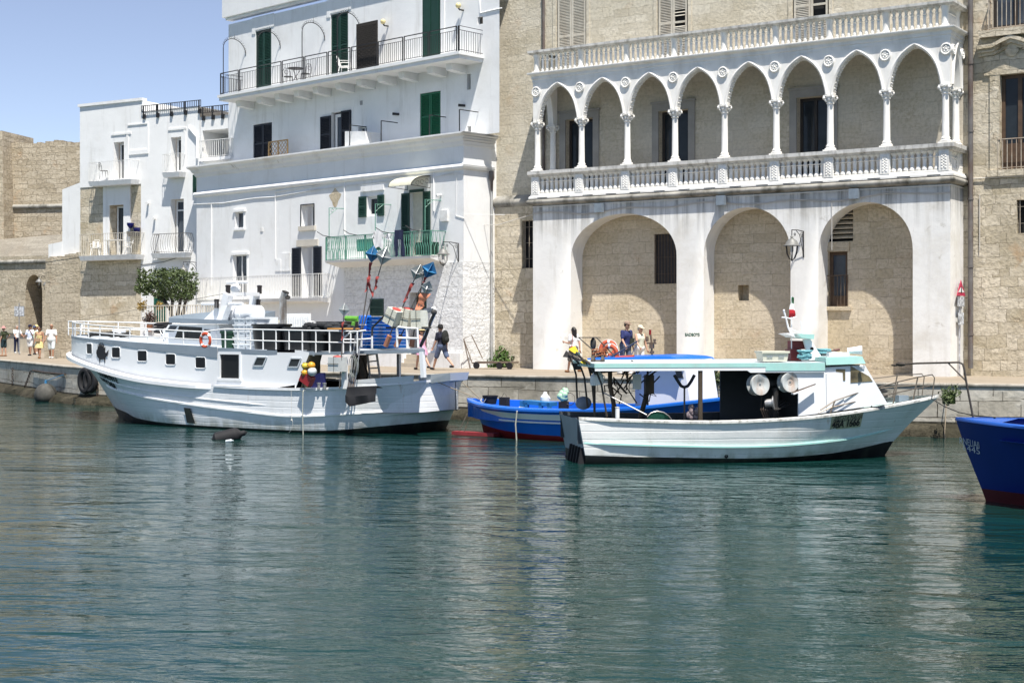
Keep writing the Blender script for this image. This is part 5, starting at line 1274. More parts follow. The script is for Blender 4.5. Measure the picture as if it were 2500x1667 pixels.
ol = [(-.36,0),(-.34,.1),(-.28,.14),(-.25,.3),(-.21,.17),(-.17,.36),(-.12,.19),(-.07,.4),(-.03,.2),(.03,.37),(.06,.19),(.13,.33),(.13,.16),(.22,.22),(.2,.06),(.27,.0),(.44,.12),(.36,-.04),(.37,-.1),(.27,-.09),(.22,-.16),(.2,-.34),(.15,-.2),(.02,-.22),(-.1,-.21),(-.14,-.34),(-.18,-.19),(-.28,-.14)]
m = MB(f);m.prism([(a*.95,z+b_*.95-.02) for a,b_ in ol],-.02,-.006);m.build('fish_emblem',BLK,tr,smooth=0)
def deckrail(path,htop,mids,r=.024,posts=None,par=None,name='deck_rail',tops=None,mat=None):
 """path: deck-level points; top height per point"""
 m = MB(TB);P = [Vector(p) for p in path];H = htop if isinstance(htop,list) else [htop]*len(P)
 T = [p+Vector((0,0,h_)) for p,h_ in zip(P,H)];m.tube(T,r,6)
 for f in mids: m.tube([p+Vector((0,0,h_*f)) for p,h_ in zip(P,H)],r*.8,5)
 for i in (posts if posts is not None else range(len(P))): m.tube([P[i],T[i]],r*.9,5)
 return m.build(name,mat or RAILB,par or tr,smooth=50)
RT = cur([(-2.5,3.34),(-1,3.30),(1,3.22),(4,3.09),(6.2,3.00),(7.2,2.97)])
fp = [];sfe = TB.s(A2(1700,850),dn+.15)
for s in [sfe-(sfe+1.95)*i/11 for i in range(12)]: fp.append(hp(s,L0(s),-1,INS+.05))
fp += [Vector((-2.18,-.35,L0(-2.5))),Vector((-2.24,0,L0(-2.5))),Vector((-2.18,.35,L0(-2.5)))]
for s in [-1.95+(sfe+1.95)*i/11 for i in range(10)]: fp.append(hp(s,L0(s),1,INS+.05))
deckrail(fp,[RT(max(-2.3,p.x))-p.z for p in fp],(.5,),posts=None)
ap_ = [];s_a = TB.s(A2(1875,780),dn+.1);zta = TB.z(A2(1875,692),dn+.1)
e_s = TB.s(C2(890,760),dn+.1)
for i in range(11): s = lerp(s_a,e_s,i/10);ap_.append(Vector((s,dn+.1,L0(s))))
hts = [lerp(zta,TB.z(C2(890,682),dn+.1),i/10)-ap_[i].z for i in range(11)]
deckrail(ap_,hts,(.48,))
m = MB(TB);pL = fp[0]+Vector((0,0,RT(sfe)-fp[0].z));m.tube([pL,ap_[0]+Vector((0,0,hts[0]))],.022,6);m.tube([fp[0]+Vector((0,0,.27)),ap_[0]+Vector((0,0,hts[0]*.48))],.018,5)
m.tube([fp[2],fp[2]+Vector((-.35,.1,.5))],.015,5);m.tube([fp[8],fp[8]+Vector((-.4,.4,.45))],.02,5)
m.build('sloping_rail',RAILB,tr)
wd_ = -1.5
W = lambda x,y,d=wd_: Vector(TB.px(A2(x,y),d))
b0,b1 = W(1300,780),W(1865,850);t0,t1 = W(1402,655),W(1800,678)
zf_,zb__ = L0(4),L0(8)
sfr,sfr2,sbk,sbk2 = b0.x,t0.x,b1.x,t1.x+.1
zr_ = t0.z
m = MB(TB)
ring0 = [(sfr,wd_),(sbk,wd_),(sbk,-wd_),(sfr,-wd_),(sfr-.35,-.9),(sfr-.35,.9)];ring1 = [(sfr2,wd_),(sbk2,wd_),(sbk2,-wd_),(sfr2,-wd_),(sfr2-.3,-.9),(sfr2-.3,.9)]
o6 = [0,1,2,3,5,4]
lo = [Vector((*ring0[i],L0(ring0[i][0])-.03)) for i in o6];hi = [Vector((*ring1[i],zr_)) for i in o6]
for i in range(6): j = (i+1) % 6;m.face([lo[i],lo[j],hi[j],hi[i]])
m.face(hi);whs = m.build('wheelhouse',BOATW,tr,smooth=0)
for quad,gl_ in (([(1378,712),(1445,715),(1475,668),(1415,665)],GREYGLASS),([(1450,775),(1675,788),(1680,680),(1490,668)],DARKGLASS),([(1698,722),(1748,726),(1748,698),(1698,693)],DARKGLASS),([(1840,715),(1868,770),(1868,715),(1842,705)],DARKGLASS)):
 pts = [W(x,y,wd_-.012) for x,y in quad];MB(TB).prism([(p.x,p.z) for p in pts],wd_-.012,wd_+.02).build('window',gl_,whs,smooth=0)
v0 = [W(1403,640,wd_-.2),W(1905,683,wd_-.2)];v1 = [W(1410,600,wd_-.2),W(1908,655,wd_-.2)]
zv0,zv1 = v0[0].z,v1[0].z
rim = [(v0[0].x,wd_-.2),(v0[1].x,wd_-.2),(v0[1].x-1.2,-wd_+.2),(v0[0].x,-wd_+.2),(v0[0].x-.45,.9),(v0[0].x-.6,0),(v0[0].x-.45,-1.1)]
m = MB(TB)
for i in range(7):
 a,b = rim[i],rim[(i+1) % 7];za,zb3 = zv0-(0.02*(a[0]-rim[0][0])),zv0-(.02*(b[0]-rim[0][0]));ua,ub = .085*(a[1]-rim[0][1]),.085*(b[1]-rim[0][1])
 m.face([(*a,za),(*b,zb3),(*b,zv1+ub-.03*(b[0]-rim[0][0])),(*a,zv1+ua-.03*(a[0]-rim[0][0]))])
 ia = (lerp(a[0],v0[0].x+1.5,.04),a[1]*.95);ib = (lerp(b[0],v0[0].x+1.5,.04),b[1]*.95)
 m.face([(*a,zv1+ua-.03*(a[0]-rim[0][0])),(*b,zv1+ub-.03*(b[0]-rim[0][0])),(*ib,zv0+.05),(*ia,zv0+.05)])
m.build('roof_rim',GREYDECK,whs,smooth=30)
MB(TB).face([(*p,zv0+.02) for p in rim]).build('roof',GREYLIGHT,whs,smooth=0)
g = MB(TB);X = lambda x,y,d: Vector(TB.px(E3(x,y),d))
bl,tl = W(1790,620,-1.0),X(270,330,-1.0);br_,trr = X(800,690,.95),X(900,335,.95)
g.hexa([bl+Vector((-.42,-.14,0)),bl+Vector((.42,-.14,0)),bl+Vector((.42,.14,0)),bl+Vector((-.42,.14,0)),W(1850,505,-1.0)+Vector((-.12,-.12,0)),W(1850,505,-1.0)+Vector((.32,-.12,0)),W(1850,505,-1.0)+Vector((.32,.12,0)),W(1850,505,-1.0)+Vector((-.12,.12,0))])
q5 = W(1855,505,-1.0);g.bar(q5+Vector((.08,0,-.02)),tl+Vector((.12,0,0)),.22,.26);g.bar(br_+Vector((-.06,0,-.75)),trr,.2,.26);g.bar(tl+Vector((-.05,0,0)),trr+Vector((.12,0,0)),.14,.12)
mf_ = g.build('mast_frame',BOATW,tr,smooth=0)
m = MB(TB)
def lampb(x,y,d,s=1): p = X(x,y,d);m.lathe([(.05*s,-.1*s),(.06*s,-.09*s),(.06*s,.07*s),(.07*s,.08*s),(.07*s,.12*s),(.03*s,.13*s)],p,8)
for x,y,d in ((320,240,-.9),(990,245,1.0),(960,545,1.0),(78,545,-1.2)): lampb(x,y,d,1.25)
m.build('navigation_lights',plain('black_lamp_case',(.02,.016,.016),.5),mf_)
m = MB(TB);p = X(480,215,0);m.ball(p,.17,14,9,(1,1,.95));m.tube([p+Vector((0,0,-.25)),p],.05,8)
a,b = X(290,90,-.3),X(740,75,.0);m.tube([a,b],.045,8);c = (a+b)/2;m.tube([c,c+Vector((0,0,-.15))],.06,8)
a,b = W(1680,483,-1.0),W(2020,483,-1.0);m.tube([a,b],.05,8)
m.build('radar_bars',BOATW,mf_)
for x0,y0,x1,y1,d in ((128,470,182,-170,-1.0),(490,300,498,-40,0),(620,200,615,-330,.3),(66,1480,66,480,-1.6)): MB(TB).tube([X(x0,y0,d),X(x1,y1,d)],[.014,.006],4).build('aerial',plain('pale_aerial',(.5,.5,.5),.5),mf_)
m = MB(TB);m.tube([Vector((-2.2,0,RT(-2.2)+.02)),W(1200,520,-.5),tl+Vector((0,0,.02))],.008,4);m.build('stay_wire',plain('dark_wire',(.1,.09,.07)),mf_)
p = X(268,640,-.9);m = MB(TB).ball(p,.07,8,6,(1,1,1.4)).ball(p+Vector((0,0,.25)),.06,8,6);m.tube([p+Vector((0,0,-.35)),p+Vector((-.1,0,-.1)),p+Vector((0,0,.5))],.03,5);m.build('rope_and_floats',paint('pale_float',(.6,.58,.5),.6),mf_)
m = MB(TB);zd = L0(-.5)
m.tube([Vector((-.3,-.1,zd+.03))+Vector((.9*math.cos(t)*.6,.8*math.sin(t),.06*(t % 2))) for t in [i*.45 for i in range(36)]],.06,5)
m.build('mooring_rope',plain('black_rope',(.02,.02,.02),.9),tr)
m = MB(TB)
for s,y in ((-.6,.6),): m.box(s-.15,s+.15,y-.15,y+.15,zd-.1,zd+.25);m.tube([(s-.3,y,zd+.2),(s+.3,y,zd+.2)],.06,6)
m.box(2.6,3.0,.6,1.3,L0(3),L0(3)+.55).tube([(1.4,.9,L0(1)+.25),(2.6,.9,L0(2)+.28)],.1,8)
m.build('windlass',BOATW,tr)
m = MB(TB);m.tube([Vector((.9+.25*math.cos(t)*.9,1.3+.35*math.sin(t),L0(1)+.15+.02*t)) for t in [i*.5 for i in range(40)]],.05,5).build('coiled_hose',RUBBER,tr)
p0,p1,p2 = X(1495,975,-.6),X(1490,430,-.6),X(1540,290,-.6)
m = MB(TB).tube([Vector((p0.x,p0.y,L0(9)-.1)),p1,p2],.115,12,caps=False);es = m.build('exhaust_stack',paint('sooty_steel',(.50,.49,.47),.38,.2,5,metal=.5,dirt=(.16,.10,.06),damt=.8,dsc=1.5),tr,smooth=50)
cp = X(1590,400,-.6);MB(TB).lathe([(.0,-.01),(.085,-.01),(.085,.01),(0,.01)],cp,12,ax=(.5,-.5,.7)).build('exhaust_flap',plain('soot_black',(.012,.011,.01),.8),es)
MB(TB).lathe([(.0,-.01),(.1,-.01),(.118,0),(.118,.012)],p2+Vector((.01,0,0.0)),12,ax=(p2-p1)).build('exhaust_mouth',plain('soot_black',(.012,.011,.01),.8),es)
zp_ = TB.z(C2(1100,822),-2.2);sp0,sp1 = TB.s(C2(560,850),-2.6),TB.s(C2(1410,822),-2.3)
zq = L0(11.4)
spf = TB.s((1033,852),1.6)
m = MB(TB).hexa([(11.3,-2.45,zq-.08),(sp1,-2.2,zp_-.10),(spf,1.6,zp_-.10),(11.3,1.6,zq-.08),(11.3,-2.45,zq),(sp1,-2.2,zp_-.02),(spf,1.6,zp_-.02),(11.3,1.6,zq)])
rf = m.build('aft_roof',GREYDECK,tr,smooth=0)
def post(x0,y0,x1,y1,d,w_=.11): a,b = TB.px(C2(x0,y0),d),TB.px(C2(x1,y1),d);MB(TB).bar(a,b,w_).build('roof_post',BOATW,tr,smooth=0)
post(790,885,788,1140,-2.6,.13);post(1405,845,1418,1050,-2.2,.12)
MB(TB).bar((11.4,1.5,zq-.1),(11.4,1.5,.7),.1).build('roof_post',BOATW,tr,smooth=0)
m = MB(TB);a,b = TB.px(C2(905,850),-.6),TB.px(C2(900,1100),-.6);m.bar((a[0],-.6,zq-.1),(a[0],-.6,.6),.34,.34);m.box(a[0]-.5,a[0]+.5,-.9,-.1,.62,1.1);m.tube([(a[0]+.35,-.8,1.0),(a[0]+.5,-.8,1.7),(a[0]+.3,-.8,2.2)],.03,5)
m.build('winch_column',paint('dark_machinery',(.03,.028,.026),.6,.3,4,dirt=(.12,.07,.04),damt=.5),tr)
Y4 = lambda x,y,d: Vector(TB.px(E4(x,y),d))
m = MB(TB)
for pth in ([(930,1210),(928,990),(945,970),(1050,985)],[(1050,1215),(1045,985)],[(1180,1215),(1172,985),(1050,985)],[(935,1100),(1185,1108)]): m.tube([Y4(x,y,-1.9) for x,y in pth],.035,6)
m.tube([Y4(1240,830,-1.2),Y4(1260,770,-1.2),Y4(1375,745,-1.2),Y4(1385,790,-1.2),Y4(1205,1210,-1.2)],.05,6);m.tube([Y4(1380,770,-1.2),Y4(1270,800,-1.2)],.035,6)
m.build('stern_frame',RAILB,tr)
m = MB(TB);m.tube([Y4(1385,790,-1.25),Y4(1330,900,-1.25),Y4(1280,1060,-1.25),Y4(1210,1200,-1.25)],.045,6);m.ball(Y4(1370,795,-1.25),.09,8,6);m.tube([Y4(845,840,-1.8),Y4(780,835,-1.8),Y4(630,980,-1.8),Y4(630,1080,-1.8)],.03,6)
m.build('hoist_cable',plain('greased_dark_steel',(.05,.048,.045),.5),tr)
m = MB(TB);m.tube([Y4(500,1215,-2.3),Y4(505,1020,-2.3)],.03,5);m.tube([Y4(628,1225,-2.3),Y4(628,1080,-2.3)],.03,5);m.tube([Y4(270,1120,-2.5),Y4(505,1120,-2.4),Y4(628,1110,-2.3)],.022,5);m.tube([Y4(260,1125,-2.6),Y4(375,1035,-2.6),Y4(555,1012,-2.5)],.028,5);m.tube([Y4(375,1035,-2.6),Y4(370,1270,-2.6)],.026,5)
m.build('aft_roof_rail',RAILB,tr)
s2 = HT.L[5][1];a = TB.px(C2(1725,1070),0);m = MB(TB).hexa([(s2-.5,-.75,1.42),(s2+.45,-.5,1.55),(s2+.45,.35,1.55),(s2-.5,.6,1.42),(s2-.5,-.8,1.70),(s2+.48,-.55,1.78),(s2+.48,.4,1.78),(s2-.5,.6,1.70)]).build('stern_platform',GREYLIGHT,tr,smooth=0)
m = MB(TB);qa_,qb_ = HT.q_of(5,12.6),HT.q_of(5,14.1)
rw = [[],[],[]]
for i in range(9):
 p = HT.pt(5,lerp(qa_,qb_,i/8));rw[0].append(p+Vector((0,-.03,-.02)));rw[1].append(p+Vector((.05*i/8,-.07,.20)));rw[2].append(p+Vector((0,.14,.20)))
loft(m,rw);m.build('stern_fairlead',HULLW,tr,smooth=30)
m = MB(TB);A = [Vector(TB.px(C2(x,y),-2.98)) for x,y in ((803,1140),(1042,1130),(1046,1240),(822,1284),(803,1245))]
c0,c1 = A[0],A[1]
n_ = 12;rows = [[],[],[],[],[]]
for i in range(n_+1):
 t = i/n_;top_ = c0.lerp(c1,t);bot = (A[4] if t < .08 else A[3]).lerp(A[2],t);wv = .02*math.sin(t*9)
 rows[0].append(top_+Vector((0,.3,-.02)));rows[1].append(top_+Vector((0,.02,.05)));rows[2].append(top_.lerp(bot,.4)+Vector((0,-.02+wv,0)));rows[3].append(top_.lerp(bot,.42)+Vector((0,-.05+wv,-.02)));rows[4].append(bot+Vector((0,-.05-wv,0)))
loft(m,rows);m.build('rubber_apron',RUBBER,tr,smooth=40)
# ================================================================== GEAR CARRIED BY THE TRAWLER
def pt(fr,zf,x,y,d): return Vector(fr.px(zf(x,y),d))
FOAM = paint('polystyrene_white',(.78,.81,.83),.7,.05,3,.15,25)
zdk = L0(9)+.0
def crate(name,fr,loc,w_,dd,h,mat,label,cat,group,slots=True,rot=0):
 M = fr.M @ Matrix.Translation(loc) @ Matrix.Rotation(rot,4,'Z')
 t = thing(name,label,cat,None,group=group,M=M);f = MB(M)
 f.hexa([(-w_/2*.9,-dd/2*.88,0),(w_/2*.9,-dd/2*.88,0),(w_/2*.9,dd/2*.88,0),(-w_/2*.9,dd/2*.88,0),(-w_/2,-dd/2,h*.8),(w_/2,-dd/2,h*.8),(w_/2,dd/2,h*.8),(-w_/2,dd/2,h*.8)])
 f.build('crate_body',mat,t,smooth=0)
 r = MB(M);r.box(-w_/2-.02,w_/2+.02,-dd/2-.025,dd/2+.025,h*.78,h-.01);r.build('crate_rim',mat,t,smooth=0)
 if slots:
  q = MB(M);
  for i in (-1,1): q.box(i*w_*.22-w_*.11,i*w_*.22+w_*.11,-dd/2-.006,-dd/2+.03,h*.42,h*.5)
  q.build('hand_slot',plain('crate_slot_grey',(.3,.34,.37),.8),t,smooth=0)
 return t
c0 = pt(TB,E3,425,1480,-1.9);c1 = pt(TB,E3,930,1480,-1.9);top_ = pt(TB,E3,425,835,-1.9)
wc_ = (c1.x-c0.x)/2;hc = (top_.z-zdk)/5
for k in range(2):
 for j in range(5):
  if k == 0 and j == 0: cr0 = crate('fish_box',TB,(c0.x+wc_*.5,-1.6,zdk),wc_*.97,.6,hc,FOAM,'white plastic fish box in the tall stack behind the trawler rail','fish box','white fish boxes stacked on the trawler deck')
  else:
   q = dup(cr0,TB.M @ Matrix.Translation((c0.x+wc_*(k+.5),-1.6,zdk+hc*j)))
a = pt(TB,E3,850,820,-.6);b = pt(TB,E3,1150,950,-.6)
m = MB(TB).box(a.x,b.x+.1,-.9,-.2,zdk,a.z);tag(m.build('wrapped_boxes',FOAM,smooth=0),'white wrapped pile of polystyrene boxes behind the fish box stacks','boxes')
a,b = pt(TB,E3,280,745,-.5),pt(TB,E3,1000,735,-.5)
t = thing('life_raft','white cylindrical life raft canister lying on the trawler wheelhouse roof','life raft',TB.w((a.x+b.x)/2,-.5,a.z-.3),TB.a)
m = MB(TB);ax_ = b-a;m.lathe([(0,0),(.22,.02),(.27,.1),(.27,.8),(.29,.82),(.29,.86),(.27,.88),(.25,1.5),(.2,1.55),(0,1.58)],a,16,ax=ax_);m.build('canister',BOATW,t,smooth=40)
m = MB(TB);
for k in (.35,.62): m.lathe([(.285,k-.02),(.285,k+.02)],a,16,ax=ax_)
m.build('strap',plain('grey_strap',(.25,.27,.32)),t)
m = MB(TB).box(a.x+.2,a.x+.4,-.6,-.4,a.z-.6,a.z-.25).box(b.x-.5,b.x-.3,-.6,-.4,a.z-.6,a.z-.25);m.build('cradle',GREYLIGHT,t,smooth=0)
p = pt(TB,E3,455,630,-.4);m = MB(TB).ball(p,.17,10,8,(1,.8,1));tag(m.build('black_float',RUBBER),'small round black float resting above the life raft','float')
def tub(x0,x1,ybot,ytop,d,label,k=1):
 a,b = pt(TB,E3,x0,ytop,d),pt(TB,E3,x1,ytop,d);r = (b.x-a.x)/2;c = Vector(((a.x+b.x)/2,d+.0,zdk));h = a.z-zdk
 t = thing('black_tub',label,'tub',TB.w(*c),TB.a,'black tubs on the trawler deck');m = MB(TB)
 m.lathe([(r*.86,0),(r*.97,h*.75),(r*.97,h*.92)],c,26);m.build('tub_wall',BLACKTUB,t,smooth=40)
 q = MB(TB).lathe([(r*.97,h*.92),(r*1.04,h*.92),(r*1.04,h),(r*.93,h),(r*.93,h*.86),(0,h*.86)],c,26);q.build('tub_rim',BLACKTUB,t,smooth=30);return t,c,r,h
tub(945,1560,1500,965,-1.75,'tall black round tub next to the white fish boxes on the trawler')
T2 = tub(1575,2250,1520,1030,-1.6,'black round tub with a yellowish rim left of two more tubs on the trawler')
def tub2(x0,x1,ytop,d,label):
 a,b = pt(TB,C2,x0,ytop,d),pt(TB,C2,x1,ytop,d);r = (b.x-a.x)/2;c = Vector(((a.x+b.x)/2,d,L0(10)))
 t = thing('black_tub',label,'tub',TB.w(*c),TB.a,'black tubs on the trawler deck');h = a.z-c.z
 MB(TB).lathe([(r*.88,0),(r*.97,h*.75),(r*.97,h*.92)],c,26).build('tub_wall',BLACKTUB,t,smooth=40)
 MB(TB).lathe([(r*.97,h*.92),(r*1.04,h*.92),(r*1.04,h),(r*.93,h),(r*.93,h*.9),(0,h*.9)],c,26).build('tub_rim',BLACKTUB,t,smooth=30);return c,r,h
tub2(505,705,655,-1.4,'middle black tub heaped with dark netting behind the trawler rail');c_,r_,h_ = tub2(680,885,672,-1.75,'black tub with an orange coiled rim behind the trawler rail, rightmost tub')
m = MB(TB);z = c_.z+h_+.02
m.tube([c_+Vector((r_*.95*math.cos(t),r_*.95*math.sin(t),h_+.03)) for t in [i*.4 for i in range(16)]],.03,5);tag(m.build('orange_rope',paint('orange_rope',(.45,.22,.06),.8)),'orange rope laid round the rim of the rightmost tub','rope')
m = MB(TB)
for i in range(70):
 a = c_+Vector((rnd.uniform(-1.6,.1),rnd.uniform(-.2,.6),h_+rnd.uniform(-.05,.16)));m.ball(a,rnd.uniform(.06,.16),7,5,(1.4,1,.6))
tag(m.build('fishing_net',paint('dark_net',(.025,.027,.03),.9,.4,20,.8,40)),'heap of dark fishing net on top of the black tubs','net')
a,b = pt(TB,C2,660,605,1.2),pt(TB,C2,880,640,1.2);MBk = MB(TB).box(a.x,b.x,.6,1.4,zdk,a.z);tag(MBk.build('black_bin',BLACKTUB,smooth=0),'long black bin behind the tubs on the trawler deck','bin')
a,b = pt(TB,C2,800,580,.8),pt(TB,C2,900,583,.8);m = MB(TB).tube([a,b],.09,10).tube([b+Vector((-.12,-.1,-.1)),b+Vector((-.2,-.1,-.4))],.06,7);tag(m.build('green_net_roll',paint('bright_green_net',(.12,.35,.04),.8,.2,10)),'bright green rolled net beside the blue crates','net roll')
PLW = paint('white_plastic',(.80,.80,.78),.4,.04,5)
a,b = pt(TB,E3,1550,745,1.6),pt(TB,E3,2075,1000,1.6);t = thing('plastic_table','white plastic table top standing on edge behind the black tubs','table',TB.w((a.x+b.x)/2,1.6,zdk),TB.a)
m = MB(TB);m.box(a.x,b.x,1.55,1.62,zdk+.05,a.z).build('table_top',PLW,t,smooth=0)
m = MB(TB)
for i in range(10): s = lerp(a.x+.08,b.x-.08,i/9);m.tube([(s,1.53,zdk+.2),(s+.03,1.52,(zdk+a.z)/2),(s,1.53,a.z-.12)],.012,4)
m.build('table_rib',GREYLIGHT,t)
def plastic_chair(fr,loc,rot,label,sc_=1.0,mat=None,group=None):
 M = fr.M @ Matrix.Translation(loc) @ Matrix.Rotation(rot,4,'Z') @ Matrix.Scale(sc_,4);mt = mat or PLW
 t = thing('plastic_chair',label,'chair',None,M=M,group=group)
 MB(M).hexa([(-.22,-.22,.42),(.22,-.22,.42),(.2,.2,.40),(-.2,.2,.40),(-.22,-.22,.45),(.22,-.22,.45),(.2,.2,.43),(-.2,.2,.43)]).build('seat',mt,t,smooth=0)
 m = MB(M);P_ = lambda x,z: (x,.2+.28*(z-.43),z)
 for i in range(6): x = -.18+.36*i/5;m.bar(P_(x,.43),P_(x*.9,.82-.05*abs(x)*4),.035,.012)
 m.tube([P_(-.22,.43),P_(-.21,.75),P_(-.1,.87),P_(.1,.87),P_(.21,.75),P_(.22,.43)],.02,5);m.build('backrest',mt,t)
 for sx in (-1,1):
  for sy in (-1,1): MB(M).bar((sx*.19,sy*.18,.42),(sx*.24,sy*.24,0),.04,.03).build('leg',mt,t,smooth=0)
  MB(M).tube([(sx*.22,-.22,.43),(sx*.25,-.2,.64),(sx*.25,.15,.66),(sx*.22,.3,.62)],.018,5).build('armrest',mt,t)
 return t
q = pt(TB,E3,2150,1000,1.3);plastic_chair(TB,(q.x,1.3,zdk+.05),2.6,'white plastic armchair beside the table top on the trawler deck');q = pt(TB,C2,590,600,1.5);plastic_chair(TB,(q.x,1.6,zdk+.02),1.9,'white plastic armchair turned sideways near the black bin on the trawler')
m = MB(TB);a,b = pt(TB,E3,1225,880,.2),pt(TB,E3,1440,940,.2);m.box(a.x,b.x,.1,.5,b.z,a.z);tag(m.build('cream_crate',paint('cream_plastic',(.66,.64,.50),.5,.1,4),smooth=0),'small cream crate lying by the exhaust stack','crate')
a,b = pt(TB,E3,275,1480,-1.9),pt(TB,E3,425,1110,-1.9);m = MB(TB).hexa([(a.x+.02,-2.1,zdk),(b.x-.02,-2.1,zdk),(b.x-.02,-1.6,zdk),(a.x+.02,-1.6,zdk),(a.x,-2.12,b.z-.08),(b.x,-2.12,b.z-.08),(b.x,-1.58,b.z-.08),(a.x,-1.58,b.z-.08)]).box(a.x-.02,b.x+.02,-2.15,-1.55,b.z-.078,b.z);tag(m.build('green_bin',paint('dark_green_bin',(.01,.045,.025),.5),smooth=0),'dark green bin standing left of the white fish boxes','bin')
BLUEC = paint('bright_blue_plastic',(.010,.20,.62),.4,.08,4)
za = zp_-.0;a,b = pt(TB,E4,618,1200,-1.2),pt(TB,E4,820,845,-1.2);nC = 9;hC = (b.z-za)/nC;wC = (b.x-a.x)/.78
bc0 = None
for k,(xa,xb,dd,n_) in enumerate(((618,815,-1.3,nC),(835,975,-.7,nC-3),(490,606,-1.4,nC-4))):
 pa_,pb_ = pt(TB,E4,xa,1100,dd),pt(TB,E4,xb,1100,dd);wk = (pb_.x-pa_.x)/(1.0 if k == 1 else .80)
 for j in range(n_):
  loc = (pa_.x+wk*.42+.012*((j*7) % 3),dd+.1,za+hC*j)
  if bc0 is None: w0_ = wk;bc0 = crate('blue_crate',TB,loc,wk*.86,.55,hC*.97,BLUEC,'bright blue fish crate in the nested stacks on the trawler stern roof','crate','blue crates on the trawler stern roof')
  else: dup(bc0,TB.M @ Matrix.Translation(loc) @ Matrix.Rotation(.03*((j*5) % 3-1),4,'Z') @ Matrix.Scale(wk/w0_,4,(1,0,0)))
bx0,bx1 = pt(TB,E4,485,900,-1.35),pt(TB,E4,610,900,-1.35)
za2 = za+hC*(nC-4);t = thing('blue_drum','small blue plastic container tied with cord on top of the blue crates','container',TB.w((bx0.x+bx1.x)/2,-1.35,za2),TB.a);zt2 = pt(TB,E4,500,832,-1.35).z
c = ((bx0.x+bx1.x)/2,-1.35,0);r = (bx1.x-bx0.x)/2
MB(TB).lathe([(r*.8,za2),(r,za2+.06),(r,zt2-.05),(r*.85,zt2),(0,zt2)],c,14).build('drum',paint('royal_blue_plastic',(.01,.12,.55),.35),t,smooth=40)
MB(TB).lathe([(r*1.03,za2+.16),(r*1.03,za2+.19)],c,14).tube([(c[0]-r*.5,-1.35-r,za2+.2),(c[0]+.02,-1.36-r,za2+.45)],.012,4).build('cord',plain('white_cord',(.6,.6,.6)),t)
TERR = paint('terracotta_float',(.40,.17,.10),.7,.1,5);gpf = 0
for x0,y0,x1,y1,d,lb in ((790,1200,840,1075,-2.0,'terracotta coloured float stick leaning against the blue crates'),(910,1205,975,1075,-1.6,'terracotta coloured float stick in the middle of the stern gallows'),(1100,1205,1120,1090,-1.4,'terracotta coloured float stick next to the right leg of the stern gallows')):
 a,b = pt(TB,E4,x0,y0,d),pt(TB,E4,x1,y1,d);c = b+(b-a)*.9
 t = thing('float_stick',lb,'float',TB.w(*a),TB.a,'float sticks at the trawler stern');MB(TB).tube([a,b],.075,9).build('float',TERR,t);MB(TB).tube([b,c],.018,5).build('stick',plain('dark_stick',(.05,.045,.04)),t)
FOAMC = paint('cream_foam',(.66,.66,.56),.9,.12,5,.6,18,dirt=(.4,.38,.3),damt=.35)
def foam(fr,zf,cx,cy,d,w_,h_,tilt,label,group,mat=FOAMC,red=True):
 c = pt(fr,zf,cx,cy,d);M = fr.M @ Matrix.Translation(c) @ Matrix.Rotation(tilt,4,'Y')
 t = thing('foam_float',label,'float',None,M=M,group=group);b = MB(M);n_ = 5
 def blk(x0,x1):
  vs = []
  rr_ = [[(x0,-w_/2),(x1,-w_/2),(x1,w_/2),(x0,w_/2)]]
  b.hexa([(x0,-w_/2,-h_/2),(x1,-w_/2,-h_/2),(x1,w_/2,-h_/2),(x0,w_/2,-h_/2),(x0*.97,-w_/2*.95,h_/2),(x1*.97,-w_/2*.95,h_/2),(x1*.97,w_/2*.95,h_/2),(x0*.97,w_/2*.95,h_/2)])
 blk(-w_/2,w_/2);b.build('foam_block',mat,t,smooth=0)
 k = MB(M);
 for x in (w_*.08,): k.tube([(x,-w_/2-.012,-h_/2-.01),(x,-w_/2-.012,h_/2+.01),(x,w_/2,h_/2+.01)],.008,4)
 k.tube([(-w_/2-.01,-w_/2-.012,.02),(w_/2+.01,-w_/2-.012,.02)],.009,4);k.build('lashing',plain('dark_lashing',(.05,.05,.045)),t)
 if red: MB(M).lathe([(w_*.36,h_/2),(w_*.30,h_/2+.03),(0,h_/2+.05)],(0,0,0),9).build('red_cap',paint('faded_red_cloth',(.42,.06,.05),.8,.2,9),t)
 return t
foam(TB,E4,890,850,-1.75,.40,.46,.42,'cream foam float block tilted at the left of three on the stern gallows','foam floats on the trawler');foam(TB,E4,1045,868,-1.45,.46,.56,.20,'cream foam float block with a red top in the middle of the stern gallows','foam floats on the trawler');foam(TB,E4,1195,885,-1.6,.36,.54,-.04,'upright cream foam float block by the white davit at the stern','foam floats on the trawler',red=False)
foam(TB,C2,732,945,-2.85,.40,.42,0,'grey white foam float block hanging on a pole beside the white roof post','foam floats on the trawler',paint('grey_foam',(.56,.58,.57),.9,.12,5,.6,18,dirt=(.3,.3,.28),damt=.35))
m = MB(TB);p = pt(TB,E4,1190,975,-1.5);a = pt(TB,E4,830,965,-1.6);m.box(a.x,p.x+.3,-1.75,-1.3,a.z-.06,a.z-.01);m.build('gallows_shelf',plain('greased_dark_steel',(.05,.048,.045)),tr,smooth=0)
SILV = paint('dull_aluminium',(.50,.51,.50),.35,.1,4,metal=.6);BLUER = paint('blue_reflector',(.05,.20,.38),.4,.1,4);RAG = paint('faded_red_rag',(.30,.05,.045),.85,.25,12,.3,20);ORNG = paint('salmon_flag',(.62,.24,.14),.85,.15,8,.3,20)
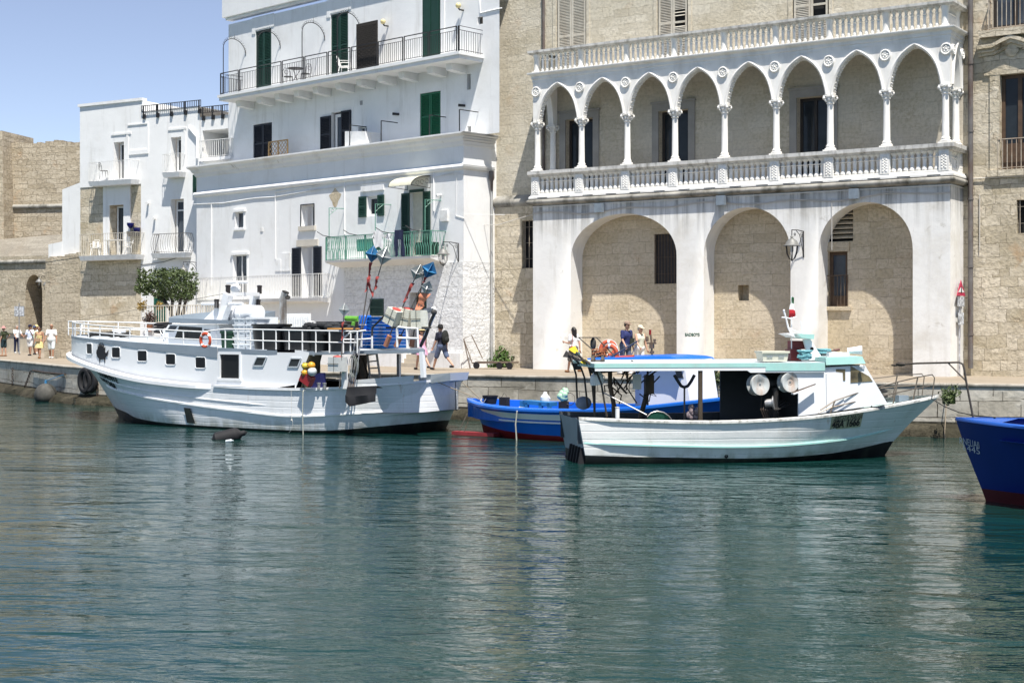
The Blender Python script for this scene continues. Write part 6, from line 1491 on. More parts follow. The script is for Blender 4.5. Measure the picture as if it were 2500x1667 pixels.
def dan(zf,base,tip,d,col,label,rags=(),size=.2,d2=None,ragmat=RAG):
 a = pt(TB,zf,*base,d);b = pt(TB,zf,*tip,d if d2 is None else d2)
 t = thing('marker_buoy_pole',label,'marker pole',TB.w(*a),TB.a,'fishing marker poles on the trawler')
 MB(TB).tube([a,a.lerp(b,.4),b],[.02,.018,.012],6).build('pole',paint('grey_pole',(.12,.12,.115),.6,.3,3,dirt=(.25,.12,.06),damt=.4),t)
 if col is not None:
  u = (b-a).normalized();M = TB.M @ Matrix.Translation(b) @ u.to_track_quat('Z','Y').to_matrix().to_4x4() @ Matrix.Rotation(.5,4,'Z');r = MB(M);s = size
  for pl in (((s,0,0),(0,0,s*1.15),(-s,0,0),(0,0,-s*1.15)),((0,s,0),(0,0,s*1.15),(0,-s,0),(0,0,-s*1.15)),((s,0,0),(0,s,0),(-s,0,0),(0,-s,0))):
   pl = [Vector(p) for p in pl];nn = (pl[1]-pl[0]).cross(pl[2]-pl[0]).normalized()*.004
   r.hexa([p-nn for p in pl]+[p+nn for p in pl])
  r.build('radar_reflector',col,t,smooth=0)
 for (f0,f1,w_,sway) in rags:
  p0,p1 = a.lerp(b,f0),a.lerp(b,f1);r = [[],[]];L = 8
  for i in range(L+1):
   q = p0.lerp(p1,i/L)+Vector((sway*(i/L)**1.5+.012*math.sin(i*1.1),-.03-.02*math.sin(i*.9),-.02));ww = w_*(1-.45*i/L)*(.85+.18*math.sin(i*1.3))
   r[0].append(q+Vector((-ww/2,0,0)));r[1].append(q+Vector((ww/2,.03*math.cos(i*2),-.02)))
  x = MB(TB);loft(x,r);x.build('rag_flag',ragmat,t,smooth=60)
 return t
dan(E4,(470,1210),(635,100),-2.4,BLUER,'tall fishing marker pole topped by a blue diamond reflector in front of the green balcony',[(.92,.74,.12,.0),(.76,.55,.14,.28),(.74,.6,.07,-.05)],.22)
dan(E4,(440,1260),(770,125),-2.3,SILV,'tall fishing marker pole topped by a silver diamond reflector beside the blue one',[(.8,.66,.12,.05)],.24)
dan(C2,(748,1135),(785,510),-2.9,SILV,'shorter fishing marker pole with a silver reflector and dark red sleeve standing by the rail',[(.86,.62,.08,.0)],.17)
dan(E4,(975,780),(1170,318),-1.6,SILV,'fishing marker pole with silver reflector and red rag leaning from the left foam float',[(.75,.25,.14,-.03)],.22)
dan(E4,(1080,780),(1315,290),-1.55,BLUER,'fishing marker pole with a blue diamond reflector above the salmon flag',[(.85,.72,.12,.0)],.24)
dan(E4,(1180,770),(1240,330),-1.5,SILV,'fishing marker pole with small silver reflector between the silver and blue ones',[],.15)
dan(E4,(1200,770),(1290,505),-1.5,SILV,'fishing marker pole with white plate and torn salmon flag above the stern gallows',[(.8,.05,.42,-.08)],.19,ragmat=ORNG)
for i in range(7):
 a = pt(TB,C2,812+9*i,1138-2*i,-2.75);b = pt(TB,C2,885+6*i-(i % 3)*12,700+(i*37) % 60,-2.5)
 t = tag(MB(TB).tube([a,b],[.022,.014],5).build('boat_rod',paint('grey_pole',(.12,.12,.115),.6) if i % 2 else STEEL),'thin grey rod in the bundle leaning beside the white roof post','rod','bundle of rods on the trawler')
m = MB(TB);q = pt(TB,C2,845,960,-2.8);m.tube([q+Vector((.13*math.cos(t)+.01*t,0,.3*math.sin(t))) for t in [i*.5 for i in range(28)]],.012,4);tag(m.build('rope_coil',plain('grey_green_rope',(.2,.22,.2),.9)),'grey green rope coil hanging on the bundle of rods','rope')
for x,y,r,col,nm,lb in ((473,958,.105,(.62,.48,.06),'yellow_float','yellow ball float with dark dots, upper left of the hanging cluster'),(524,955,.115,(.72,.33,.03),'orange_float','plain orange ball float at the top right of the hanging cluster'),(472,1012,.105,(.68,.36,.04),'amber_float','amber ball float under the dotted yellow one'),(530,1003,.135,(.62,.65,.66),'white_float','large grey white ball float under the orange one')):
 q = pt(TB,C2,x,y,-3.0);mt = paint('float_'+nm,col,.4,.1,4);t = thing('net_float',lb,'float',TB.w(*q),0,'ball floats hanging on the trawler');MB(TB).ball(q,r,16,12).build('ball',mt,t)
 m = MB(TB)
 for k in range(9 if 'yellow' in nm else 2): th = k*2.4;ph = .5+.9*(k % 3);m.ball(q+Vector((r*math.sin(ph)*math.cos(th),-abs(r*math.sin(ph)*math.sin(th)),r*math.cos(ph))),.02,6,4)
 m.build('float_eye',plain('dark_dot',(.03,.03,.02)),t)
q = pt(TB,C2,490,1060,-2.95);m = MB(TB.M @ Matrix.Translation(q) @ Matrix.Rotation(.5,4,'Y')).box(-.2,.2,-.1,.1,-.15,.15);tag(m.build('red_canister',paint('dark_red_plastic',(.30,.02,.025),.4),smooth=0),'dark red canister hanging under the ball floats','canister')
q = pt(TB,C2,530,1095,-2.75);m = MB(TB).hexa([(q.x-.22,-2.62,1.1),(q.x+.2,-2.62,1.1),(q.x+.2,-2.3,1.1),(q.x-.22,-2.3,1.1),(q.x-.1,-2.62,q.z+.25),(q.x+.2,-2.62,q.z+.3),(q.x+.2,-2.4,q.z+.3),(q.x-.1,-2.4,q.z+.25)]);tag(m.build('blue_oilskin',paint('navy_cloth',(.012,.015,.10),.8,.2,6)),'dark blue oilskin hanging below the red canister','oilskin')
for x in (573,620):
 q = pt(TB,C2,x,1140,-2.8);tag(MB(TB).lathe([(.045,0),(.045,.15),(.06,.16),(.06,.19),(.0,.19)],(q.x,-2.75,SHEER(11.5)),10).build('mooring_bollard',STEEL),'pale steel bollard on the trawler bulwark, %s of the pair' % ('left' if x == 573 else 'right'),'bollard','bollards on the trawler bulwark')
def lifebuoy(M,R_,r,label,group=None,mat=None,bands=4,cap=plain('white_band',(.72,.71,.68))):
 t = thing('lifebuoy',label,'lifebuoy',None,M=M,group=group)
 MB(M).tube([(R_*math.cos(a),0,R_*math.sin(a)) for a in [2*math.pi*i/28 for i in range(28)]],r,10,closed=True).build('ring',mat,t,smooth=60)
 for k in range(bands):
  a0 = 2*math.pi*(k+.5)/bands;MB(M).tube([(R_*math.cos(a),0,R_*math.sin(a)) for a in [a0-.16+.32*i/6 for i in range(7)]],r*1.05,10).build('band',cap,t,smooth=60)
 MB(M).tube([((R_+r*1.25)*math.cos(a),.0,(R_+r*1.25)*math.sin(a)) for a in [2*math.pi*i/24 for i in range(24)]],.010,4,closed=True).build('grab_line',cap,t);return t
ORB = paint('orange_red_buoy',(.46,.07,.03),.55,.1,4)
q = pt(TB,A2,1722,787,dn+.08);lifebuoy(TB.M @ Matrix.Translation((q.x,dn+.02,q.z)) @ Matrix.Rotation(.0,4,'Z'),.205,.05,'orange red lifebuoy with white bands hung on the trawler side rail',None,ORB)
A_,B_ = pt(TB,C2,1000,1115,-1.2),pt(TB,C2,968,850,-1.2);C_,D_ = pt(TB,C2,1082,1120,-1.2),pt(TB,C2,1040,838,-1.2)
t = thing('ladder','grey metal ladder leaning under the trawler stern roof','ladder',TB.w(*A_),TB.a)
for p,q in ((A_,B_),(C_,D_)): MB(TB).bar(p,q,.05).build('side_rail',STEEL,t,smooth=0)
for i in range(5): u = .12+.2*i;MB(TB).bar(A_.lerp(B_,u),C_.lerp(D_,u),.04).build('rung',STEEL,t,smooth=0)
m = MB(TB);pts = [pt(TB,C2,x,y,d) for x,y,d in ((490,1148,-2.75),(472,1140,-2.95),(457,1160,-3.05),(453,1300,-3.1),(455,1400,-3.1),(458,1520,-3.1))];m.tube(pts,.015,7);tag(m.build('white_hose',paint('cream_hose',(.42,.42,.36),.6)),'pale hose hanging over the trawler side into the water','hose')
m = MB(TB);pts = [pt(TB,C2,x,y,-3.08) for x,y in ((362,1150),(366,1390),(375,1400),(372,1450),(345,1490))];m.tube(pts,.008,4);m.ball(pts[1],.035,6,5);tag(m.build('hanging_line',plain('pale_line',(.5,.49,.45),.9)),'thin pale line with a knot hanging down the trawler side','line')
q = ground(555,1072,0)
M = Matrix.Translation((q.x,q.y,.06)) @ Matrix.Rotation(YAW+.1,4,'Z') @ Matrix.Rotation(R(76),4,'Y')
t = thing('rubber_fender','ribbed black rubber fender floating on the water in front of the trawler','fender',None,M=M)
pr = [(0,-.52),(.04,-.51),(.06,-.42),(.17,-.36)]
for i in range(11): pr += [(.215,-.3+.052*i),(.205,-.275+.052*i)]
pr += [(.19,.3),(.08,.40),(.07,.5),(.03,.52),(0,.52)]
MB(M).lathe(pr,(0,0,0),20).build('fender_body',RUBBER,t,smooth=50);MB(M).tube([(-.06,0,.47),(0,0,.56),(.06,0,.47)],.02,5).build('fender_eye',RUBBER,t)
# ================================================================== SMALL WHITE FISHING BOAT (right)
G1 = zp(1380,860,4.2);G2 = zp(1700,860,3.794)
AN = Fr((-18.01,29.8),R(42.6))
an = thing('small_fishing_boat','small white fishing boat with a mint green trimmed canopy and two round line drums','fishing boat',AN.w(4,0,0),AN.a)
MINT = paint('mint_green_trim',(.36,.62,.57),.45,.06,3,dirt=(.4,.42,.36),damt=.3)
GREYIN = paint('dark_grey_inside',(.06,.07,.08),.6,.15,2)
TRANS = paint('grey_transom',(.33,.37,.40),.5,.12,1.5,dirt=(.3,.3,.28),damt=.3)
SH2 = cur([(-.3,1.02),(1,.97),(3,.93),(5,1.0),(6.5,1.14),(7.8,1.28),(9.2,1.42)])
ST2 = cur([(-.2,.47),(2,.39),(4,.36),(6,.46),(7.2,.60),(8.5,.80)])
BT2 = cur([(0,.20),(2,.14),(4,.10),(6,.16),(7.7,.34)])
lv = []
def fulls(B,Lb,pb,t0): e = entry(Lb,pb);return lambda q: B*e(max(0,min(1,1-q)))*(t0+(1-t0)*max(0,min(1,q/.35))**.7)
tip2 = AN.px((2291,968),0)[0]
L_(0,7.1,fulls(.9,.6,1.6,.8),lambda s: -.45)
L_(0,7.68,fulls(1.38,.55,1.8,.85),lambda s: 0.)
L_(-.01,7.90,fulls(1.41,.53,1.9,.84),BT2)
L_(-.06,lerp(7.8,tip2,.42),fulls(1.50,.49,2.05,.80),ST2)
L_(-.16,tip2,fulls(1.58,.46,2.15,.75),SH2)
HA = Hull(AN,54,lv)
m = MB(AN)
for sd in (-1,1): loft(m,HA.rows(range(5),sd),mids=[1,1,0,0])
m.build('hull',[HULLW2,BLACKBOOT],an,smooth=50)
m = MB(AN);P0 = [HA.pt(k,0,-1) for k in range(5)];P1 = [HA.pt(k,0,1) for k in range(5)]
for k in range(4):
 m.m = 1 if k < 2 else 0;m.face([P0[k],P1[k],P1[k+1],P0[k+1]])
m.m = 0;m.build('transom',[TRANS,BLACKBOOT],an,smooth=0)
m = MB(AN)
for i in range(5): y = lerp(-1.05,.2,i/4);m.hexa([(-.17,y-.05,-.1),(.0,y-.05,-.1),(.0,y+.05,-.1),(-.17,y+.05,-.1),(-.09,y-.04,.36),(-.02,y-.04,.36),(-.02,y+.04,.36),(-.09,y+.04,.36)])
m.build('transom_fins',RUBBER,an,smooth=0)
strake(4,0,1,.05,.07,paint('scuffed_white_gunwale',(.66,.65,.61),.6,.08,6,dirt=(.05,.045,.035),damt=.65,dsc=2.5),'gunwale',-.01,hh=HA,par=an)
strake(3,0,.93,.05,.055,MINT,'rubbing_strake',0,hh=HA,par=an)
m = MB(AN);rw = [[],[],[]]
for sd in (-1,1):
 rw = [[],[]]
 for i in range(33):
  q = lerp(0,.70,i/32);p = HA.pt(4,q,sd);y = sd*max(.02,abs(p.y)-.16);yb = sd*max(.02,min(abs(p.y)-.16,HA.L[3][2](HA.q_of(3,p.x))-.08));rw[0].append(Vector((p.x,y,p.z+.05)));rw[1].append(Vector((p.x,yb,.45)))
 loft(m,rw)
 for i in range(32):
  q0,q1 = lerp(0,.985,i/32),lerp(0,.985,(i+1)/32);a,b = HA.pt(4,q0,sd),HA.pt(4,q1,sd);m.face([a+Vector((0,0,.055)),b+Vector((0,0,.055)),(b.x,sd*max(0,abs(b.y)-.16),b.z+.055),(a.x,sd*max(0,abs(a.y)-.16),a.z+.055)])
 m.m = 0
for i in range(12):
 s = lerp(.3,5.0,i/11);q = HA.q_of(4,s);y = HA.L[4][2](q)-.19;m.box(s-.02,s+.02,y-.03,y,.5,SH2(s))
m.build('inner_bulwark',GREYIN,an,smooth=0)
m = MB(AN)
for i in range(24):
 q0,q1 = lerp(0.02,.7,i/24),lerp(0.02,.7,(i+1)/24);a,b = HA.pt(3,q0),HA.pt(3,q1);m.face([(a.x,a.y+.1,.46),(b.x,b.y+.1,.46),(b.x,-b.y-.1,.46),(a.x,-a.y-.1,.46)])
m.build('deck',GREYIN,an,smooth=0)
m = MB(AN)
for i in range(14):
 q0,q1 = lerp(.66,.992,i/14),lerp(.66,.992,(i+1)/14);a,b = HA.pt(4,q0),HA.pt(4,q1);y0,y1 = min(-.01,a.y+.03),min(-.01,b.y+.03)
 m.face([(a.x,y0,a.z-.05),(b.x,y1,b.z-.05),(b.x,-y1,b.z-.05),(a.x,-y0,a.z-.05)])
m.build('fore_deck',paint('pale_mint_deck',(.48,.60,.58),.6,.1,2),an,smooth=0)
m = MB(AN);m.box(-.12,.9,-1.08,1.08,.85,.93).build('stern_deck',TRANS,an,smooth=0)
dN,dF = -1.35,1.3
g = lambda zf,x,y,d=dN: Vector(AN.px(zf(x,y),d))
ca0,ca1 = g(G1,305,160),g(G2,640,150);zc0,zc1 = ca0.z,g(G1,305,125).z
sA_,sB_ = ca0.x,g(G2,1190,140).x;sC_ = g(G2,1562,105).x
zcA = zc0;zcT = zc1
m = MB(AN);m.hexa([(sA_,dN,zcA),(sB_,dN,zcA+.02),(sB_,dF,zcA+.02),(sA_,dF,zcA),(sA_,dN,zcT),(sB_,dN,zcT+.03),(sB_,dF,zcT+.06),(sA_,dF,zcT+.05)])
cn = m.build('canopy',[paint('canopy_top_grey',(.50,.55,.57),.5,.08,1.2)],an,smooth=0)
dz_ = g(G2,300,150).z-g(G2,300,90).z
m = MB(AN);sS = g(G2,640,150).x
m.box(sA_-.01,sB_,dN-.02,dN-.002,zcT-.075,zcT+.02).box(sA_-.02,sA_-.002,dN-.02,dF,zcT-.075,zcT+.02);m.box(sS,sB_,dN-.022,dN-.003,zcT-.16,zcT-.076)
m.build('mint_fascia',MINT,cn,smooth=0)
m = MB(AN);m.box(sA_,sS,dN-.01,dN+.05,zcT-.15,zcT-.0755);s5 = g(G2,470,165).x;m.prism([(s5,zcT-.15),(s5+.08,zcT-.20),(sB_,zcT-.20),(sB_,zcT-.15)],dN-.008,dN+.05);m.build('white_fascia',BOATW,cn,smooth=0)
m = MB(AN)
for zf,x,d in ((G1,1385,dN+.06),(G1,300,dF-.1)): p = g(zf,x,180,d);q = g(zf,x,690,d);m.tube([(p.x,d,zcA),(p.x,d,.4)],.055 if d < 0 else .03,8)
m.build('canopy_post',paint('rusty_brown_post',(.075,.055,.035),.6,.3,5),an)
dC = -1.30
h_ = lambda x,y,d=dC: Vector(AN.px(G2(x,y),d))
poly = [h_(x,y) for x,y in ((945,590),(1205,558),(1770,472),(1562,118),(1195,140),(1190,158),(880,165),(945,250))]
zrf = h_(1300,85).z
win2 = [h_(x,y) for x,y in ((1427,282),(1632,268),(1600,222),(1428,125))];win1 = [h_(x,y) for x,y in ((1356,260),(1378,262),(1378,155),(1293,155),(1293,180),(1356,188))]
m = MB(AN);m.prism([(p.x,p.z) for p in poly],dC,dC+.05)
cw = poly
far = .95
m.prism([(cw[1].x,cw[1].z),(cw[2].x-.1,cw[2].z),(cw[3].x-.03,cw[3].z),(cw[4].x,cw[4].z)],far,far+.05)
m.face([(cw[2].x,dC+.05,cw[2].z),(cw[2].x-.1,far,cw[2].z),(cw[3].x-.03,far,cw[3].z),(cw[3].x,dC+.05,cw[3].z)])
cab = m.build('cabin',BOATW,an,smooth=0)
for w_,gl_ in ((win2,paint('reflective_window',(.16,.13,.07),.08,.9,2.5)),(win1,paint('reflective_window',(.16,.13,.07),.08))):
 wo_ = MB(AN).prism([(p.x,p.z) for p in w_],dC-.012,dC-.002).build('window',gl_,cab,smooth=0)
x0 = h_(1205,560).x;x1 = h_(1372,250).x
MB(AN).prism([(h_(1200,195).x,h_(1200,195).z),(h_(1205,545).x,h_(1205,545).z),(h_(1365,470).x,h_(1365,470).z-.0),(h_(1350,190).x,h_(1350,190).z)],dC-.03,dC-.004).build('sliding_door',BOATW,cab,smooth=0)
m = MB(AN);rs,re_ = h_(1190,100).x,h_(1565,60).x
m.hexa([(rs,dC-.08,zrf-.08),(re_-.02,dC-.08,zrf-.05),(re_-.02,far+.1,zrf-.05),(rs,far+.1,zrf-.08),(rs,dC-.06,zrf+.09),(re_-.1,dC-.06,zrf+.12),(re_-.1,far+.08,zrf+.14),(rs,far+.08,zrf+.1)]).build('cabin_roof',MINT,cab,smooth=0)
m = MB(AN).box(rs+.1,re_-.2,dC+.1,far-.1,zrf+.09,zrf+.115).build('roof_top',paint('canopy_top_grey',(.50,.55,.57),.5),cab,smooth=0)
fw = h_(1520,130,dC-.08);MB(AN).lathe([(.035,0),(.05,.1),(0,.1)],fw,9,ax=(.4,-.9,-.2)).build('camera_dome',BOATW,cab)
p = Vector(AN.px(G2(1440,30),-.6));MB(AN).lathe([(.07,-.1),(.09,.1),(.11,.22),(.11,.24),(0,.2)],Vector((p.x,-.6,zrf+.24)),12,ax=(.9,-.35,.05)).box(p.x-.6,p.x-.1,-.7,-.4,zrf+.12,zrf+.2).build('search_light',BOATW,cab)
m = MB(AN);fx0,fx1 = Vector(AN.px(G2(222,300),1.15)).x,cw[1].x
m.box(fx0,fx1+1,1.15,1.2,.4,zcA).build('side_panel',GREYIN,an,smooth=0)
MB(AN).box(cw[0].x+.35,cw[0].x+.4,dC+.05,1.15,.4,zcA).build('cabin_bulkhead',plain('black_bulkhead',(.02,.021,.023)),an,smooth=0)
DRUM = paint('stained_drum_steel',(.48,.50,.49),.5,.1,3,dirt=(.30,.13,.04),damt=.55,dsc=1.6)
m = MB(AN)
dr0 = None;kk = 0
lh_ = thing('line_hauler','twin drum line hauler with two rust stained pale discs on the small white boat','line hauler',AN.w(h_(730,600).x,-1.15,.4),AN.a) if False else an
m = MB(AN);pc = Vector(AN.px(G2(735,500),-1.1));m.tube([(pc.x,-1.1,.4),(pc.x,-1.1,h_(735,330,-1.1).z)],.07,8);a,b = Vector(AN.px(G2(585,300),-1.2)),Vector(AN.px(G2(870,280),-1.2));m.bar(a+Vector((0,.25,0)),b+Vector((0,.25,0)),.12);m.box(pc.x-.25,pc.x+.35,-1.0,-.5,.4,.95)
for i in range(9): m.tube([(pc.x+.1*i-.3,-1.0,1.5-.02*i),(pc.x+.05*i-.4,-1.22,1.2),(pc.x+.06*i-.2,-1.1,.8),(pc.x+.03*i,-1.0,.5)],.013,4)
hl = m.build('line_hauler',paint('dark_machinery',(.03,.028,.026),.6),an)
for (x,y,r) in ((590,300,98),(868,278,92)):
 c = Vector(AN.px(G2(x,y),-1.32));rr_ = r/3.794/105.
 d_ = MB(AN).lathe([(rr_*.36,.0),(rr_*.42,.012),(rr_*.98,.03),(rr_,.02),(rr_,-.04),(rr_*.6,-.07),(rr_*.6,-.14),(rr_,-.17),(rr_,-.2),(0,-.2)],c,36,ax=(.25,-1,.05));d_ = d_.build('drum',DRUM,hl,smooth=40)
 MB(AN).lathe([(rr_*.35,-.06),(0,-.06)],c,24,ax=(.25,-1,.05)).lathe([(rr_*.12,-.059),(rr_*.12,.0),(0,.01)],c,12,ax=(.25,-1,.05)).build('drum_hub',paint('grey_hub',(.13,.15,.16),.5,.2,8),d_,smooth=40)
c = Vector(AN.px(G2(678,470),-1.2));MB(AN).lathe([(.02,-.1),(.10,-.1),(.10,.06),(.16,.08),(.16,.1),(0,.1)],c,18,ax=(.9,-.4,.1)).build('small_drum',STEEL,hl,smooth=40)
a,b = h_(890,385,dC-.25),h_(1112,312,dC-.12);t = thing('white_board','narrow white board propped against the cabin beside the right drum','board',AN.w(*a),AN.a);MB(AN).bar(a,b,.10,.03).build('board',BOATW,t,smooth=0)
MB(AN).bar(a+Vector((0,0,.03)),b+Vector((-.02,0,.045)),.025).build('board_edge',BROWNWOOD,t,smooth=0)
p = HA.find(4,G2(1395,640));f = HA.fr_at(4,p[0],p[1]+.04);
c0_,c1_ = f.px(G2(1252,650)),f.px(G2(1540,635));zt0,zb0 = f.z(G2(1252,590)),f.z(G2(1252,722));zt1,zb1 = f.z(G2(1540,558)),f.z(G2(1540,690))
flare = lambda z: .13*(zt0-z)/(zt0-zb0)
m = MB(f);m.hexa([(c0_[0],flare(zb0)-.05,zb0),(c1_[0],flare(zb0)-.04,zb1),(c1_[0],flare(zb0)+.03,zb1),(c0_[0],flare(zb0)+.03,zb0),(c0_[0],-.05,zt0),(c1_[0],-.04,zt1),(c1_[0],.03,zt1),(c0_[0],.03,zt0)])
npl = m.build('name_plate',paint('khaki_plate',(.40,.39,.25),.6,.12,5,dirt=(.6,.58,.45),damt=.4),an,smooth=0)
W_ = c1_[0]-c0_[0];H_ = zt0-zb0
for txt,fx,fz,sz,shr,wd in (('ANGELA MADIA',.5,.74,.19,.35,.92),('4BA 1666',.48,.34,.255,0,.90)):
 b,mt,nm,par = text(txt,f,(0,0),0,sz,BLK,npl,'plate_lettering',shear=shr,ext=.003,bold=.004 if txt[0] == '4' else -.003)
 xs_ = [v.x for v in b.v];wd0 = max(xs_)-min(xs_);k = W_*wd/wd0
 nv = []
 for v in b.v:
  x = v.x*k;u = fx+x/W_;z_ = lerp(zb0,zb1,u)+H_*fz+v.z;zz = z_-(lerp(zb0,zb1,u)-zb0);nv.append(Vector((lerp(c0_[0],c1_[0],u),flare(zz)-.075+.012*u+v.y,z_)))
 b.v = nv;b.build(nm,mt,npl,smooth=0)
STRAIL = paint('stainless_brown',(.20,.165,.13),.35,.2,5,metal=.5)
def bowrail(sd):
 m = MB(AN);base,topp,mid = [],[],[]
 hs_ = [(.60,.12),(.64,.30),(.70,.40),(.76,.46),(.83,.52),(.90,.55),(.955,.55)]
 for q,hh_ in hs_:
  p = HA.pt(4,q,sd);p.y *= .92;base.append(p+Vector((0,0,.05)));topp.append(p+Vector((.12,0,.05+hh_)));mid.append(p+Vector((.06,0,.05+hh_*.5)))
 m.tube(topp+[topp[-1]+Vector((.06,0,-.08)),base[-1]+Vector((.12,0,.0))],.015,6);m.tube(mid,.014,5)
 for i in (1,3,4,5): m.tube([base[i],topp[i]],.018,5)
 return m.build('bow_rail',STRAIL,an)
bowrail(-1);bowrail(1)
m = MB(AN);p = HA.pt(4,.90);m.box(p.x-.15,p.x+.1,-.12,.1,p.z-.05,p.z+.14);m.build('bow_bitt',GREYDECK,an);
m = MB(AN);m.tube([Vector((p.x-.7+.28*math.cos(t),.0+.22*math.sin(t),p.z+.0+.012*i)) for i,t in enumerate([k*.6 for k in range(30)])],.028,5);tag(m.build('anchor_rope',plain('black_rope',(.02,.02,.02))),'dark coiled rope on the fore deck of the small white boat','rope')
p0 = Vector(AN.px(E7(670,1075),-.6));zb_r = zcT+.04
q_ = lambda x,y,d=-.6: Vector(AN.px(E7(x,y),d))
m = MB(AN);m.prism([(q_(x,y).x,q_(x,y).z) for x,y in ((565,1080),(775,1075),(580,770),(480,772))],-.66,-.58)
ms = m.build('mast_bracket',BOATW,an,smooth=0)
MB(AN).lathe([(.045,0),(0,.0)],q_(604,912)+Vector((0,-.064,0)),14,ax=(0,-1,0)).build('bracket_hole',DARKIN,ms)
m = MB(AN);m.hexa([q_(330,745)+Vector((0,-.2,0)),q_(600,770)+Vector((0,-.2,0)),q_(600,770)+Vector((0,.5,0)),q_(330,745)+Vector((0,.5,0)),q_(300,690)+Vector((0,-.2,0)),q_(610,700)+Vector((0,-.2,0)),q_(610,700)+Vector((0,.5,0)),q_(300,690)+Vector((0,.5,0))]);m.build('mast_shelf',MINT,ms,smooth=0)
m = MB(AN);m.prism([(q_(x,y).x,q_(x,y).z) for x,y in ((200,690),(330,745),(420,745),(330,680))],-.8,-.2);m.tube([q_(330,720),q_(265,590),q_(235,460),q_(200,345)],[.03,.022,.018,.02],6);m.tube([q_(170,450),q_(240,455),q_(300,470),q_(380,445)],.014,5);m.tube([q_(450,500),q_(475,690)],.008,4);m.tube([q_(275,605),q_(380,655),q_(480,690)],.012,4);m.ball(q_(205,350),.03,7,5)
m.build('mast',BOATW,ms)
m = MB(AN);m.tube([q_(316,910,-.5),q_(316,140,-.5)],.012,5);fp_ = m.build('flag_staff',BOATW,ms)
FG,FWt,FR = plain('flag_green',(.01,.18,.05),.8),plain('flag_white',(.75,.75,.74),.8),plain('flag_red',(.50,.02,.03),.8)
m = MB(AN);cols = []
zt_f = q_(316,150,-.5);L_h = zt_f.z-q_(316,450,-.5).z
for b_,(u0,u1) in enumerate(((0,.3),(.3,.62),(.62,1))):
 m.m = b_;n_ = 5
 for i in range(n_):
  a0,a1 = lerp(u0,u1,i/n_),lerp(u0,u1,(i+1)/n_);pr = []
  for a in (a0,a1):
   wd = .05+.13*a;x0 = zt_f.x-.08*a;pr.append([Vector((x0,-.5-.03*math.sin(a*9),zt_f.z-L_h*a)),Vector((x0+wd*.5,-.53+.05*math.sin(a*7),zt_f.z-L_h*a)),Vector((x0+wd,-.5-.03*math.cos(a*8),zt_f.z-L_h*a-.02))])
  for k in (0,1): m.face([pr[0][k],pr[0][k+1],pr[1][k+1],pr[1][k]])
tag(m.build('italian_flag',[FG,FWt,FR],smooth=60),'small green white and red flag hanging above the small white boat','flag')
a,b = g(G2,580,90,-1.1),g(G2,862,85,-1.1);za_ = zcT+.05;hh_ = g(G2,700,-5,-1.1).z-za_
CRW = paint('ivory_crate',(.66,.64,.52),.6,.06,4)
crate('ivory_crate',AN,((a.x+b.x)/2,-.95,za_),(b.x-a.x)*.86,.5,max(.25,hh_*.98),CRW,'ivory fish crate on the mint trimmed canopy beside a dark red box','crate',None)
a,b = q_(295,1070,-.5),q_(450,920,-.5);m = MB(AN).box(a.x,b.x,-.55,-.15,za_,b.z).box(a.x+.06,b.x+.12,-.5,-.15,b.z+.002,b.z+.2);tag(m.build('red_box',paint('maroon_plastic',(.16,.025,.025),.5,.15,4),smooth=0),'pair of dark red boxes between the ivory crate and the white mast plate','box')
ROPEB = paint('pale_blue_rope',(.16,.38,.42),.9,.2,14)
def coil(fr,c,r,n_,mat,label,rr=.018,flat=1.0,seed=1):
 rg = random.Random(seed);m = MB(fr)
 m.tube([Vector(c)+Vector(((r*(.7+.3*math.sin(t*.31+seed)))*math.cos(t),(r*.7*(.7+.3*math.cos(t*.23)))*math.sin(t),.06+.07*flat*(1+math.sin(t*.21+seed)))) for t in [i*.5 for i in range(n_)]],rr,5)
 return tag(m.build('rope_coil',mat),label,'rope')
c = q_(490,1040,-.75);coil(AN,(c.x,-.85,za_),.18,150,ROPEB,'pale blue rope coil in front of the dark red boxes',flat=1.3);c = q_(770,1000,-.4);coil(AN,(c.x,-.35,za_),.24,170,ROPEB,'pale blue rope coil to the right of the white mast plate',flat=1.5,seed=4)
c = q_(950,1035,-.3);m = MB(AN)
for i in range(40): a = Vector((c.x+rnd.uniform(-.35,.35),-.3+rnd.uniform(-.2,.3),zrf+.14+rnd.uniform(0,.05)));m.ball(a,rnd.uniform(.02,.05),6,4,(1.5,1.2,.7))
tag(m.build('pale_net',paint('pale_net_cord',(.50,.47,.40),.9,.2,20)),'small heap of pale net on the cabin roof beside the search light','net')
a,b = q_(820,955,-.2),q_(1010,930,-.2);t = tag(MB(AN).tube([a,b],.018,5).tube([b+Vector((-.12,0,-.01)),b+Vector((.02,0,.01))],.035,6).build('boat_hook',paint('dark_red_handle',(.12,.04,.03),.6)),'short handled boat hook lying above the cabin roof','boat hook')
m = MB(AN);c = lambda x,y: Vector(AN.px(G1(x,y),-1.15))
m.tube([c(1222,690),c(1222,360)],.022,6);m.tube([c(1118,232),c(1160,300),c(1190,345),c(1222,358),c(1258,345),c(1290,300),c(1326,232)],.038,7);tag(m.build('crutch_post',plain('black_tube',(.015,.015,.017),.5)),'black Y shaped crutch standing on the gunwale of the small white boat','crutch')
a,b = Vector(AN.px(G1(375,405),-1.0)),Vector(AN.px(G1(835,640),-1.35));t = thing('landing_net','long handled landing net with green mesh resting on the gunwale','landing net',AN.w(*b),AN.a)
MB(AN).tube([a,b],.016,6).build('handle',STEEL,t)
L1_ = [Vector(AN.px(G1(x,y),-1.4)) for x,y in ((840,660),(880,620),(940,602),(1010,615),(1060,650),(1088,686))];MB(AN).tube(L1_,.012,5).build('hoop',STEEL,t)
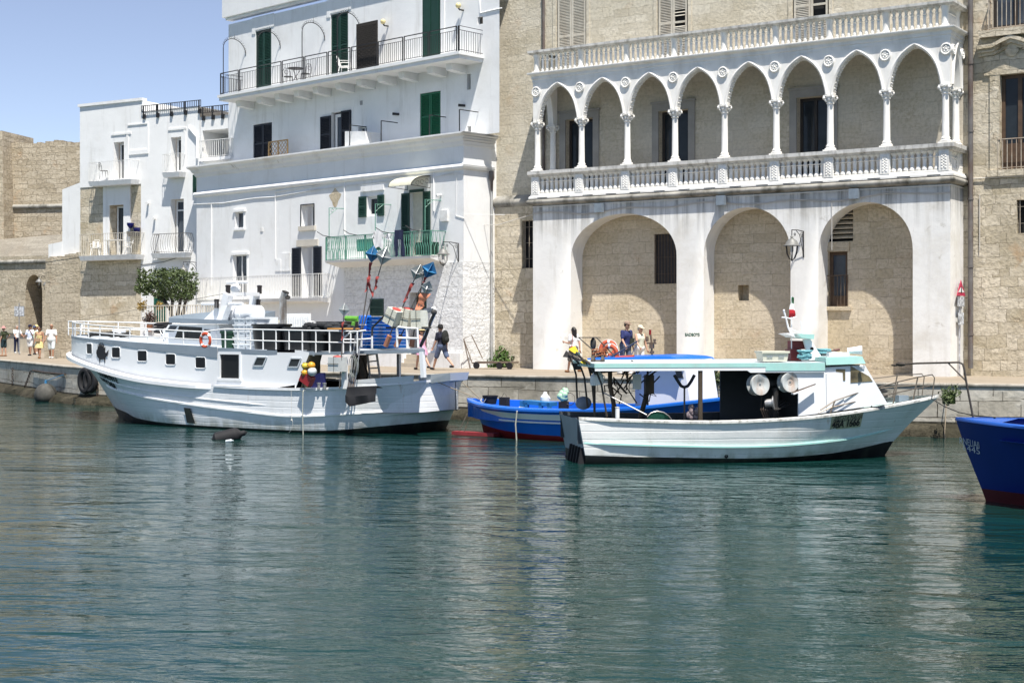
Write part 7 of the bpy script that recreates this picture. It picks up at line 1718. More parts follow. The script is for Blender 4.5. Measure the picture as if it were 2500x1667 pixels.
m = MB(AN);bot = [Vector((p.x,-1.35,SH2(p.x)+.02)) for p in L1_];loft(m,[L1_,bot]);m.build('mesh',paint('green_net_mesh',(.015,.10,.06),.9,.6,40),t)
GAL = paint('dark_painted_tube',(.045,.042,.036),.6,.3,5,dirt=(.14,.08,.04),damt=.4)
sg = thing('stern_gallows','dark bent tube gallows with paddles tied on at the stern of the small white boat','gallows',AN.w(0,0,.9),AN.a)
e6 = lambda x,y,d: Vector(AN.px(E6(x,y),d))
for pts,d in (([(262,1400),(238,880),(200,750),(120,540)],.9),([(425,1410),(370,920),(300,720),(230,640)],.3),([(540,1550),(490,960),(440,760),(380,640)],-.5),([(730,1550),(640,1020),(590,900),(520,740)],-1.1)):
 MB(AN).tube([e6(x,y,d) for x,y in pts],.024,6).build('gallows_tube',GAL,sg)
MB(AN).tube([e6(120,545,.9),e6(230,640,.3),e6(380,650,-.5),e6(520,745,-1.1)],.03,6).build('cross_tube',GAL,sg)
m = MB(AN);loft(m,[[e6(180,700,.88),e6(300,700,.3)],[e6(225,800,.88),e6(330,800,.3)]]);loft(m,[[e6(420,700,-.5),e6(520,760,-1.0)],[e6(480,860,-.5),e6(580,890,-1.0)]]);m.build('rubber_sheet',RUBBER,sg,smooth=0)
def paddle(a,b,col,blade,label):
 t = thing('paddle',label,'paddle',AN.w(*a),AN.a,'paddles on the stern gallows');MB(AN).tube([a,b],.018,5).build('shaft',GAL,t);u = (b-a).normalized();n_ = u.cross(Vector((0,1,0))).normalized()
 MB(AN).hexa([b-n_*.05-u*.02+Vector((0,-.012,0)),b+n_*.05-u*.02+Vector((0,-.012,0)),b+n_*.05-u*.02+Vector((0,.012,0)),b-n_*.05-u*.02+Vector((0,.012,0)),b-n_*.09+u*blade+Vector((0,-.01,0)),b+n_*.09+u*blade+Vector((0,-.01,0)),b+n_*.09+u*blade+Vector((0,.01,0)),b-n_*.09+u*blade+Vector((0,.01,0))]).build('blade',col,t,smooth=0)
YEL = paint('yellow_paint',(.60,.48,.03),.5,.15,5);DTEAL = paint('dark_teal',(.02,.09,.09),.5)
paddle(e6(420,700,-.5),e6(240,520,.2),YEL,.32,'yellow bladed paddle tied to the top of the gallows');paddle(e6(300,640,.4),e6(130,575,.9),GAL,.25,'dark bladed paddle at the far left of the gallows');paddle(e6(520,830,-1.0),e6(400,700,-.5),YEL,.2,'short yellow paddle low on the gallows');paddle(e6(340,640,-.2),e6(270,570,.2),DTEAL,.2,'teal bladed paddle crossing the middle of the gallows')
def jug(fr,c,sc_,label,mat=PLW):
 c = Vector(c);t = thing('plastic_jug',label,'jug',fr.w(*c),fr.a);MB(fr).lathe([(.09*sc_,0),(.1*sc_,.03),(.1*sc_,.2*sc_),(.04*sc_,.27*sc_),(.03*sc_,.31*sc_),(0,.31*sc_)],c,12).build('jug_body',mat,t);MB(fr).tube([c+Vector((.09*sc_,0,.2*sc_)),c+Vector((.13*sc_,0,.17*sc_)),c+Vector((.1*sc_,0,.08*sc_))],.012,5).build('jug_handle',mat,t)
q = e6(530,1050,-.7);jug(AN,q,1.0,'white plastic jug tied to the gallows, left of the pair');q = e6(600,1040,-.7);jug(AN,q,1.1,'white plastic jug tied to the gallows, right of the pair')
q = e6(355,1330,.5);t = tag(MB(AN).ball(q,.20,16,10,(1,.5,.8)).build('grey_float',paint('blue_grey_float',(.16,.20,.26),.4)),'blue grey oval float leaning at the foot of the gallows','float')
m = MB(AN);q = e6(780,1050,.2)
m.tube([q+Vector((-.3,0,.35)),q+Vector((.3,0,.4))],.07,8);m.tube([q+Vector((0,0,.35)),q,q+Vector((.1,0,-.5))],.055,8);m.lathe([(.04,-.12),(.17,-.1),(.17,-.02),(.06,0),(.06,.12),(.17,.14),(.17,.2),(.03,.22)],q+Vector((-.35,0,.55)),14,ax=(1,-.3,0))
rg = random.Random(5)
for i in range(22):
 a = q+Vector((rg.uniform(0,1.1),rg.uniform(-.2,.2),rg.uniform(-.2,.4)));m.tube([a,a+Vector((rg.uniform(-.3,.3),rg.uniform(-.1,.1),rg.uniform(-.3,.3))),a+Vector((rg.uniform(-.3,.3),0,rg.uniform(-.5,.2)))],.018,5)
m.box(q.x+.8,q.x+1.0,-.1,.1,q.z-.2,q.z+.25);m.tube([q+Vector((.9,0,-.2)),q+Vector((.7,0,-.9))],.06,6);m.tube([q+Vector((.1,0,-.5)),q+Vector((.15,0,-1.1))],.07,7)
mc = m.build('winch_machinery',paint('brown_black_machinery',(.05,.042,.032),.6,.3,6,dirt=(.16,.09,.04),damt=.5),an)
q = e6(1190,990,.1);MB(AN).box(q.x-.1,q.x+.1,-.05,.0,q.z-.18,q.z+.18).build('white_box',PLW,mc,smooth=0)
q = Vector(AN.px(G1(1310,590),-.95));m = MB(AN)
for i in range(14): m.ball(q+Vector((rnd.uniform(-.1,.1),rnd.uniform(-.05,.05),rnd.uniform(-.18,.15))),rnd.uniform(.04,.08),7,5,(1,.7,1.2))
tag(m.build('plastic_bag',paint('grey_pink_bag',(.30,.24,.25),.3,.5,14)),'crumpled plastic bag hanging beside the brown canopy post','bag')
m = MB(AN);q = Vector(AN.px(G1(535,620),-1.2));tag(m.lathe([(.05,-.12),(.05,.12),(.06,.13),(0,.14)],q,10).build('white_fender_post',PLW),'short white post on the stern gunwale of the small white boat','post')
p = HA.find(2,G2(275,962));m = MB(AN).lathe([(.012,-.02),(.045,-.02),(.045,0),(.02,.0),(.018,-.01)],Vector(p)+Vector((0,-.03,0)),12,ax=(0,-1,0)).build('through_hull',BLK,an)
# ================================================================== BLUE BOAT
BL = Fr((-25.05,36.0),R(-2))
bl = thing('blue_boat','bright blue and white wooden boat with a red bottom moored behind the small white boat','fishing boat',BL.w(4,0,0),BL.a)
BLUE = paint('bright_blue_hull',(.012,.14,.60),.32,.10,1.5,.05,6);REDB = paint('red_bottom',(.20,.012,.014),.5,.2,3)
SH3 = cur([(-.6,.98),(1,.90),(3.5,.86),(6,.98),(8,1.22),(10,1.5)])
lv = []
def dbl(B,Lb,pb,Ls,ps): e1,e2 = entry(Ls,ps),entry(Lb,pb);return lambda q: B*e1(max(0,min(1,q)))*e2(max(0,min(1,1-q)))
L_(.5,8.6,dbl(.8,.5,1.6,.4,1.7),lambda s: -.5)
L_(.12,9.0,dbl(1.45,.5,1.8,.38,1.9),lambda s: 0.)
L_(.05,9.1,dbl(1.5,.5,1.9,.37,2.0),cur([(0,.26),(3,.15),(6,.18),(9,.34)]))
L_(-.12,9.3,dbl(1.6,.48,2.0,.35,2.1),lambda s: lerp(SH3(s),.2,.52))
L_(-.3,9.5,dbl(1.66,.47,2.1,.34,2.2),lambda s: lerp(SH3(s),.2,.20))
L_(-.5,9.7,dbl(1.72,.46,2.2,.33,2.3),SH3)
HB = Hull(BL,50,lv);m = MB(BL)
for sd in (-1,1): loft(m,HB.rows(range(6),sd),mids=[1,1,0,0,0])
m.build('hull',[BLUE,REDB],bl,smooth=50)
m = MB(BL);r = [[],[]]
for i in range(30): q = lerp(.10,.62,i/29);a,b = HB.pt(3,q,-1,.035),HB.pt(4,q,-1,.035);r[0].append(a+Vector((0,0,.05)));r[1].append(b)
loft(m,r);m.build('white_side_band',HULLW2,bl,smooth=60)
m = MB(BL)
strake(3,.07,.95,.05,.05,HULLW2,'white_strake',-.04,hh=HB,par=bl);strake(5,0,1,.06,.09,BLUE,'gunwale',-.06,hh=HB,par=bl)
m = MB(BL)
for i in range(36):
 q0,q1 = lerp(.004,.996,i/36),lerp(.004,.996,(i+1)/36);a,b = HB.pt(5,q0),HB.pt(5,q1)
 for sd in (-1,1):
  ya,yb = sd*-a.y,sd*-b.y;ia,ib = sd*max(0,-a.y-.22),sd*max(0,-b.y-.22)
  m.face([(a.x,ya,a.z+.03),(b.x,yb,b.z+.03),(b.x,ib,b.z+.03),(a.x,ia,a.z+.03)]);m.face([(a.x,ia,a.z+.03),(b.x,ib,b.z+.03),(b.x,ib,.45),(a.x,ia,.45)])
 m.face([(a.x,min(0,a.y+.2),.46),(b.x,min(0,b.y+.2),.46),(b.x,max(0,-b.y-.2),.46),(a.x,max(0,-a.y-.2),.46)])
m.build('side_deck',BLUE,bl,smooth=0)
bq = lambda zf,x,y,d: Vector(BL.px(zf(x,y),d))
d0w,d1w = -.75,.85
k0,k1,k2,k3 = bq(G1,855,530,d0w),bq(G1,1315,490,d0w),bq(G1,1195,180,d0w),bq(G1,855,180,d0w)
zr_b = bq(G1,1000,62,d0w).z
m = MB(BL);m.prism([(k0.x,.5),(k1.x,.5),(k2.x+.05,zr_b-.02),(k3.x,zr_b-.02)],d0w,d0w+.05);m.prism([(k0.x,.5),(k1.x,.5),(k2.x+.05,zr_b-.02),(k3.x,zr_b-.02)],d1w-.05,d1w);m.face([(k1.x,d0w+.05,.5),(k1.x,d1w-.05,.5),(k2.x+.05,d1w-.05,zr_b-.02),(k2.x+.05,d0w+.05,zr_b-.02)])
bx_ = bq(G1,560,400,d1w-.3).x;m.box(bx_+.35,k0.x-.35,d1w-.05,d1w,.5,zr_b-.02);m.box(k0.x-.5,k0.x-.1,d0w+.4,d0w+.45,.5,zr_b-.02)
bw = m.build('wheelhouse',BOATW,bl,smooth=0)
MB(BL).prism([(p.x,p.z) for p in (bq(G1,1150,265,d0w),bq(G1,1215,265,d0w),bq(G1,1190,185,d0w),bq(G1,1125,185,d0w))],d0w-.01,d0w-.002).build('window',GREYGLASS,bw,smooth=0)
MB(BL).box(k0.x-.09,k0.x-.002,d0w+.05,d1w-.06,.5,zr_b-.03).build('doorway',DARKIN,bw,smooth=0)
xr0,xr1 = bq(E6,480,625,d0w).x,bq(E6,1995,610,d0w).x;zr1 = bq(E6,1850,590,d0w).z
m = MB(BL);n_ = 16;rows = []
for j,y in enumerate((d0w-.25,d0w-.2,0.05,d1w+.2,d1w+.25)):
 row = []
 for i in range(n_+1):
  t = i/n_;z = lerp(zr_b-.02,zr1,min(1,t*1.35)**1.0)+(.05 if j == 2 else 0)-(.10 if j in (0,4) else 0)-(.16*((t-.88)/.12)**2 if t > .88 else 0);row.append(Vector((lerp(xr0,xr1,t),y,z)))
 rows.append(row)
loft(m,rows);loft(m,[[v-Vector((0,0,.03)) for v in r_] for r_ in rows]);m.build('wheelhouse_roof',BLUE,bl,smooth=50)
zrf_b = zr_b+.06
e6b = lambda x,y,d: Vector(BL.px(E6(x,y),d))
m = MB(BL);fr_ = [(260,290,.5),(560,285,.5)]
for d,dx in ((.75,0),(-.55,0)): a,b,c,e_ = e6b(275,285,d),e6b(560,285,d),e6b(870,600,d),e6b(640,600,d);m.tube([e_,a,b,c],.018,5)
m.tube([e6b(275,285,.75),e6b(275,285,-.55)],.018,5);m.tube([e6b(560,285,.75),e6b(560,285,-.55)],.018,5);m.box(e6b(300,285,0).x,e6b(480,285,0).x,-.3,.5,e6b(300,292,0).z,e6b(300,280,0).z);m.ball(e6b(510,390,.2),.12,8,6,(.8,.6,1.5))
m.build('roof_frame',paint('dark_frame',(.06,.058,.05),.6,.2,5),bl)
LBO = paint('faded_orange_lifebuoy',(.46,.085,.035),.7,.15,4)
q = e6b(790,540,-.5);lifebuoy(BL.M @ Matrix.Translation((q.x,-.5,q.z)) @ Matrix.Rotation(.15,4,'X'),.20,.06,'faded orange lifebuoy standing upright on the blue roof',None,LBO,2)
q = e6b(760,470,.1);lifebuoy(BL.M @ Matrix.Translation((q.x,.05,q.z)) @ Matrix.Rotation(-.3,4,'X') @ Matrix.Rotation(.3,4,'Z'),.20,.06,'faded orange lifebuoy leaning behind the upright one on the blue roof',None,LBO,2)
q = e6b(620,590,-.6);m = MB(BL)
rg = random.Random(3)
for i in range(16): c = q+Vector((rg.uniform(-.18,.18),rg.uniform(-.1,.1),rg.uniform(-.06,.14)));m.tube([c+Vector((.14*math.cos(t),.05*math.sin(2*t),.10*math.sin(t))) for t in [k*.8 for k in range(7)]],.014,4)
tag(m.build('orange_rope_heap',paint('rusty_orange_rope',(.42,.15,.06),.9,.2,14)),'heap of rusty orange rope left of the lifebuoys on the blue roof','rope')
a,b = e6b(770,610,-.6),e6b(1215,345,-.6);tag(MB(BL).tube([a,b],.022,6).build('boat_pole',paint('slate_pole',(.10,.11,.13),.5)),'slate grey pole rising to the right over the blue roof','pole',None)
a,b = e6b(1090,615,-.6),e6b(1210,400,-.6);tag(MB(BL).tube([a,b],.014,5).build('thin_stick',paint('grey_stick',(.22,.22,.22),.5)),'short thin grey stick crossing the slate pole on the blue roof','stick')
a = e6b(870,612,-.8);b = e6b(1160,595,-.8);tag(MB(BL).tube([a,b],.05,8).build('red_tube',paint('orange_red_buoy',(.55,.08,.03),.55)),'orange red tube lying along the edge of the blue roof','tube')
m = MB(BL);q = e6b(1450,590,0);zq_ = lambda y: e6b(1430,y,0).z
m.tube([(q.x,0,zr1),(q.x-.02,0,zq_(330)),(q.x-.06,0,zq_(200))],[.02,.03,.025],6);m.box(q.x-.16,q.x+.12,-.03,.03,zq_(385)-.01,zq_(375)+.02);m.box(q.x-.06,q.x+.04,-.05,.05,zq_(460),zq_(390));m.lathe([(.04,-.07),(.05,0),(.04,.07)],(q.x-.16,0,zq_(310)),8);m.lathe([(.03,-.06),(.04,.06)],(q.x+.08,0,zq_(345)),8);m.box(q.x-.05,q.x+.04,-.05,.05,zq_(545),zq_(500))
bm_ = m.build('light_mast',paint('rusty_mast',(.15,.10,.06),.7,.3,6),bl);MB(BL).lathe([(.035,0),(.035,.14),(0,.14)],(q.x-.06,0,zq_(245)),8).build('red_lamp',paint('red_lamp',(.25,.01,.01),.3),bm_)
c3 = lambda x,y,d: Vector(BL.px(C3(x,y),d))
q = c3(380,825,-.3);t = thing('black_bucket','black bucket with a rope handle in the stern of the blue boat','bucket',BL.w(*q),0);z0 = SH3(.5)-.05;zt_ = c3(380,735,-.3).z
MB(BL).lathe([(.17,z0),(.22,zt_),(.235,zt_),(.235,zt_+.03),(.2,zt_+.03),(.16,z0+.1),(0,z0+.1)],(q.x,-.3,0),18).build('bucket_body',RUBBER,t,smooth=40);MB(BL).tube([(q.x-.21,-.32,zt_+.02),(q.x-.2,-.5,zt_-.12),(q.x-.1,-.52,zt_-.2),(q.x,-.5,zt_-.05)],.014,5).build('rope_handle',plain('pale_line',(.5,.49,.45)),t)
q = c3(525,845,-.5);t = thing('black_can','square black can standing in the stern of the blue boat','can',BL.w(*q),0);MB(BL).box(q.x-.12,q.x+.12,-.65,-.45,.5,c3(525,742,-.5).z).build('can_body',RUBBER,t,smooth=0);MB(BL).tube([(q.x-.1,-.55,c3(525,742,-.5).z),(q.x,-.55,c3(525,700,-.5).z),(q.x+.1,-.55,c3(525,742,-.5).z)],.008,4).build('can_wire',GAL,t)
q = c3(380,850,.1);t = thing('blue_bench','blue painted wooden trestle lying across the blue boat','trestle',BL.w(c3(820,830,-.6).x,-.6,.9),0)
BL2 = paint('sea_blue_paint',(.02,.16,.36),.5,.15,4)
a,b = c3(720,790,-.6),c3(975,812,-.6);MB(BL).hexa([a+Vector((0,-.15,-.05)),b+Vector((0,-.15,-.05)),b+Vector((0,.25,-.05)),a+Vector((0,.25,-.05)),a+Vector((0,-.15,.06)),b+Vector((0,-.15,.06)),b+Vector((0,.25,.06)),a+Vector((0,.25,.06))]).build('plank',BL2,t,smooth=0)
for x in (730,865,945): c = c3(x,830,-.7);MB(BL).box(c.x-.05,c.x+.05,-.75,-.65,c.z-.15,c.z+.1).build('leg',BL2,t,smooth=0)
c = c3(690,810,-.7);MB(BL).box(c.x-.07,c.x+.07,-.75,-.6,c.z-.14,c.z+.1).build('leg',BL2,t,smooth=0)
q = c3(905,840,-.2);jug(BL,(q.x,-.2,c3(905,830,-.2).z),1.35,'white plastic jerry can behind the blue trestle')
q = c3(1080,850,-.5);t = thing('bagged_motor','outboard motor wrapped in a pale green plastic bag on the blue boat','outboard motor',BL.w(*q),0);zt_ = c3(1080,785,-.5).z
MB(BL).box(q.x-.1,q.x+.12,-.6,-.4,.55,zt_).build('motor_leg',RUBBER,t,smooth=0);m = MB(BL)
for i in range(12): m.ball((q.x+rnd.uniform(-.07,.07),-.5+rnd.uniform(-.06,.06),zt_+.08+.03*i*.8),.13-.006*i,8,6,(1,.9,.9))
m.build('green_bag',paint('pale_green_bag',(.40,.62,.42),.4,.15,12,.5,20),t);MB(BL).tube([(q.x+.22+.17*math.cos(k*.5),-.5,zt_+.08+.17*math.sin(k*.5)) for k in range(14)],.010,4).build('steering_cable',GAL,t)
m = MB(BL);pts = [bq(C3,x,y,d) for x,y,d in ((720,848,-1.3),(660,838,-1.55),(635,880,-1.8),(622,1000,-1.8),(632,1160,-1.82),(634,1230,-1.82))];m.tube(pts,.02,7);tag(m.build('pale_hose',paint('cream_hose',(.42,.42,.36),.6)),'pale hose hanging over the side of the blue boat','hose')
q = c3(290,820,-.4);m = MB(BL).box(q.x-.12,q.x+.12,-.6,-.3,.9,q.z+.1);m.build('stern_locker',BL2,bl,smooth=0)
a,b = bq(C3,40,1085,-1.2),bq(C3,440,1085,-1.2);t = thing('red_float_board','dark red board floating at the stern of the blue boat','board',(a+b)/2,0)
a.z = b.z = .06;MB(BL).bar(a,b,.3,.10).build('board',paint('dark_red_board',(.26,.03,.035),.6,.2,4),t,smooth=0);MB(BL).tube([a+Vector((.15,0,.05)),bq(C3,160,900,-.6)],.016,5).tube([a+Vector((.35,0,.05)),bq(C3,170,970,-.6)],.014,5).build('board_stay',GAL,t)
# ================================================================== DEEP BLUE BOAT (right edge) and pale boat (left edge)
cnb = at(2407,1222,26.5)
CNd = Vector((.86,-.51));CNw = Vector((CNd.x*CA-CNd.y*SA,CNd.x*SA+CNd.y*CA));CN = Fr((cnb.x,cnb.y),math.atan2(CNw.y,CNw.x))
cb_ = thing('deep_blue_boat','deep blue boat with white lettering on its bow at the right picture edge','fishing boat',CN.w(3,0,0),CN.a)
DBLUE = paint('deep_blue_hull',(.004,.018,.16),.35,.10,1.2,.06,6);DBL2 = paint('lighter_blue_deck',(.02,.10,.42),.45,.1,2);RED2 = paint('maroon_bottom',(.07,.008,.012),.5,.2,3)
tipx = CN.px((2333,1023),0);SH4 = lambda s: tipx[2]-.05*min(1,max(0,(s+.6)/2))
lv = []
L_(.2,6.2,dbl(.8,.4,2,.5,1.6),lambda s: -.5);L_(.0,6.4,dbl(1.1,.4,2,.48,1.7),lambda s: 0.);L_(-.08,6.5,dbl(1.15,.4,2,.46,1.8),lambda s: .22)
L_(tipx[0]*.62,6.8,dbl(1.45,.4,2,.42,1.9),lambda s: .85);L_(tipx[0],7.0,dbl(1.6,.4,2,.40,2.0),SH4)
HC = Hull(CN,40,lv);m = MB(CN)
for sd in (-1,1): loft(m,HC.rows(range(5),sd),mids=[1,1,0,0])
m.build('hull',[DBLUE,RED2],cb_,smooth=50)
strake(4,0,1,.03,.06,DBL2,'gunwale',-.02,hh=HC,par=cb_)
m = MB(CN)
for i in range(24):
 q0,q1 = lerp(.003,.99,i/24),lerp(.003,.99,(i+1)/24);a,b = HC.pt(4,q0),HC.pt(4,q1);dp = .0 if q1 < .16 else .30
 m.face([(a.x,a.y,a.z+.03-dp),(b.x,b.y,b.z+.03-dp),(b.x,-b.y,b.z+.03-dp),(a.x,-a.y,a.z+.03-dp)])
 for sd in (-1,1): m.face([(a.x,sd*-a.y,a.z+.035),(b.x,sd*-b.y,b.z+.035),(b.x,sd*max(0,-b.y-.16),b.z+.035),(a.x,sd*max(0,-a.y-.16),a.z+.035)])
m.build('deck',DBL2,cb_,smooth=0)
H1 = zp(2300,980,6.03)
WL = plain('white_brush_paint',(.62,.64,.68),.7)
for txt,x,y,sz,wdt in (('RNELIAII',(268,560),(725,620),.18,0),('1445',(325,560),(690,715),.165,0)):
 pA = HC.find(3,H1(x[0],y[0]));b,mt,nm,par = text(txt,CN,(0,0),0,sz,WL,cb_,'name_lettering',ext=.003,bold=-.002)
 ss0,ss1 = HC.find(3,H1(x[0],y[0]))[0],HC.find(3,H1(x[1],y[1]))[0]
 xs_ = [v.x for v in b.v];k = (ss1-ss0)/(max(xs_)-min(xs_));nv = []
 zc_ = CN.z(H1(*( (500,610) if txt[0] == 'R' else (450,705))),pA[1]-.1)
 for v in b.v:
  s = ss0+(v.x-min(xs_))*k;z = zc_+v.z-.12*(s-(ss0+ss1)/2);tt = (z-.85)/(SH4(s)-.85);q3,q4 = HC.q_of(3,s),HC.q_of(4,s)
  br_ = lerp(HC.L[3][2](max(0,q3)),HC.L[4][2](max(0,q4)),tt);nv.append(Vector((s,-br_-.012+v.y,z)))
 b.v = nv;b.build(nm,mt,cb_,smooth=0)
m = MB(CN);w_ = lambda x,y,d: Vector(CN.px(E8(x,y),d))
pb = Vector(CN.px(zp(0,0,.9408)(2236,960),.3));m.tube([(pb.x,.3,SH4(0)),w_(545,1420,.3),w_(525,1290,.3),w_(510,1240,.3),w_(470,1218,.3),w_(345,1222,.3),w_(0,1230,.3),Vector(CN.px(C4(1370,565),.3))],.02,6);m.tube([w_(345,1225,.3),w_(540,1420,.3)],.014,5);e_ = Vector(CN.px(C4(1350,565),.3));m.ball(e_,.05,8,6,(2,1,.8));m.ball(e_+Vector((-.12,0,-.02)),.035,7,5,(2,1,.6))
m.build('bow_davit',paint('dark_davit',(.05,.04,.03),.55,.3,5),cb_)
a = HA.pt(4,.97);a3 = AN.M @ a;bb_ = CN.M @ Vector((.1,.3,SH4(0)+.05));mid_ = (a3+bb_)/2-Vector((0,0,.12));tag(MB().tube([a3,a3.lerp(mid_,.5)-Vector((0,0,.03)),mid_,mid_.lerp(bb_,.5)-Vector((0,0,.02)),bb_],.012,5).build('mooring_line',plain('black_rope',(.02,.02,.02))),'dark mooring line between the small white boat and the deep blue boat','rope')
pp = at(13,932,56);PB = Fr((pp.x-.3,pp.y-.2),YAW+math.pi-R(12))
pbt = thing('pale_green_boat','pale green bow of a boat just entering at the left picture edge','boat',PB.w(2,0,0),PB.a);lv = []
L_(.25,5,dbl(1,.4,2,.5,1.7),lambda s: 0.);L_(.1,5.1,dbl(1.2,.4,2,.45,1.9),lambda s: .7);L_(.0,5.2,dbl(1.3,.4,2,.42,2),lambda s: 1.05);L_(-.08,5.2,dbl(1.36,.4,2,.42,2),lambda s: 1.2)
HP = Hull(PB,24,lv);m = MB(PB)
for sd in (-1,1): loft(m,HP.rows(range(4),sd))
m.build('hull',paint('pale_turquoise_hull',(.33,.45,.45),.4,.08,2),pbt,smooth=50)
m = MB(PB);q = HP.rows([3])[0];loft(m,[q,[Vector((p.x,-p.y,p.z)) for p in q]]);m.build('deck',MINT,pbt,smooth=0)
# ================================================================== PEOPLE
def remesh(mb,vox,smooth_it=4):
 me = bpy.data.meshes.new('t');me.from_pydata(mb.v,[],mb.f);o = bpy.data.objects.new('t',me);COL.objects.link(o)
 r = o.modifiers.new('r','REMESH');r.mode = 'VOXEL';r.voxel_size = vox
 s = o.modifiers.new('s','SMOOTH');s.iterations = smooth_it;s.factor = .5
 dg = bpy.context.evaluated_depsgraph_get();m2 = bpy.data.meshes.new_from_object(o.evaluated_get(dg));bpy.data.objects.remove(o)
 b = MB();b.v = [v.co.copy() for v in m2.vertices];b.f = [list(p.vertices) for p in m2.polygons];b.mi = [0]*len(b.f);bpy.data.meshes.remove(m2);return b
def cap(b,p,q,r0,r1,n=10):
 p,q = Vector(p),Vector(q);b.tube([p,q],[r0,r1],n);b.ball(p,r0,n,6);b.ball(q,r1,n,6)
SKIN = paint('fair_skin',(.50,.29,.20),.5,.06,8);TAN = paint('tanned_skin',(.36,.19,.12),.5,.06,8);EYE = plain('eye_dark',(.02,.015,.012),.3)
HAIRD = paint('dark_hair',(.012,.009,.008),.5,.3,30);HAIRG = paint('grey_hair',(.30,.27,.24),.6,.2,30);CLOTH = {}
def cloth(nm,col,var=.12,sc_=9): return paint('cloth_'+nm,col,.85,var,sc_,.25,14)
def person(label,feet,H,head,legs,arms,top,bot,skin=SKIN,hair=HAIRD,hairlen=0,hat=None,shoes=None,sleeve=.75,blen=.5,dress=None,girth=1.,lean=0,Y=None):
 """legs/arms: ((fwd deg, bend deg),(fwd, bend)) left,right; arms also (out deg). front is local -y"""
 loc = Vector(feet);k = H/1.74;M = Matrix.Translation(loc) @ Matrix.Rotation(head,4,'Z') @ Matrix.Scale(k,4)
 t = thing('person',label,'person',None,M=M)
 drop = 0;J = {}
 Lx = lambda v: v
 def leg(sx,fwd,bend):
  hip = Vector((sx*.095*girth,0,.90));a = R(fwd);kn = hip+Vector((0,-.43*math.sin(a),-.43*math.cos(a)));a2 = a-R(bend);an_ = kn+Vector((sx*.005,-.42*math.sin(a2),-.42*math.cos(a2)));return hip,kn,an_,a2
 LG = [leg(s,*l) for s,l in zip((1,-1),legs)];low = min(l[2].z for l in LG);dz = .085-low;up = Vector((0,0,dz))
 LG = [(h+up,n+up,a+up,g_) for h,n,a,g_ in LG];la = Vector((0,-math.sin(R(lean)),0))
 pel,che,nek = Vector((0,0,.95))+up,Vector((0,0,1.27))+up+la*.3,Vector((0,.005,1.45))+up+la*.5;hd = Vector((0,-.015,1.605))+up+la*.62
 def arm(sx,fwd,bend,out=8):
  sh = Vector((sx*.185*girth**.6,0,1.395))+up+la*.45;a = R(fwd);o_ = R(out);d1 = Vector((sx*math.sin(o_),-math.sin(a)*math.cos(o_),-math.cos(a)*math.cos(o_)));el = sh+d1*.29;a2 = a+R(bend);d2 = Vector((sx*math.sin(o_)*.4,-math.sin(a2),-math.cos(a2))).normalized();wr = el+d2*.25;return sh,el,wr,d2
 AR = [arm(s,*a) for s,a in zip((1,-1),arms)]
 g = girth
 b = MB();cap(b,pel-Vector((.06*g,0,0)),pel+Vector((.06*g,0,0)),.115*g,.115*g);cap(b,pel,che,.115*g,.125*g);cap(b,che-Vector((.06,0,0)),che+Vector((.06,0,0)),.115*g,.115*g);cap(b,che+Vector((-.13,0,.10)),che+Vector((.13,0,.10)),.06,.06);cap(b,nek-Vector((0,0,.08)),hd-Vector((0,0,.06)),.055,.052)
 b.ball(hd,.105,14,10,(.76,.92,1.12));b.ball(hd+Vector((0,-.04,-.07)),.06,8,6,(.85,.9,.8));b.ball(hd+Vector((0,-.102,-.02)),.02,6,5,(.8,1,1.4))
 for sx in (-1,1): b.ball(hd+Vector((sx*.08,.01,-.01)),.024,6,5,(.5,.8,1.3))
 for h,n,a,g_ in LG:
  cap(b,h,n,.085*g**.5,.055);cap(b,n,n.lerp(a,.35),.053,.056);cap(b,n.lerp(a,.3),a,.056,.036)
  f = Vector((0,-math.cos(g_*.6),-.0));cap(b,a+Vector((0,.03,-.045)),a+f*.14+Vector((0,0,-.055+.07*max(0,math.sin(g_)))),.036,.028)
 for s,e,w_,d2 in AR: cap(b,s,e,.052,.040);cap(b,e,w_,.040,.026);b.ball(w_+d2*.05,.038,8,6,(.65,1,1.15))
 bd = remesh(b,.0135);bd.M = M
 for i,(s,e,w_,d2) in enumerate(AR):
  sx = 1 if i == 0 else -1;sd = Vector((0,-1,0));sd = (sd-d2*sd.dot(d2)).normalized();pn = d2.cross(sd)*(-sx)
  for j,ln in enumerate((.072,.082,.076,.06)):
   p0 = w_+d2*.075+sd*(.027-.018*j);p1 = p0+d2*ln*.5+pn*.006;bd.tube([p0-d2*.02,p1,p1+d2*ln*.36+pn*.03,p1+d2*ln*.42+pn*.05],[.0095,.009,.008,.006],5)
  p0 = w_+d2*.03+sd*.03;bd.tube([p0,p0+sd*.025+d2*.03,p0+sd*.028+d2*.06+pn*.015],[.011,.010,.007],5)
 bd.m = 1
 for sx in (-1,1): bd.ball(hd+Vector((sx*.034,-.092,.012)),.012,6,4)
 bd.tube([hd+Vector((-.024,-.092,-.062)),hd+Vector((0,-.099,-.065)),hd+Vector((.024,-.092,-.062))],.006,4)
 bd.build('body',[skin,EYE],t,smooth=70)
 if dress is None:
  b = MB();q = 1.10*g;cap(b,pel+Vector((-.06*g,0,.0)),pel+Vector((.06*g,0,.0)),.125*q,.125*q);cap(b,pel,che,.125*q,.132*q);cap(b,che-Vector((.07,0,0)),che+Vector((.07,0,0)),.122*q,.122*q);cap(b,che+Vector((-.14,0,.10)),che+Vector((.14,0,.10)),.072,.072);cap(b,che+Vector((0,0,.08)),nek-Vector((0,0,.03)),.08,.062)
  if sleeve > 0:
   for s,e,w_,d2 in AR: cap(b,s,s.lerp(e,sleeve),.068,.062)
  x = remesh(b,.016,5);x.M = M;x.build('shirt',top,t,smooth=70)
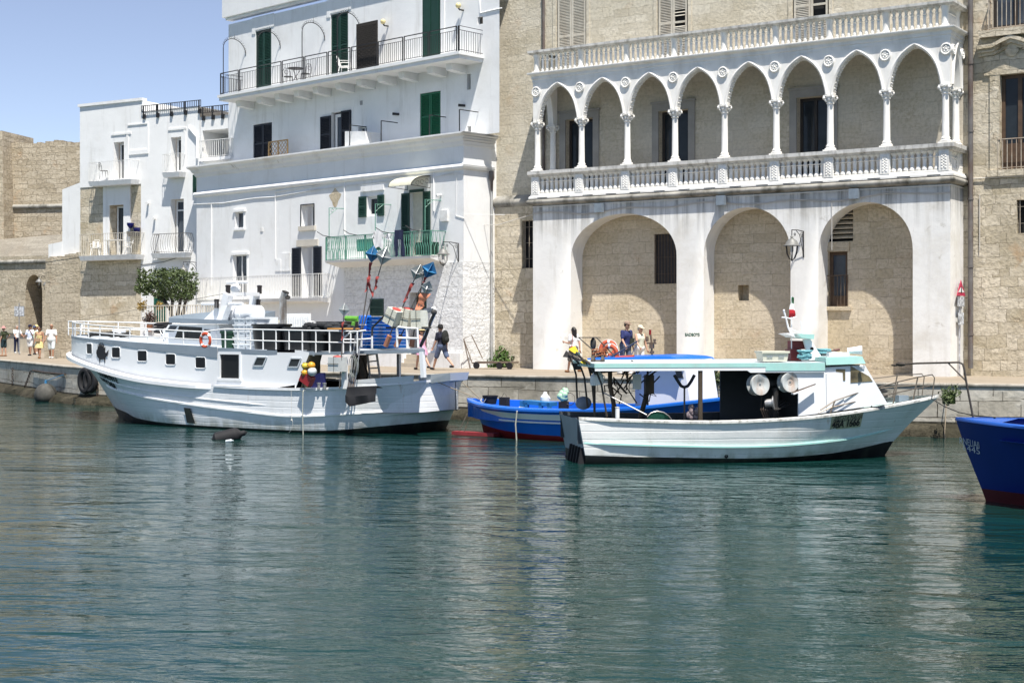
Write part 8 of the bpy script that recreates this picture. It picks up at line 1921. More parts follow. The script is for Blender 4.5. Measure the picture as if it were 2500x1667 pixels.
  b = MB();cap(b,pel-Vector((.06*g,0,.02)),pel+Vector((.06*g,0,-.02)),.13*q,.13*q)
  for h,n,a,g_ in LG:
   if blen <= .5: cap(b,h,h.lerp(n,blen*2),.105*g**.6,.098 if blen > .3 else .1)
   else: cap(b,h,n,.10*g**.6,.078);cap(b,n,n.lerp(a,(blen-.5)*2),.076,.062)
  x = remesh(b,.016,4);x.M = M;x.build('trousers' if blen > .6 else 'shorts',bot,t,smooth=70)
 else:
  b = MB(M);hem = dress;mz = lambda u: Vector((0,0,lerp(che.z+.06,hem+dz,u)))
  N = 22;rows = []
  for j,(u,rx,ry) in enumerate(((0,.15,.105),(.12,.165,.125),(.3,.15,.118),(.42,.14,.112),(.6,.185,.15),(.8,.225,.19),(1,.255,.225))):
   c = mz(u)+la*(.3*(1-u));rows.append([c+Vector((rx*g*math.cos(2*math.pi*i/N)*(1+.06*u*math.sin(i*2.7)),ry*g*math.sin(2*math.pi*i/N)*(1+.06*u*math.cos(i*3.1)),0)) for i in range(N+1)])
  loft(b,rows);b.tube([che+Vector((-.1,-.08,.05)),che+Vector((-.11,0,.17)),che+Vector((-.1,.08,.05))],.02,5);b.tube([che+Vector((.1,-.08,.05)),che+Vector((.11,0,.17)),che+Vector((.1,.08,.05))],.02,5);b.build('dress',top,t,smooth=70)
 if hair:
  b = MB();b.ball(hd+Vector((0,.018,.022)),.108,12,9,(.86,.95,1.05))
  if hairlen: cap(b,hd+Vector((0,.07,.0)),hd+Vector((0,.10,-hairlen)),.085,.075);cap(b,hd+Vector((.05,.04,0)),hd+Vector((.07,.06,-hairlen*.8)),.05,.045);cap(b,hd+Vector((-.05,.04,0)),hd+Vector((-.07,.06,-hairlen*.8)),.05,.045)
  else: b.v = [v if not (v.y < hd.y-.055 and v.z < hd.z+.06) and v.z > hd.z-.06 else v.lerp(hd,.45) for v in b.v]
  x = remesh(b,.014,3) if hairlen else b;x.M = M;x.build('hair',hair,t,smooth=70)
 if hat:
  kind,hm = hat;b = MB(M);c = hd+Vector((0,.0,.055));b.lathe([(.104,0),(.106,.03),(.09,.075),(.05,.1),(0,.105)],c,16,.9,1.08)
  if kind == 'brim': b.lathe([(.10,0),(.175,-.025),(.178,-.02),(.10,.012)],c,18,.92,1.05)
  else: b.hexa([c+Vector((-.075,-.08,-.005)),c+Vector((.075,-.08,-.005)),c+Vector((.055,-.19,-.03)),c+Vector((-.055,-.19,-.03)),c+Vector((-.075,-.08,.008)),c+Vector((.075,-.08,.008)),c+Vector((.055,-.19,-.018)),c+Vector((-.055,-.19,-.018))])
  b.build('hat',hm,t,smooth=40)
 if shoes:
  for h,n,a,g_ in LG: f = Vector((0,-math.cos(g_*.6),0));b = MB(M);p = a+Vector((0,.02,-.045));q2 = a+f*.15+Vector((0,0,-.055+.07*max(0,math.sin(g_))));b.tube([p+Vector((0,.035,.0)),p,p.lerp(q2,.5),q2,q2+f*.04],[.03,.05,.047,.044,.02],9);b.build('shoe',shoes,t,smooth=60)
 P = lambda v: M @ Vector(v)
 return t,M,dict(hd=hd,che=che,pel=pel,AR=AR,LG=LG,nek=nek)
gp = lambda zf,x,y: ground(*zf(x,y),1.505)
LEFT,RIGHT = math.pi*1.5,math.pi*.5
def sunglasses(M,J):
 b = MB(M);h = J['hd'];b.box(-.062,-.008,-.112,-.098,h.z-.008,h.z+.03).box(.008,.062,-.112,-.098,h.z-.008,h.z+.03).box(-.075,.075,-.1,-.094,h.z+.018,h.z+.026);return b
def wear(zname,mb,mat,label,cat): return tag(mb.build(zname,mat,smooth=50),label,cat)
SANDAL = paint('tan_sandal',(.25,.12,.05),.7);WSH = paint('white_shoe',(.70,.70,.68),.6);BSH = paint('black_shoe',(.02,.02,.022),.6)
f = gp(E1,60,715);person('person in dark green shirt and pink hat at the left picture edge, hand on hip',f,1.64,LEFT+.2,((4,4),(-4,2)),((-10,25,14),(-45,95,22)),cloth('olive',(.035,.045,.02)),cloth('teal_shorts',(.012,.035,.045)),blen=.4,hair=HAIRG,hat=('brim',cloth('pink',(.55,.28,.26))),shoes=SANDAL)
f = ground(41,862,1.505);person('grey haired person in a white shirt and dark blue jeans standing beside the bicycle',f,1.72,RIGHT-.15,((3,2),(-3,2)),((38,12,8),(30,15,8)),cloth('white_shirt',(.80,.80,.80)),cloth('navy_jeans',(.015,.022,.06)),blen=1,hair=HAIRG,shoes=WSH,girth=1.05)
f = gp(E1,482,705);person('person in navy cap and pale blue shirt with one hand raised to the chest',f,1.74,R(15),((12,8),(-6,6)),((25,110,10),(15,70,12)),cloth('white_blue',(.60,.68,.82),.3,4),cloth('white_shorts',(.74,.73,.72)),blen=.42,skin=TAN,hat=('cap',cloth('navy',(.012,.014,.04))),shoes=BSH,girth=1.1)
f = gp(E1,552,690);person('person in blue cap half hidden behind the navy cap and white shorts',f,1.68,R(25),((10,10),(-8,10)),((5,20,10),(0,20,8)),cloth('pale_green',(.50,.55,.40)),cloth('grey_shorts',(.2,.21,.2)),blen=.45,skin=TAN,hat=('cap',cloth('slate_blue',(.06,.085,.16))),shoes=BSH)
f = gp(E1,585,672);person('person in a pale straw hat at the back of the walking group',f,1.74,R(10),((8,6),(-8,6)),((5,15,8),(0,20,8)),cloth('white_shirt',(.80,.80,.80)),cloth('grey_shorts',(.2,.21,.2)),blen=.45,hat=('brim',cloth('straw',(.60,.48,.24))),shoes=WSH)
f = gp(E1,628,752);_,M,J = person('person with dark hair in a short yellow flowered dress walking hand in hand',f,1.66,R(28),((14,4),(-12,12)),((8,14,16),(-4,18,12)),paint('cloth_yellow_dress',(.66,.55,.26),.85,.35,14,.2,14),None,skin=TAN,hairlen=.08,dress=.56,shoes=SANDAL)
wear('sunglasses',sunglasses(M,J),EYE,'dark sunglasses worn with the yellow dress','sunglasses');b = MB(M);p = J['pel']+Vector((-.02,-.17,.05));b.box(p.x-.12,p.x+.12,p.y-.05,p.y+.02,p.z-.09,p.z+.08);wear('waist_bag',b,cloth('tan_bag',(.36,.24,.15)),'tan bag carried in front of the yellow dress','bag')
f = gp(E1,822,750);_,M,J = person('bald person in white polo shirt and pale shorts, right end of the left group',f,1.78,R(35),((12,4),(-8,10)),((6,14,12),(10,16,14)),cloth('white_shirt',(.80,.80,.80)),cloth('pale_shorts',(.62,.68,.70)),blen=.47,skin=TAN,hair=None,shoes=WSH,girth=1.1)
wear('sunglasses',sunglasses(M,J),EYE,'dark sunglasses worn with the white polo shirt','sunglasses')
f = gp(E4,1225,1482);_,M,J = person('person in pink patterned dress and straw hat walking left past the dark doorway',f,1.60,LEFT-.35,((20,6),(-18,22)),((-12,18,8),(14,20,8)),paint('cloth_pink_pattern',(.74,.38,.54),.85,.45,16,.2,14),None,hair=HAIRD,hat=('brim',cloth('straw',(.60,.48,.24))),dress=.62,shoes=BSH,girth=1.05)
b = MB(M);w_ = J['AR'][1][2];b.ball(w_+Vector((0,0,-.22)),.11,8,6,(.7,.9,1.5));wear('carrier_bag',b,paint('thin_white_bag',(.72,.72,.73),.4,.1,9,.5,15),'thin white carrier bag held low beside the pink dress','bag')
f = gp(E4,1460,1484);_,M,J = person('person in black cap, navy shirt and denim shorts striding left with a backpack',f,1.74,LEFT-.12,((24,4),(-26,18)),((10,16,8),(-18,20,8)),cloth('navy_shirt',(.010,.012,.028)),paint('cloth_denim',(.09,.12,.20),.85,.35,12,.2,14),blen=.46,skin=SKIN,hat=('cap',cloth('black_cap',(.014,.014,.015))),shoes=BSH,girth=1.08,lean=4)
b = MB(M);c = J['che']+Vector((0,.21,.0));b.ball(c,.2,12,9,(.85,.55,1.35));b.ball(c+Vector((0,.09,-.1)),.12,9,7,(1,.6,1));
for sx in (-.1,.1): b.tube([c+Vector((sx,-.1,.2)),J['che']+Vector((sx*1.2,-.02,.2)),J['che']+Vector((sx*1.3,-.15,.05)),c+Vector((sx,-.1,-.2))],.018,5)
wear('backpack',b,cloth('black_pack',(.016,.018,.016)),'black backpack on the back of the striding person in denim shorts','backpack')
f = gp(C3,1178,506);_,M,J = person('person with long dark hair, white shirt and grey wrap skirt behind the stern gallows',f,1.62,LEFT-.3,((16,4),(-14,14)),((5,95,6),(-16,12,8)),cloth('white_shirt',(.80,.80,.80)),cloth('grey_skirt',(.15,.135,.115)),hairlen=.24,blen=.49,shoes=SANDAL,sleeve=.6)
b = MB(M);p = J['pel'];loft(b,[[p+Vector((.16*math.cos(a),.14*math.sin(a),.06)) for a in [2*math.pi*i/20 for i in range(21)]],[p+Vector((.2*math.cos(a),.19*math.sin(a),-.25)) for a in [2*math.pi*i/20 for i in range(21)]],[p+Vector((.205*math.cos(a),.21*math.sin(a),-.5)) for a in [2*math.pi*i/20 for i in range(21)]]]);wear('skirt',b,cloth('grey_skirt',(.15,.135,.115)),'grey brown wrap skirt worn by the long haired person','skirt')
b = MB(M);c = J['pel']+Vector((.2,.12,-.05));b.ball(c,.13,9,7,(.5,1,.9));b.tube([c,J['che']+Vector((.14,.1,.15)),J['che']+Vector((-.05,-.12,.1))],.014,5);wear('shoulder_bag',b,cloth('red_brown_bag',(.25,.06,.04)),'red brown shoulder bag carried by the long haired person','bag')
f = ground(1527,913.5,1.505);_,M,J = person('person in a brown cap and dark blue polo shirt looking down at the lifebuoys',f,1.78,RIGHT-.25,((10,6),(-10,8)),((-4,20,10),(14,25,12)),cloth('polo_blue',(.02,.028,.11)),paint('cloth_denim',(.09,.12,.20),.85),blen=.6,hat=('cap',cloth('brown_cap',(.28,.20,.15))),shoes=WSH,girth=1.18,lean=6)
wear('sunglasses',sunglasses(M,J),EYE,'dark sunglasses worn with the dark blue polo shirt','sunglasses');b = MB(M);c = J['pel']+Vector((.14,-.14,.12));b.box(c.x-.1,c.x+.1,c.y-.05,c.y+.05,c.z-.13,c.z+.11);b.tube([c,J['che']+Vector((.05,-.15,.1)),J['che']+Vector((-.1,0,.2)),J['che']+Vector((-.08,.14,.05)),c],.008,4);wear('crossbody_bag',b,cloth('dark_green_bag',(.03,.038,.03)),'dark green bag slung in front of the dark blue polo shirt','bag')
f = ground(1561,914,1.505);_,M,J = person('person in a cream cap and pale sleeveless top right of the dark blue polo shirt',f,1.64,RIGHT-.35,((8,6),(-10,8)),((4,15,10),(22,22,8)),cloth('pale_green_top',(.60,.60,.48)),cloth('white_trousers',(.72,.71,.70)),blen=.8,hair=HAIRG,hat=('cap',cloth('cream_cap',(.68,.60,.45))),shoes=WSH,sleeve=0,girth=1.08,lean=4)
b = MB(M);b.tube([J['che']+Vector((-.05,-.12,.14)),J['pel']+Vector((.16,-.1,.15)),J['pel']+Vector((.2,0,.0))],.009,4);c = J['pel']+Vector((.2,.0,-.02));b.ball(c,.085,8,6,(.5,.9,1.1));wear('shoulder_bag',b,cloth('grey_bag',(.09,.10,.10)),'small grey bag on a long strap beside the white trousers','bag')
# ================================================================== SMALL THINGS ON THE QUAY AND HOUSES
LAMPG = paint('aged_lamp_metal',(.22,.22,.21),.5,.2,6,metal=.4)
def lantern(f,p,d,wallp,label,size=1.0,twin=False):
 """wall lantern hanging from a scrolled bracket; p = lamp centre pixel at depth d, wallp = bracket foot pixel on the wall"""
 s,_,z = f.px(p,d);ws,_,wz = f.px(wallp,0);k = size
 t = thing('wall_lantern',label,'lantern',f.w(ws,0,wz),f.a,'iron wall lanterns')
 zt_ = z+.62*k
 m = MB(f);m.tube([(ws,-.01,wz-.35*k),(ws,-.03,zt_+.02)],.022,6);m.tube([(ws,-.02,zt_),((ws+s)/2,d*.5,zt_+.03),(s,d,zt_+.02),(s,d,zt_-.16*k)],.018,6);m.tube([(ws,-.02,wz-.28*k),(lerp(ws,s,.35),d*.35,zt_-.12),(lerp(ws,s,.62),d*.62,zt_)],.013,5)
 for u,r in ((.16,.11),(.75,.07)):
  c = Vector((lerp(ws,s,u),lerp(0,d,u),zt_-.12*k));e = (Vector((s,d,0))-Vector((ws,0,0))).normalized();m.tube([c+e*(r*(1-i/16)*math.cos(i*.75))+Vector((0,0,r*(1-i/16)*math.sin(i*.75))) for i in range(15)],.010,4)
 m.build('bracket',IRON,t)
 c = (s,d,z);m = MB(f);m.lathe([(.03*k,.46*k),(.05*k,.42*k),(.03*k,.40*k),(.06*k,.37*k),(.15*k,.31*k),(.21*k,.19*k),(.27*k,.16*k),(.27*k,.145*k),(.2*k,.15*k)],c,14);m.build('lamp_hood',LAMPG,t,smooth=40)
 m = MB(f)
 for i in range(6): a = 2*math.pi*i/6;m.tube([(s+.19*k*math.cos(a),d+.19*k*math.sin(a),z+.15*k),(s+.165*k*math.cos(a),d+.165*k*math.sin(a),z-.08*k),(s+.09*k*math.cos(a),d+.09*k*math.sin(a),z-.24*k),(s,d,z-.28*k)],.014*k,4)
 m.ball((s,d,z-.29*k),.03*k,6,5);m.build('lamp_cage',IRON,t);MB(f).lathe([(.05*k,.14*k),(.055*k,.0),(.03*k,-.06*k),(0,-.06*k)],c,9).build('lamp_bulb',LAMPGLASS,t)
 return t
lantern(PAL,B4(252,520),-.75,B4(330,490),'iron lantern hanging on the white pier between the second and third round arch',1.12)
lantern(WH,A4(1875,695),-1.0,A4(1990,680),'iron lantern hanging under the right end of the green balcony',1.0)
lantern(LH,E2(965,720),-.9,E2(1225,640),'iron lantern hanging in front of the olive tree crown',.95)
lantern(BF,A2(388,345),-1.5,A2(518,310),'iron lantern right of the pair by the arched gateway',1.0);lantern(BF,A2(325,320),-2.2,A2(405,300),'iron lantern left of the pair by the arched gateway',.9)
for x,y,lb in ((887,275,1),(1820,218,2)):
 q = PAL.px(B3(x,y),-.2);MB(PAL).box(q[0]-.16,q[0]+.16,-.3,-.12,q[2]-.17,q[2]+.17).box(q[0]-.03,q[0]+.03,-.12,0,q[2]-.05,q[2]+.05).build('floodlight',paint('grey_floodlight',(.20,.24,.28),.4,.2,5),pal,smooth=0)
q = PAL.px(B4(663,145),-.2);MB(PAL).box(q[0]-.16,q[0]+.16,-.3,-.12,q[2]-.17,q[2]+.17).box(q[0]-.03,q[0]+.03,-.12,0,q[2]-.05,q[2]+.05).build('floodlight',paint('grey_floodlight',(.20,.24,.28),.4),pal,smooth=0)
def bird(f,p,d,face,label):
 s,_,z = f.px(p,d);t = thing('pigeon',label,'pigeon',f.w(s,d,z-.12),f.a,None);b = MB(f);q = Vector((s,d,z))
 b.ball(q,.1,10,8,(1.5*1,.8,.85));b.ball(q+Vector((face*.11,0,.09)),.055,8,6);cap(b,q+Vector((face*.06,0,.03)),q+Vector((face*.11,0,.08)),.06,.045,8);b.tube([q+Vector((-face*.1,0,.0)),q+Vector((-face*.28,0,-.08))],[.06,.02],7);b.tube([q+Vector((face*.15,0,.09)),q+Vector((face*.2,0,.075))],[.015,.003],5)
 x = remesh(b,.014,2);x.M = f.M
 for sy in (-.03,.03): x.tube([q+Vector((0,sy,-.06)),q+Vector((0,sy,-.14))],.008,4)
 x.build('body',paint('dark_feathers',(.028,.030,.036),.6,.3,9),t,smooth=60)
bird(WU,A3(1577,290),dr_,-1,'dark pigeon on the black balcony railing, facing left');bird(WU,A3(2065,215),dr_+.1,1,'dark pigeon on the right corner of the black balcony railing')
a,b = WU.px(A3(1178,580),dbal+.22),WU.px(A3(1350,560),dbal+.22);zt_ = WU.z(A3(1262,185),dbal+.22);m = MB(WU);m.box(a[0],b[0],dbal+.2,dbal+.24,zs1,zt_)
for i in range(16):
 for j in range(24): m.ball((lerp(a[0]+.04,b[0]-.04,(i+.5*(j % 2))/16),dbal+.195,lerp(zs1+.05,zt_-.05,j/24)),.035,5,3,(.6,.5,1.2))
tag(m.build('reed_screen',paint('dark_reed',(.035,.03,.026),.9,.6,30),smooth=30),'dark woven reed screen standing behind the black balcony railing','screen')
def iron_chair(f,s,d,z,rot,label,grp='iron bistro chairs'):
 M = f.M @ Matrix.Translation((s,d,z)) @ Matrix.Rotation(rot,4,'Z');t = thing('bistro_chair',label,'chair',None,M=M,group=grp)
 MB(M).lathe([(.2,.43),(.2,.45),(0,.455)],(0,0,0),14).build('seat',IRON,t)
 for x in (-1,1): MB(M).tube([(x*.16,.16,0),(x*.15,.13,.45)],.012,5).build('leg',IRON,t);MB(M).tube([(x*.16,-.17,0),(x*.14,-.12,.45)],.012,5).build('leg',IRON,t)
 m = MB(M);m.tube([(-.18,.17,.44),(-.18,.2,.7),(-.1,.22,.86),(.1,.22,.86),(.18,.2,.7),(.18,.17,.44)],.012,5);m.tube([(0,.19,.45),(0,.22,.87)],.01,4);m.tube([(.09*math.cos(i*.6),.21,.68+.09*math.sin(i*.6)) for i in range(11)],.009,4);m.build('backrest',IRON,t)
s_,_,z_ = WU.px(A3(680,600),-.7);t = thing('bistro_table','small round black iron table on the long balcony','table',WU.w(s_,-.7,zs1),WU.a)
MB(WU).lathe([(.36,zs1+.72),(.37,zs1+.74),(0,zs1+.745)],(s_,-.7,0),18).build('table_top',IRON,t)
for i in range(3): a = i*2.1;MB(WU).tube([(s_+.25*math.cos(a),-.7+.25*math.sin(a),zs1),(s_+.03*math.cos(a+1.5),-.7,zs1+.38),(s_+.25*math.cos(a+3),-.7+.2*math.sin(a+3),zs1+.72)],.012,5).build('leg',IRON,t)
iron_chair(WU,s_-.62,-.65,zs1,1.3,'black iron chair left of the small round balcony table');iron_chair(WU,s_+.55,-.6,zs1,-1.4,'black iron chair right of the small round balcony table')
q = WU.px(A3(1080,600),-.6);plastic_chair(WU,(q[0],-.6,zs1),2.2,'white plastic chair on the long balcony left of the reed screen')
q = WU.px(A3(707,305),dr_-.1);t = tag(MB(WU).lathe([(.02,-.14),(.07,-.08),(.08,.06),(.1,.07),(.03,.14),(0,.2)],(q[0],dr_-.12,q[2]),6).tube([(q[0],dr_-.12,q[2]+.15),(q[0]+.14,dr_,q[2]+.12)],.012,4).build('small_lantern',IRON),'small black lantern on the tallest iron arch of the balcony','lantern')
a,b = WH.px(A3(458,1298),.25),WH.px(A3(612,1180),.25);zt_ = WH.z(A3(458,1165),.25);t = thing('lattice_panel','small wooden lattice panel on the terrace in front of the black shutters','lattice',WH.w(a[0],.25,zcor),WH.a)
LAT = paint('honey_wood',(.42,.27,.12),.7,.15,6);W_ = (b[0]-a[0])*1.0;m = MB(WH)
for s in (a[0],a[0]+W_*.5,a[0]+W_): m.bar((s,.25,zcor),(s,.25,zt_),.05)
for z in (zcor+.1,zt_-.02): m.bar((a[0],.25,z),(a[0]+W_,.25,z),.05)
m.build('frame',LAT,t,smooth=0);m = MB(WH)
hh_ = zt_-zcor-.1
for i in range(-4,8):
 for sg_ in (1,-1):
  x0 = i*.22;p = []
  for u in (0,1): x = x0+(u*hh_ if sg_ == 1 else (1-u)*hh_);p.append((x,zcor+.1+u*hh_))
  (xa,za_),(xb,zb_2) = p
  if xa > xb: xa,za_,xb,zb_2 = xb,zb_2,xa,za_
  t0,t1 = max(0,(0-xa)/(xb-xa)),min(1,(W_-xa)/(xb-xa))
  if t1 > t0: m.bar((a[0]+lerp(xa,xb,t0),.25+.01*sg_,lerp(za_,zb_2,t0)),(a[0]+lerp(xa,xb,t1),.25+.01*sg_,lerp(za_,zb_2,t1)),.022,.012)
m.build('lattice',LAT,t,smooth=0)
def rag_cloth(f,s0,s1,z0,z1,d,label,name,mat,legs=False):
 m = MB(f);N = 7;rows = []
 for j in range(9):
  v = j/8;rows.append([Vector((lerp(s0,s1,i/N)+.02*math.sin(j*1.1+i),d-.03-.03*math.sin(i*1.9+j*.5),lerp(z1,z0,v)-.05*math.sin(i*1.3)*v)) for i in range(N+1)])
 if legs:
  loft(m,rows[:4]);loft(m,[r[:4] for r in rows[3:]]);loft(m,[[p+Vector((.05,0,0)) for p in r[4:]] for r in rows[3:]])
 else: loft(m,rows);m.face([rows[1][0],rows[1][0]+Vector((-.14,0,-.18)),rows[3][0]+Vector((-.10,0,-.02)),rows[3][0]]);m.face([rows[1][-1],rows[1][-1]+Vector((.14,0,-.18)),rows[3][-1]+Vector((.10,0,-.02)),rows[3][-1]])
 return tag(m.build(name,mat,smooth=60),label,'laundry')
q0,q1 = WH.px(A4(1368,620),-.88),WH.px(A4(1435,490),-.88);rag_cloth(WH,q0[0],q1[0],q0[2],q1[2],-.88,'white shirt drying on the green balcony railing','hanging_shirt',cloth('white_shirt',(.8,.8,.8)))
q0,q1 = WH.px(A4(1522,680),-.88),WH.px(A4(1588,485),-.88);rag_cloth(WH,q0[0],q1[0],q0[2],q1[2],-.88,'dark blue jeans drying on the green balcony railing','hanging_jeans',cloth('navy_jeans',(.015,.022,.06)),True)
q0,q1 = WH.px(A4(1462,570),-.88),WH.px(A4(1492,512),-.88);rag_cloth(WH,q0[0],q1[0],q0[2],q1[2],-.88,'small white cloth drying between the shirt and the jeans','hanging_cloth',cloth('white_shirt',(.8,.8,.8)))
q = LH.px(A1(940,890),-.35);iron_chair(LH,q[0],-.3,q[2],2.0,'black slatted chair alone on the upper white balcony',None)
PLW2 = RAILW
for x,rot,lb in ((870,.6,'white chair at the left end of the stone front balcony'),(1160,-.8,'white chair at the right end of the stone front balcony')): q = LH.px(A1(x,1560),-.3);plastic_chair(LH,(q[0],-.28,zbc),rot,lb,.95,PLW2)
q = LH.px(A1(1040,1440),-.3);t = thing('balcony_table','white table between the chairs of the stone front balcony','table',LH.w(q[0],-.3,zbc),LH.a);MB(LH).box(q[0]-.55,q[0]+.45,-.5,-.1,q[2]-.04,q[2]).build('table_top',PLW2,t,smooth=0)
for sx in (-.45,.35): MB(LH).bar((q[0]+sx,-.3,zbc),(q[0]+sx,-.3,q[2]-.04),.05).build('leg',PLW2,t)
LEAF = {}
def leafmat(nm,c1,c2):
 n = NT(nm);MATS[nm] = n.out(n.ramp(n.noise(3.5),[(.3,c1),(.7,c2)]),.55,None,0,.3);return MATS[nm]
OLV = leafmat('olive_leaves',(.028,.048,.014),(.085,.115,.035));GRN = leafmat('green_leaves',(.03,.07,.015),(.09,.15,.03));DRY = leafmat('ochre_leaves',(.20,.13,.03),(.35,.24,.07));DKR = leafmat('dark_red_leaves',(.02,.018,.012),(.08,.03,.025))
def leaves(m,c,r,n_,sz,rg,sq=(1,1,1)):
 for _ in range(n_):
  while True:
   p = Vector((rg.uniform(-1,1),rg.uniform(-1,1),rg.uniform(-1,1)))
   if p.length < 1: break
  p = Vector(c)+Vector((p.x*r*sq[0],p.y*r*sq[1],p.z*r*sq[2]));a = Vector((rg.gauss(0,1),rg.gauss(0,1),rg.gauss(0,1))).normalized();b_ = a.orthogonal().normalized();s = sz*rg.uniform(.6,1.3)
  m.face([p-a*s,p+b_*s*.42,p+a*s,p-b_*s*.42])
def potted(name,f,p,d,r,n_,mat,label,pot,potmat,sz=.06,cat='plant'):
 s,_,z = f.px(p,d);rg = random.Random(int(p[0]));t = thing(name,label,cat,f.w(s,d,z-r),f.a)
 m = MB(f)
 for i in range(5): leaves(m,(s+rg.uniform(-.5,.5)*r,d+rg.uniform(-.3,.3)*r,z+rg.uniform(-.3,.4)*r),r*.6,n_//5,sz,rg)
 m.build('foliage',mat,t,smooth=0)
 if pot: MB(f).lathe([(r*.35,-.3),(r*.5,0),(r*.52,.02),(r*.4,0)],(s,d,z-r*.8),12).build('pot',potmat,t)
 return t
BPOT = paint('cobalt_pot',(.01,.012,.14),.3);TPOT = paint('terracotta_pot',(.30,.13,.07),.8)
for x,y,lb in ((1192,1305,'cobalt blue wall pot, upper of the pair by the stone front balcony door'),(1250,1348,'cobalt blue wall pot, lower of the pair by the stone front balcony door')):
 q = LH.px(A1(x,y),-.15);tag(MB(LH).lathe([(.08,-.16),(.17,-.02),(.19,.1),(.16,.1),(0,.04)],(q[0],-.17,q[2]),12).build('wall_pot',BPOT),lb,'flower pot')
q = LH.px(A1(1215,1385),-.2);tag(MB(LH).hexa([(q[0]-.28,-.3,q[2]-.12),(q[0]+.28,-.3,q[2]-.12),(q[0]+.28,-.02,q[2]-.12),(q[0]-.28,-.02,q[2]-.12),(q[0]-.33,-.34,q[2]+.12),(q[0]+.33,-.34,q[2]+.12),(q[0]+.33,-.02,q[2]+.12),(q[0]-.33,-.02,q[2]+.12)]).build('window_box',plain('dark_planter',(.05,.045,.04)),smooth=0),'dark planter box under the cobalt blue wall pots','planter')
TE = LH.off(-3.6);t0,t1 = TE.s(E2(275,1400)),TE.s(E2(1165,1300));zt0 = TE.z(E2(600,1500));zt1 = TE.z(E2(600,1215))
tw = MB(TE).box(t0,t1+1.2,0,3.5,1.5,zt0);tw = tag(tw.build('terrace_wall',WHITE,smooth=0),'white raised terrace in front of the narrow white house','terrace')
tr_ = thing('terrace_railing','cream painted railing along the white terrace under the olive tree','railing',TE.w(t0,0,zt0),TE.a);railing(tr_,TE,t0+.05,t1+1.1,zt0,zt1,.06,paint('cream_railing',(.62,.57,.48),.7),.15,.028,name='bars')
m = MB(TE);tx,_,tz = TE.px(E2(790,1480),.9);rg = random.Random(11);T = thing('olive_tree','olive tree with a broad green crown on the white terrace','tree',TE.w(tx,.9,zt0),TE.a)
cr = lambda x,y,d=.9: Vector(TE.px(E2(x,y),d));fk = [cr(800,1480),cr(770,1180),cr(820,1480),cr(900,1150),cr(880,1480),cr(990,1170)]
m.tube([cr(800,1480),cr(770,1330),cr(790,1180),cr(760,1010)],[.12,.09,.07,.04],8);m.tube([cr(770,1300),cr(650,1120),cr(480,1010),cr(380,950)],[.08,.08,.06,.03],7);m.tube([cr(850,1480),cr(900,1230),cr(930,1080),cr(900,900)],[.09,.08,.06,.03],8);m.tube([cr(940,1400),cr(990,1180),cr(1060,1050),cr(1100,900)],[.09,.07,.05,.03],7)
m.build('trunk',paint('olive_bark',(.045,.036,.03),.9,.3,6,.6,20),T)
m = MB(TE);u_ = (cr(1160,900)-cr(240,900)).x/920
for x,y,r in ((330,900,110),(430,830,120),(560,800,130),(690,780,140),(830,770,140),(960,790,130),(1080,820,110),(300,800,70),(430,960,90),(560,950,110),(700,960,120),(850,950,130),(990,950,120),(1090,960,90),(640,1060,80),(780,1060,90),(930,1060,90),(1040,1060,70),(250,960,60),(860,690,70),(640,690,60)):
 c = cr(x,y,.9+rg.uniform(-.5,.5));leaves(m,c,r*u_,int(r*1.9),.075,rg,(1,1,.9))
for _ in range(60): c = cr(rg.uniform(230,1150),rg.uniform(650,740) if rg.random() < .6 else rg.uniform(900,1080),.9+rg.uniform(-.7,.7));leaves(m,c,.16,12,.07,rg)
m.build('crown',OLV,T,smooth=0)
potted('ochre_shrub',TE,E2(305,1220),.15,.36,260,DRY,'dry ochre shrub hanging over the left end of the terrace railing',False,TPOT)
potted('ochre_shrub',TE,E2(560,1210),.4,.3,200,DRY,'low ochre plants behind the terrace railing left of the trunks',False,TPOT);potted('dark_plant',TE,E2(410,1420),-.2,.38,260,DKR,'dark red leaved potted plant against the terrace wall',True,TPOT)
m = MB(TE)
PT2 = ground(*A2(162,930),1.5);f = Fr((PT2.x,PT2.y),YAW);f = Fr((at(47,860,88).x,at(47,860,88).y),R(25))
t = thing('notice_board','pair of small square notices on a thin post near the arched gateway','sign',f.w(0,0,1.5),f.a);zc = f.z(A2(160,545));MB(f).tube([(0,0,1.5),(0,0,zc+.5)],.035,6).build('post',STEEL,t)
for sx in (-1,1): MB(f).box(sx*.16-.13,sx*.16+.13,-.04,-.01,zc-.28,zc+.28).build('notice',paint('printed_notice',(.50,.52,.55),.6,.9,9),t,smooth=0);MB(f).box(sx*.16-.15,sx*.16+.15,-.008,.02,zc-.30,zc+.30).build('notice_frame',paint('blue_grey_frame',(.12,.16,.22),.5),t,smooth=0)
